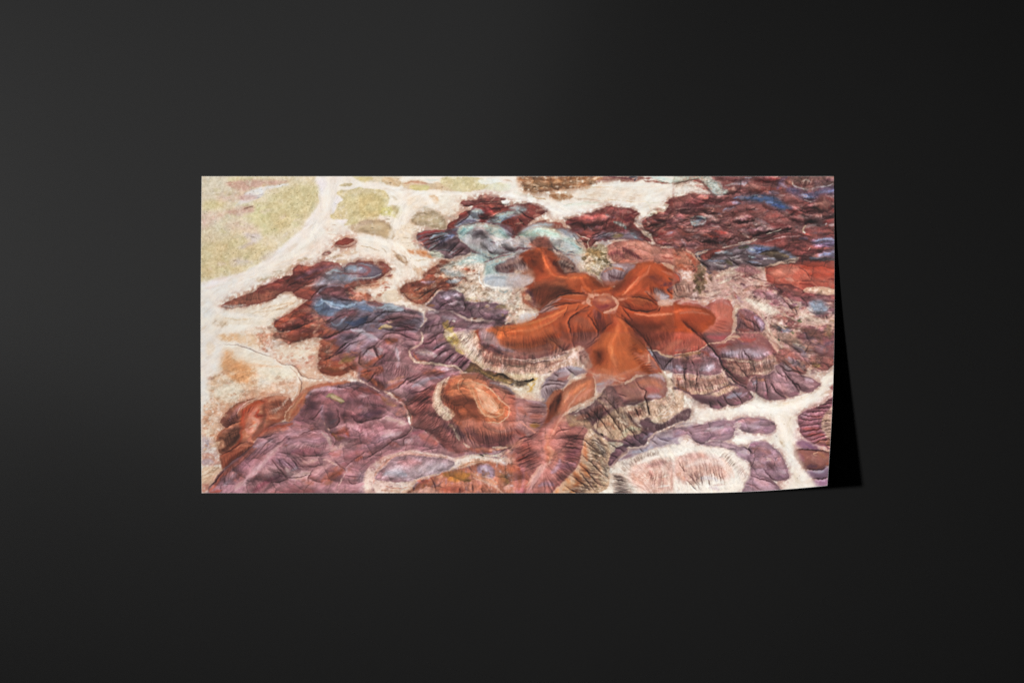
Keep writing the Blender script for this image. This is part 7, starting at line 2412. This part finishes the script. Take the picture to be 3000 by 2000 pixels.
b 40 20 80 .6 .5 8c5450 7c4c50 9c6468 a88868 6c4854|960,1340 1160,1340 1540,1460 1540,1560 1100,1540
m 24 40 100 .7 .5|640,1080 900,1090 1540,1220 1540,1540 1000,1500 900,1280
b 30 12 50 .5 .8 5c4c34 7c6c50 a08468 3c2c20|200,900 300,980 290,1100 200,1180 170,1100
s 5c2c30 30 1 .6 .3|0,350 120,340 260,380/480,300 560,280 640,300/300,500 420,520 560,600
s 8c88b0 50 1 .6 .3|1000,120 1060,160/900,200 980,220
s 7c7088 60 1 .6 .3|560,120 700,100
s a48c90 40 1 .6 .4|780,470 900,520/620,560 700,600
s d8c4ac 40 1 .7 .5|380,1000 500,1010 600,980/560,1240 680,1240 780,1290/740,1300 860,1350
V1500 500 480
b 40 20 80 .45 .45 5c2c30 9c5854 8c4440 7c5060 a0706c|520,490 860,355 1225,430 1260,600 1000,600 740,740
b 40 20 80 .45 .45 5c2c30 9c5854 8c4440 7c5060 a0706c|1240,500 1470,310 1568,250 1568,730 1440,720 1340,600
m 12 60 140 .7 .45|520,490 860,355 1225,430 1260,600 1000,660 740,740
m 12 60 140 .7 .45|1240,500 1470,310 1568,250 1568,730 1440,720 1340,600
b 30 30 110 .4 .35 f0ece4 e0ccb4 f8f4ee d8c4b0 d0b8a0|80,200 500,180 1000,120 1500,140 1500,240 1200,300 400,290
b 26 20 60 .5 .4 8a5634 c49468 d8b898 a47048|80,60 800,60 700,140 240,210 120,190
b 30 16 70 .5 .7 8c6c48 d8ccb0 b89c78 7c6440|700,780 880,760 960,880 880,1000 700,960
b 30 20 70 .5 .6 c8a090 e0d0b8 a88478 b89884|0,1120 160,1140 240,1300 120,1380 0,1440
V1040 500 480
m 14 50 120 .6 .55|680,1290 860,1150 1040,1180 1160,1260 1440,1290 1400,1440 1000,1370
b 60 16 70 .5 .6 c8b49c 9c7860 e4dccc a8948c 8c6c5c b4bcb8|860,900 1060,830 1220,860 1240,1100 1568,1130 1500,1440 1150,1250 1000,1120
b 20 20 70 .4 .5 9c5c48 7c3c30 a87460|440,1140 620,1050 780,900 900,900 1040,1040 680,1270
m 8 60 120 .5 .5|440,1140 620,1050 780,900 900,900 1040,1040 680,1270
m 8 50 110 .6 .45|1005,310 1200,245 1430,270 1400,400 1110,370
m 10 50 110 .6 .45|900,520 1110,375 1568,350 1568,600 1400,500
b 50 24 90 .35 .35 f0e0cc f8f2ea dcc4a8 ece2d4|380,200 1000,220 850,480 560,600 600,900 400,1000 300,700 440,400
V580 500 480
m 10 70 150 .5 .5|600,1120 905,960 1200,880 1380,920 1100,1080 860,1140
m 10 60 140 .5 .5|720,1480 960,1320 1080,1250 1100,1400 1200,1500 900,1530
m 12 50 120 .45 .5|920,1170 1100,1100 1500,1080 1500,1240 1150,1180 1040,1240
b 70 20 80 .3 .5 d8c89c c4b87c d8bca0 ccc488|40,80 1100,60 1140,300 900,600 500,920 40,1020
V580 980 480
b 50 30 120 .35 .5 a86c6c 7c5468 8c6078 b89098 9c6458|120,1490 520,1080 860,850 1180,490 1568,470 1568,1500
m 18 90 240 .4 .6|120,1490 520,1080 860,850 1180,490 1568,470 1568,1500
m 12 40 100 .4 .6|200,860 400,640 800,570 880,640 560,1000 230,1250
b 50 20 90 .35 .5 e4c4a4 d8a888 f0e0c8 c89880|60,500 400,300 900,380 900,520 300,700 200,1200 60,1200
V1040 980 480
b 40 30 110 .35 .5 a06c68 7c5468 8c6078 b09098 9c5c50|0,0 600,0 1000,300 760,480 540,840 900,1100 400,1130 0,1400
m 14 90 200 .4 .6|0,0 600,0 1000,160 1000,340 760,480 540,840 300,540 0,430
m 12 90 200 .4 .6|0,460 300,560 540,860 900,1100 400,1130 0,1400
b 26 20 80 .4 .5 c88054 a45838 dca078 8c5030 b07040|560,1440 900,1310 1250,1220 1560,1240 1560,1500 600,1500
V1980 980 480
m 14 50 140 .45 .6|1000,140 1500,30 1500,330 1240,370
b 30 20 90 .4 .5 9c6860 7c5460 8c7c94 a8786c|1000,140 1500,30 1500,330 1240,370
b 20 30 110 .3 .5 a88ca4 7c6080 946c78|60,880 400,830 900,830 920,920 560,960 200,1000
b 20 30 110 .3 .5 a88ca4 7c6080 9c6c6c|740,1040 900,1060 1060,1300 1000,1380 760,1300

V1500 667.0 480
# light and shade over the star, arm by arm
r 150 -0.22|200,380 230,330 260,280
r 150 -0.20|400,330 470,400 520,440
r 170 -0.22|180,620 300,590 440,580 560,600
r 120 -0.16|220,700 300,740 420,640 560,620
r 120 -0.18|760,480 840,540 900,560
r 60 0.14|290,200 330,350 400,440 520,480 660,480
r 60 0.10|660,490 690,550 740,600
r 70 0.12|-60,985 150,970 260,930 400,860 520,780 680,720
r 110 -0.16|-60,1110 160,1110 330,1070 420,1000
r 120 -0.18|460,930 500,1000 540,1060
r 140 -0.16|640,980 700,1060 780,980
r 110 -0.22|830,830 850,920 860,1000
r 110 -0.16|930,830 920,900 880,980
r 60 0.14|1300,360 1210,470 1150,540 1090,610 980,650
r 140 -0.16|1000,600 1060,540 1140,440
r 140 -0.19|1260,560 1330,480 1420,480
r 100 -0.16|1140,660 1260,720 1360,730
r 70 0.11|1060,790 1180,820 1320,830 1450,815 1568,790 1640,780
r 170 -0.23|1140,900 1280,950 1400,950
r 160 -0.19|1200,980 1300,1080 1360,1120
r 160 -0.16|1440,900 1560,920 1660,900
r 80 0.14|980,860 1020,940 1000,1030 940,1130 950,1220
r 60 0.09|1060,1180 1120,1240
r 110 -0.22|790,1180 840,1220 830,1290
r 100 -0.18|1120,980 1200,1080 1260,1160
r 120 -0.16|1150,1060 1200,1180
s e0b09c 30 1 .5 .3|800,650 900,640 980,680 1010,740
s c88470 40 1 .7|840,690 900,690
V1270 980 480
r 130 -.28|180,600 300,620 400,680
r 90 .22|420,520 520,640 620,740
r 130 -.22|420,960 580,1010 740,990
r 120 -.2|20,760 180,900 300,1000
r 60 .2|1250,640 1330,560 1450,470
r 80 -.3|1100,800 1160,680 1210,570
r 110 .16|1100,960 1080,1100 1040,1240 960,1360 900,1460
r 110 -.18|900,1180 1000,1150/1250,1080 1400,1120/1200,1380 1330,1300
r 110 -.22|700,1420 780,1340 840,1400
V580 980 480
# light and shade, lower left
r 110 .18|300,1500 460,1360 600,1220 740,1080 840,1000
r 120 -.22|170,1420 280,1290 420,1170 520,1090
r 130 -.2|820,1130 960,1160 1150,1150
r 120 -.2|620,1400 740,1340 860,1420
r 150 -.28|1000,760 1060,690 1140,660
r 130 -.25|1200,760 1260,820 1300,860
r 120 .14|1100,540 1240,510 1400,500
r 120 -.2|1400,640 1560,640 1700,700
r 90 -.25|640,640 640,720 620,800
r 90 -.25|280,1080 360,1000 420,900
r 80 -.2|240,860 320,820 400,780
r 80 .2|500,760 540,860 500,960
V1040 980 480
r 120 -.22|560,760 680,880 820,1000
r 130 -.2|40,760 160,780 280,740
r 120 -.2|200,1090 340,1010 460,960
r 120 .14|240,960 400,880/40,1060 200,1000
r 120 -.22|620,200 760,260 900,240
r 110 -.22|60,400 180,440 280,500
V800 733 480
r 110 -.25|560,350 660,360 720,420
r 120 -.2|700,660 820,700 900,640
r 110 -.22|520,860 640,880 760,800
r 110 -.2|1080,850 1200,900 1340,900
r 100 -.2|1060,640 1240,660 1400,680
r 90 .15|760,760 900,780 1000,860
V1040 500 480
r 120 -.25|1160,620 1240,600 1300,700
r 90 -.2|1300,780 1420,790 1500,750
r 90 .16|1180,530 1260,600 1400,660
r 90 -.22|760,760 900,700 960,640
V1980 980 480
r 120 -.22|60,260 200,290 340,260/500,120 640,100 760,130
r 120 -.25|160,620 280,650 400,640
r 120 -.22|720,560 860,600 1000,580/1120,520 1240,520
r 120 -.22|880,1220 940,1300 980,1360
r 110 -.2|1220,1230 1340,1250
r 100 -.18|100,960 300,1000
V1500 980 480
r 110 -.3|1080,660 1200,650 1300,620
r 110 -.25|860,700 760,780 700,820
r 110 -.2|420,720 380,800 320,860

V1500 500 481
# brighter silt in the upper wash
s f6f4ee 70 1 .7|200,290 360,370 560,420 760,370 880,340
s f8f6f2 60 1 .7|0,240 160,280 340,330/1200,380 1260,420 1200,480
V1040 500 481
s f6efe6 60 1 .6|340,200 440,300 420,420 370,560 330,660 400,760 480,860
s f6efe6 50 1 .6|380,1180 480,1280 620,1310 740,1330/0,640 160,650 320,700
s f8f6f2 60 1 .7|1300,230 1440,240 1560,250
s dbe6e6 14 .8 .9 .4|1180,960 1190,1060 1240,1120
s f4efe8 12 .7 1 .3|1232,1060 1250,1100 1330,1120 1440,1125
V580 500 481
s f4f0ea 90 1 .7|40,1280 140,1300 240,1360 420,1380/80,1180 300,1100 480,1030
s f6eee4 70 1 .7|1240,80 1230,300 1180,460 1080,620 900,780
s f4ece2 50 1 .6|300,1380 500,1400 680,1420/620,1290 760,1240 880,1180
V1980 980 481
s f6f2ea 80 1 .7|600,690 800,690 1000,720 1180,660 1320,580
s f6f2ea 70 1 .7|980,780 1040,960 1100,1140 1200,1320 1240,1440/560,1010 720,980 860,990
s f4ecd8 50 1 .6|0,880 200,840 400,800/1460,380 1420,480 1340,560
s ecd0c4 70 1 .6|100,1260 300,1200 460,1260
s dcb4a8 60 1 .6|40,1360 180,1290 300,1330
V1500 980 481
# pale braided crest on the south saddle and skirts
s c89a88 44 1 .6 .3|700,340 800,380 940,400 1080,420
s d8c0a8 26 .9 .8 .4|480,780 600,710 740,640 850,560/1080,470 1180,410 1260,385
s b49884 60 1 .6 .4|820,620 960,720 1080,860
s e4d8c4 30 1 .7 .4|1480,500 1540,560 1500,680 1400,770/1000,800 1100,860
r 90 -.2|1060,1060 1200,1050 1300,960

V1270 980 482
# smooth spiral hill over the ribbed cone
s c4704c 110 1 .55|180,520 240,440 360,420 480,460
s cc7c58 130 1 .55|460,560 560,640 620,720
s 8c4430 110 1 .6|200,600 320,640 400,720
s 6c3424 70 1 .6|260,620 350,640 410,700
s e4a884 60 1 .5|430,540 500,620 570,700
s c88468 34 1 .5|640,520 700,640 720,740
s a85c48 90 1 .5|420,860 560,900 700,860
s 8c5050 100 1 .5|360,960 520,1010 680,1000
c 40 5 .5|300,760 420,860 600,880 760,840/340,1000 480,1080 640,1090 780,1040
c 30 5 .5|60,620 140,760 240,880/-60,800 40,960 180,1080
V1040 500 482
# blue-grey and turquoise knolls
m 9 70 150 .42 .6|960,600 1160,500 1400,520 1560,620 1500,790 1240,830 1080,720
m 10 40 90 .6 .5|600,620 860,570 980,560 1080,720 1080,780 860,830 720,760
s 5c3440 36 1 .7 .2|1090,740 1180,790 1300,830/1240,500 1400,520 1500,600/880,560 960,600 1000,680
s 70404a 30 1 .7 .3|1240,870 1360,820 1480,800/1430,520 1520,600 1568,640
s d4e8e4 30 1 .6 .3|1060,545 1160,515 1260,515
s 88b0b8 40 1 .6 .3|1000,640 1060,580
V1500 500 482
m 8 80 150 .4 .5|-60,640 340,545 620,690 690,790 400,760 0,800
s 5c3c48 26 1 .6 .3|380,700 460,780 600,810/80,740 180,750
s b8d8d0 24 1 .5 .3|120,610 260,570 380,570/460,650 560,690
V1980 500 482
# scalloped purple and cream ledges, right
s 8c5c60 80 1 .6 .3|580,940 700,930 800,960
s e4d4c0 20 .9 .8 .5|600,1010 700,1060 800,1080 900,1100/660,1200 760,1260 860,1340 900,1420
s a87c88 60 1 .6 .3|620,1110 760,1120 860,1150/760,1180 900,1210
s 7c5060 60 1 .6 .3|860,1170 940,1240 1000,1300
s ecdcc8 26 .9 .8 .5|940,1290 1060,1310 1140,1360/1160,1380 1240,1330 1300,1360/1200,1430 1340,1460 1500,1440
s 94585c 60 1 .6 .3|1040,1180 1180,1220 1300,1240/1180,1480 1300,1500
s 8484a4 50 1 .6 .3|1300,1290 1400,1290
c 24 7 .5|600,1200 700,1300 860,1400 900,1540/640,1140 800,1200 960,1340 1000,1540
g 9 .5|920,1120 1000,1200 1080,1290 1140,1380/700,1000 800,1040 900,1060/1160,1160 1240,1250 1260,1300
s d8c4b0 60 1 .5 .4|420,1060 540,1080 640,1120
s c09c90 60 1 .5 .4|360,1140 480,1130 560,1180
V580 980 482
# pinker, rounder mauve domes
s b88890 110 1 .45|420,1380 560,1230 720,1120 820,1020
s c4a4b0 44 1 .5|360,1480 480,1360 620,1230 760,1090
s a46c74 110 1 .45|900,1130 1040,1120 1160,1100
s b07c84 110 1 .45|900,980 1060,960 1180,960
s a06468 110 1 .45|1400,1180 1520,1120
s b4888c 100 1 .45|1140,1280 1260,1200 1380,1090
s a4645c 110 1 .4|1180,1420 1300,1360
s 9c6870 110 1 .4|700,1500 900,1460 1100,1500
s ac7c88 110 1 .45|1400,700 1540,720
s 9c6c78 110 1 .45|1100,620 1240,600 1400,600
g 7 .4|580,1120 640,1040 760,960/1250,880 1270,940 1310,1000 1290,1060/1160,900 1060,920 960,960/940,1240 1060,1260 1180,1230
V1040 980 482
s a06c74 120 1 .45|100,620 240,640
s ac7c88 110 1 .45|60,900 240,880 400,840
s a8686c 120 1 .4|640,960 760,1040
s 986470 120 1 .4|400,300 560,360 700,330
s a87884 90 1 .4|640,220 740,200

V580 980 483
# hooked ridge
s a8604a 80 1 .75|640,620 660,700 640,780 600,800
s 8c4a34 60 1 .7|700,640 760,650 820,700 760,740
s b45a40 70 1 .7|620,650 540,680 470,760 430,860 400,940
s c88878 60 1 .6|560,700 500,800 470,900 520,960
s 8c4c38 50 1 .6|660,830 740,830 820,790
s c8a898 26 .9 .6 .3|700,720 780,690 840,640
c 18 6 .5|640,660 700,600 820,600/700,800 780,760 860,700
r 70 -.25|350,900 300,960 260,1040
r 60 -.22|640,760 600,880 520,980
s d8c0a8 20 .9 .6 .4|400,720 480,650 580,610 700,580 800,575
c 14 6 .5|250,780 400,690 560,640/300,860 420,800 500,740
c 14 6 .5|220,960 300,900 400,890/260,1100 340,1040 400,960
c 12 6 .5|240,1150 360,1100 500,1050/260,1260 360,1180 480,1100
# warm sand, cracked crust
s e0a878 90 1 .4 .3|240,300 360,340 460,420
s d89c78 120 .9 .3 .5|80,780 160,900 120,1060
b 60 10 44 .5 .6 d09c7c e8ccac c48c70 dcb494|60,640 300,560 560,500 900,520 860,600 400,640 200,800 180,1040 60,1100
b 40 10 40 .4 .6 d8a080 ecd4b8 c89880|700,160 1140,80 1140,280 960,320 760,260
g 5 .4|240,90 420,110 560,170 740,220/740,220 800,280 920,300 1000,400 1200,430/960,400 990,480 950,600
V800 733 481
# dusty toes where the red lobes fade out
b 60 12 60 .5 .5 c8907c e0c0a8 b87464 d8b098|0,860 300,900 440,880 440,1160 300,1100 0,1000
b 40 12 50 .5 .5 c8907c b87464 a86454|720,400 940,440 1100,300 1140,330 980,470 760,480
b 26 14 60 .45 .6 a86858 945848 bc8070|10,680 380,620 480,740 440,830 200,880 20,840

V580 980 484
k 1.04 .945 .945 60|120,1500 235,1290 520,1080 720,862 900,820 1060,540 1400,455 1568,462 1800,560 2030,860 2300,1030 2540,1160 2100,1240 1600,1568 120,1568
k 1.03 .96 .96 50|215,850 400,640 800,570 900,690 600,980 300,1180 220,1200
V1040 980 484
k 1.03 .945 .945 60|-60,60 500,-100 640,100 560,200 1000,340 860,440 780,600 540,840 300,540 100,450
k 1.03 .95 .95 50|540,700 760,500 800,700 1000,1000 1000,1120 760,1020
k .97 .99 1.14 40|560,1600 620,1420 900,1310 1250,1220 1560,1240 1640,1400 1600,1600
V580 500 484
k 1.03 1.03 1.10 40|20,40 1120,40 1165,250 1000,560 700,820 300,1010 20,1060
k 1.03 1.03 1.10 20|1340,200 1640,180 1740,260 1640,500 1440,520 1280,440
V1500 667 484
# the disc at the peak melts into the ridges; arms run on through the middle
s b0593c 90 1 .45|700,760 800,740 860,700
s b05a3e 60 1 .5|780,600 820,650 880,680
s d89c84 50 1 .35|760,690 860,655 960,680 1000,740
s b86048 60 1 .5|1010,690 1100,650 1180,600
s b05c40 70 1 .4|960,800 1000,880 1010,960
s bc6440 50 1 .45|330,380 400,460 520,490 640,490 700,560
s c06c48 40 1 .4|-40,985 150,975 270,930 400,860 520,790 640,750
s a04c30 120 1 .35|-20,1080 140,1080 300,1050
c 40 5 .35|-60,1060 200,1060 420,980/-60,1170 220,1180 460,1140
s c8806c 40 1 .45|1240,1290 1160,1340 1060,1380 960,1420
V1500 980 484
# the spine that runs from the star to the lower edge
s bc6444 110 1 .5|960,200 980,300 920,380 820,440
s b86a50 120 1 .5|860,400 740,480 620,580 520,700
s b46c58 130 1 .5|520,700 440,820 370,940 330,1060
s c07c60 100 1 .45|330,1040 350,1140 340,1240
s bc8880 80 1 .5|330,1240 240,1350 170,1480 150,1540
s d8a894 24 1 .45|700,500 600,600 520,720 430,850 360,980
s 8c4430 60 1 .35|420,640 370,760 310,880
s a05848 70 1 .4|760,230 720,330 740,420
c 40 6 .5|420,960 470,1080 440,1240 380,1330/740,930 690,1090 640,1260 480,1450
c 30 6 .5|330,960 300,1080 320,1220/0,1080 20,1220 60,1320
k 1.04 .95 .95 60|-60,600 240,620 330,760 600,860 720,940 660,1240 480,1420 380,1600 60,1600 0,1100
V1980 980 484
k 1.02 .97 .97 40|675,495 900,370 1240,400 1380,460 1200,580 900,635 700,540
k 1.02 .975 .98 40|0,880 560,810 930,840 960,920 560,960 170,1020 0,980
k 1.02 .97 .98 40|700,1080 860,1020 1085,1340 1000,1460 720,1400
k 1.03 .95 .97 40|1170,800 1560,560 1560,1500 1300,1400 1130,1150
V1980 500 484
k .96 .98 1.04 60|500,60 1540,60 1540,880 1100,860 400,740 0,700 0,320 240,220
s b4989c 40 1 .4 .4|540,120 640,110/300,330 420,340/1150,430 1250,450/820,520 940,560/100,560 200,570

V1980 740 840
# right: pink and plum slopes over the cream
k 1.0 .93 .96 30|0,90 180,90 460,90 560,190 860,230 870,620 560,560 480,440 330,300 0,260
s a07078 46 1 .8 .25|330,90 380,85 440,110
s b08480 30 1 .7 .3|260,130 330,150 420,150
s e4d4be 26 1 .8 .4|215,140 260,110 320,110/240,170 300,140
s a4786c 34 1 .8 .3|380,200 430,190 480,200
s a47c8c 40 1 .8 .25|500,220 560,250 600,290
s e8dcc8 44 .9 .9 .4|390,255 440,285 520,300/470,310 560,330
s 945850 50 1 .7 .35|540,350 600,370 650,340
s 8c5050 26 1 .8 .3|560,180 640,215 720,240
s 8c6068 44 1 .8 .25|740,250 800,250 860,260
p 8ca0c0 10 .8 .3|735,290 760,265 800,265 830,300 820,325 770,330
s eceae8 14 .9 .9 .4|720,300 750,320
s e0ccb8 36 1 .8 .4|680,330 740,360 820,380
s 7c5048 60 1 .8 .25|700,420 760,440 800,500
s 8c6a50 50 1 .7 .25|830,400 840,460
s 7c4c50 50 1 .8 .25|760,530 820,560 860,550
s 6c5060 40 1 .8 .25|700,440 740,480
s 8c6c60 40 1 .8 .3|590,450 640,470 680,490
s 8c84a0 20 1 .8 .2|580,420 620,425
s a07078 44 1 .8 .25|600,500 680,560 740,600
s 94909c 22 1 .7 .25|640,500 690,510 710,525/600,580 650,610 700,640
s a06460 50 1 .8 .25|740,560 790,590 850,590
s 8c6c48 40 1 .8 .25|750,610 790,620
s a87470 34 1 .7 .3|560,560 620,620 700,660
s e4d4bc 14 .9 .8 .5|470,330 500,400 540,470 580,520/550,380 600,420
s 4c5c38 9 .9 .8 .5|560,540 575,545/665,372 690,378/635,432 645,440
g 7 .5|590,480 660,530 720,600/560,570 640,640 720,665/640,610 690,680/700,420 730,480 760,520/730,500 700,560
c 14 5 .4|560,400 600,560/860,420 850,600
# the plum lobe beside the star and its cream seam
s a05c50 40 1 .7 .2|350,330 390,380 420,420
s 94809c 34 1 .7 .2|450,370 475,400 470,425
g 6 .5|350,380 400,410 440,430/360,350 420,380 460,420
s e8d8c0 8 .9 .9 .5|325,300 320,350 330,400 300,450 250,485
# ledges: warmer, banded
k 1.02 .94 .96 20|200,470 440,430 560,540 540,650 420,690 380,740 260,640
k 1.02 .95 .97 20|0,560 180,520 280,660 420,790 200,860 60,780 0,740
s a46c64 34 1 .6 .25|260,520 340,520 420,500/20,590 90,580 160,560
s a498b0 34 1 .6 .2|280,555 340,545/390,540 460,560/160,640 210,625/0,620 40,640
s d4b4a0 12 1 .7 .4|250,580 330,590 420,600 500,590/60,660 140,680 230,670 270,640/80,730 180,740 280,710
s b88c80 16 1 .6 .4|270,610 380,630 500,610/80,700 180,710 260,690
s 5c3c48 14 1 .6 .2|80,780 180,770 300,720 370,720/400,690 480,680 540,650
c 60 4 .4|250,580 380,590 540,560/300,660 400,680 540,640
c 60 4 .4|0,670 140,680 280,640/0,740 140,760 340,720
s 8c84a0 26 1 .6 .2|280,790 330,770/420,720 440,700
s b8949c 30 1 .6 .2|540,700 590,740 640,760/640,680 700,720 750,730
# east arm: one colour, matt
s a8462c 110 1 .5|20,350 100,340 190,350
s a04028 70 1 .5|60,400 140,410
s b86454 70 1 .6|230,290 280,330 300,390
s b05c4c 70 1 .5|60,480 120,500 20,520
s c47c6c 20 1 .5|20,330 100,325 180,340
r 60 -.18|150,470 110,430 60,390
g 9 .5|40,375 90,420 140,465 180,500
V1240 620 840
# west arm and its skirts
k 1.02 .95 1.0 24|160,650 300,650 420,760 640,820 850,740 890,800 700,890 400,890 220,800
s 8c5c5c 40 1 .7|400,760 520,790 660,790 780,770
s b49898 7 .9 .8 .2|470,800 560,818 660,815 740,795 790,770
s 94584c 26 1 .6 .2|480,825 580,840 680,835 760,815
s c0998c 34 1 .6 .35|430,850 560,865 680,860
s 5c3840 30 1 .8|330,720 400,755 460,780
s 8c8090 40 1 .7|325,660 345,700 390,720
s b4602c 60 1 .5|420,640 520,640 640,600
s c07c4c 10 1 .6|400,625 520,628 640,590 740,540
s a4502c 80 1 .5|440,690 560,710 680,690
c 50 4 .35|420,690 600,700 780,640/420,740 600,750 800,700
s a0644c 50 1 .5|700,700 760,720
s d8c8a4 40 1 .6 .5|200,720 260,780 330,850
s b8a058 24 1 .7 .3|120,630 150,650 190,700
s 7c5c68 50 1 .5|60,640 100,700 160,760
g 7 .45|0,640 60,620 110,610/20,700 80,670 130,650/60,760 120,720 170,710
# pinkish neck of the north-west arm
s b08c84 44 1 .7 .2|420,300 480,280 540,250
s 8c6c68 30 1 .6 .2|420,320 500,310
c 30 5 .5|360,290 540,240/400,340 580,320
s a46c54 60 1 .6|540,350 580,330 600,370
s b0b4bc 50 1 .8 .15|350,380 430,380 520,375
s c0ccd4 20 1 .7|340,350 400,345 500,350
s 8c6860 50 1 .6|540,460 590,500 640,520
s a4583c 60 1 .5|620,420 700,410 780,420
c 40 6 .5|580,400 760,390/560,480 720,500
s b06c5c 30 1 .6|580,180 640,150 690,160
s e0d0c0 26 1 .6 .4|740,260 790,290 820,300
c 26 5 .5|740,220 850,270/700,300 800,330
s e4d4c0 30 1 .7 .4|450,610 500,570 560,550 620,555
s c4c0c4 34 1 .8 .2|520,600 560,570 610,575
# cream shelf, cliffs of pebbly silt
b 40 10 34 .5 .5 c8b4a8 a8948c e4dcd0 9cb0b4 b09484|90,280 260,240 330,280 330,400 480,440 440,500 260,460 200,420 80,360
s 9cc0c4 40 1 .6 .3|250,250 320,240 370,240
s 98a4ac 50 1 .6 .3|100,320 160,340 220,350
s e8e4d8 20 1 .6 .4|340,400 400,425 480,415
s 7c6470 44 1 .6 .3|240,520 320,540 420,560
s 8c7858 26 1 .6 .3|400,520 450,520

V1240 620 841
# flare of the north-west arm's head, velvet flanks
s 9c4a2c 60 1 .75|540,235 590,225 640,215 700,235 740,260
s a8502e 90 1 .5|600,290 640,280 700,330
s 8c3c20 60 1 .55|560,270 600,300 620,350
s b05a3a 120 1 .4|640,380 720,390 820,390
s a85030 110 1 .4|600,420 680,440 740,430
s c0684a 24 1 .5|655,210 690,280 730,330 800,345 880,345
s a46450 44 1 .6|560,400 545,460 570,510
s c8a898 24 1 .6 .4|530,430 540,490 590,540
s 9c5844 110 1 .35|780,620 840,600 880,640
s 8c5450 70 1 .5|800,700 860,690
s a8502c 130 1 .35|460,660 600,650 720,600
r 100 -.14|440,740 600,750 760,720
V1500 500 485
s c8ddd8 50 1 .5 .2|1340,70 1450,82 1568,100
s f4f2ec 60 1 .5|960,330 1100,330 1200,360
V1980 500 485
s c8ddd4 60 1 .7 .3|0,95 120,65 220,60/290,70 360,120 420,180 470,205
s efe8de 50 1 .6 .2|0,190 120,170 240,170
s e0d4c8 16 .8 .6 .4|440,730 580,700 680,685 760,650/860,600 1000,560/200,800 280,765
s 4868a8 60 1 .5 .2|620,265 740,255 880,280 1000,320

V1980 980 485
# the wide bright wash
s f5f0e6 90 1 .6|560,720 760,700 980,720 1160,670 1300,600 1440,500
s f5f0e6 110 1 .6|960,780 1020,900 1080,1050 1180,1250 1280,1420
s f5f0e6 60 1 .6|580,1030 760,990 860,990
s e4ccc0 90 1 .4|560,1150 600,1260 620,1380
V1500 980 485
s e8c0a8 60 1 .35|340,1060 380,1120 360,1200
V1270 980 485
s dc9c7c 100 1 .5|430,560 520,640 590,720
s e8b898 40 1 .5|470,560 540,620 590,690 560,730
s f0dcc0 34 .9 .7 .4|120,420 50,480 20,560 20,640 70,720
V580 980 485
s b48c9c 90 1 .4|860,1010 1000,1010 1120,1000
s a87c94 90 1 .4|1120,620 1260,560 1420,560

V1500 667 486
# the iron-red of the star
k 1.04 .965 .90 30|100,250 240,190 380,210 460,380 640,440 800,520 900,560 1000,560 1180,370 1340,330 1500,400 1568,520 1400,640 1640,760 1860,830 1860,960 1620,1060 1400,1060 1290,1160 1300,1320 1100,1340 900,1340 760,1300 720,1140 600,1120 300,1120 -200,1110 -380,1000 -340,960 -60,940 300,850 260,760 120,720 120,600 240,480
V1980 740 841
s e8d8c4 14 .9 .6 .4|560,330 620,350 660,370
"""

ink = paint(PROGRAM)
def ink_sheet():
    nx, ny = 1112, 557
    X, Y = np.meshgrid(np.linspace(L0+0.4, R0-0.4, nx), np.linspace(T0+0.4, B0-0.4, ny))
    co = bend(X, Y, 0.35)
    # the picture was charted with the corner curled: unroll the chart onto the bent sheet
    k = CAM_H/(CAM_H-co[..., 2])
    u = np.clip((co[..., 0]*k/M+1500-X0)*SC, 0, CW-1.001); v = np.clip((1000-co[..., 1]*k/M-Y0)*SC, 0, CH-1.001)
    iu, iv = u.astype(int), v.astype(int); fu, fv = (u-iu)[..., None], (v-iv)[..., None]
    c = (ink[iv, iu]*(1-fu)+ink[iv, iu+1]*fu)*(1-fv)+(ink[iv+1, iu]*(1-fu)+ink[iv+1, iu+1]*fu)*fv
    lin_c = np.where(c <= 0.04045, c/12.92, ((c+0.055)/1.055)**2.4)
    o = mesh_grid('printed_picture', co-org, nx, ny, mprint, print_root)
    ca = o.data.color_attributes.new('ink', 'FLOAT_COLOR', 'POINT')
    ca.data.foreach_set('color', np.concatenate([lin_c, np.ones(lin_c.shape[:2]+(1,))], -1).reshape(-1).astype(np.float32))
ink_sheet()
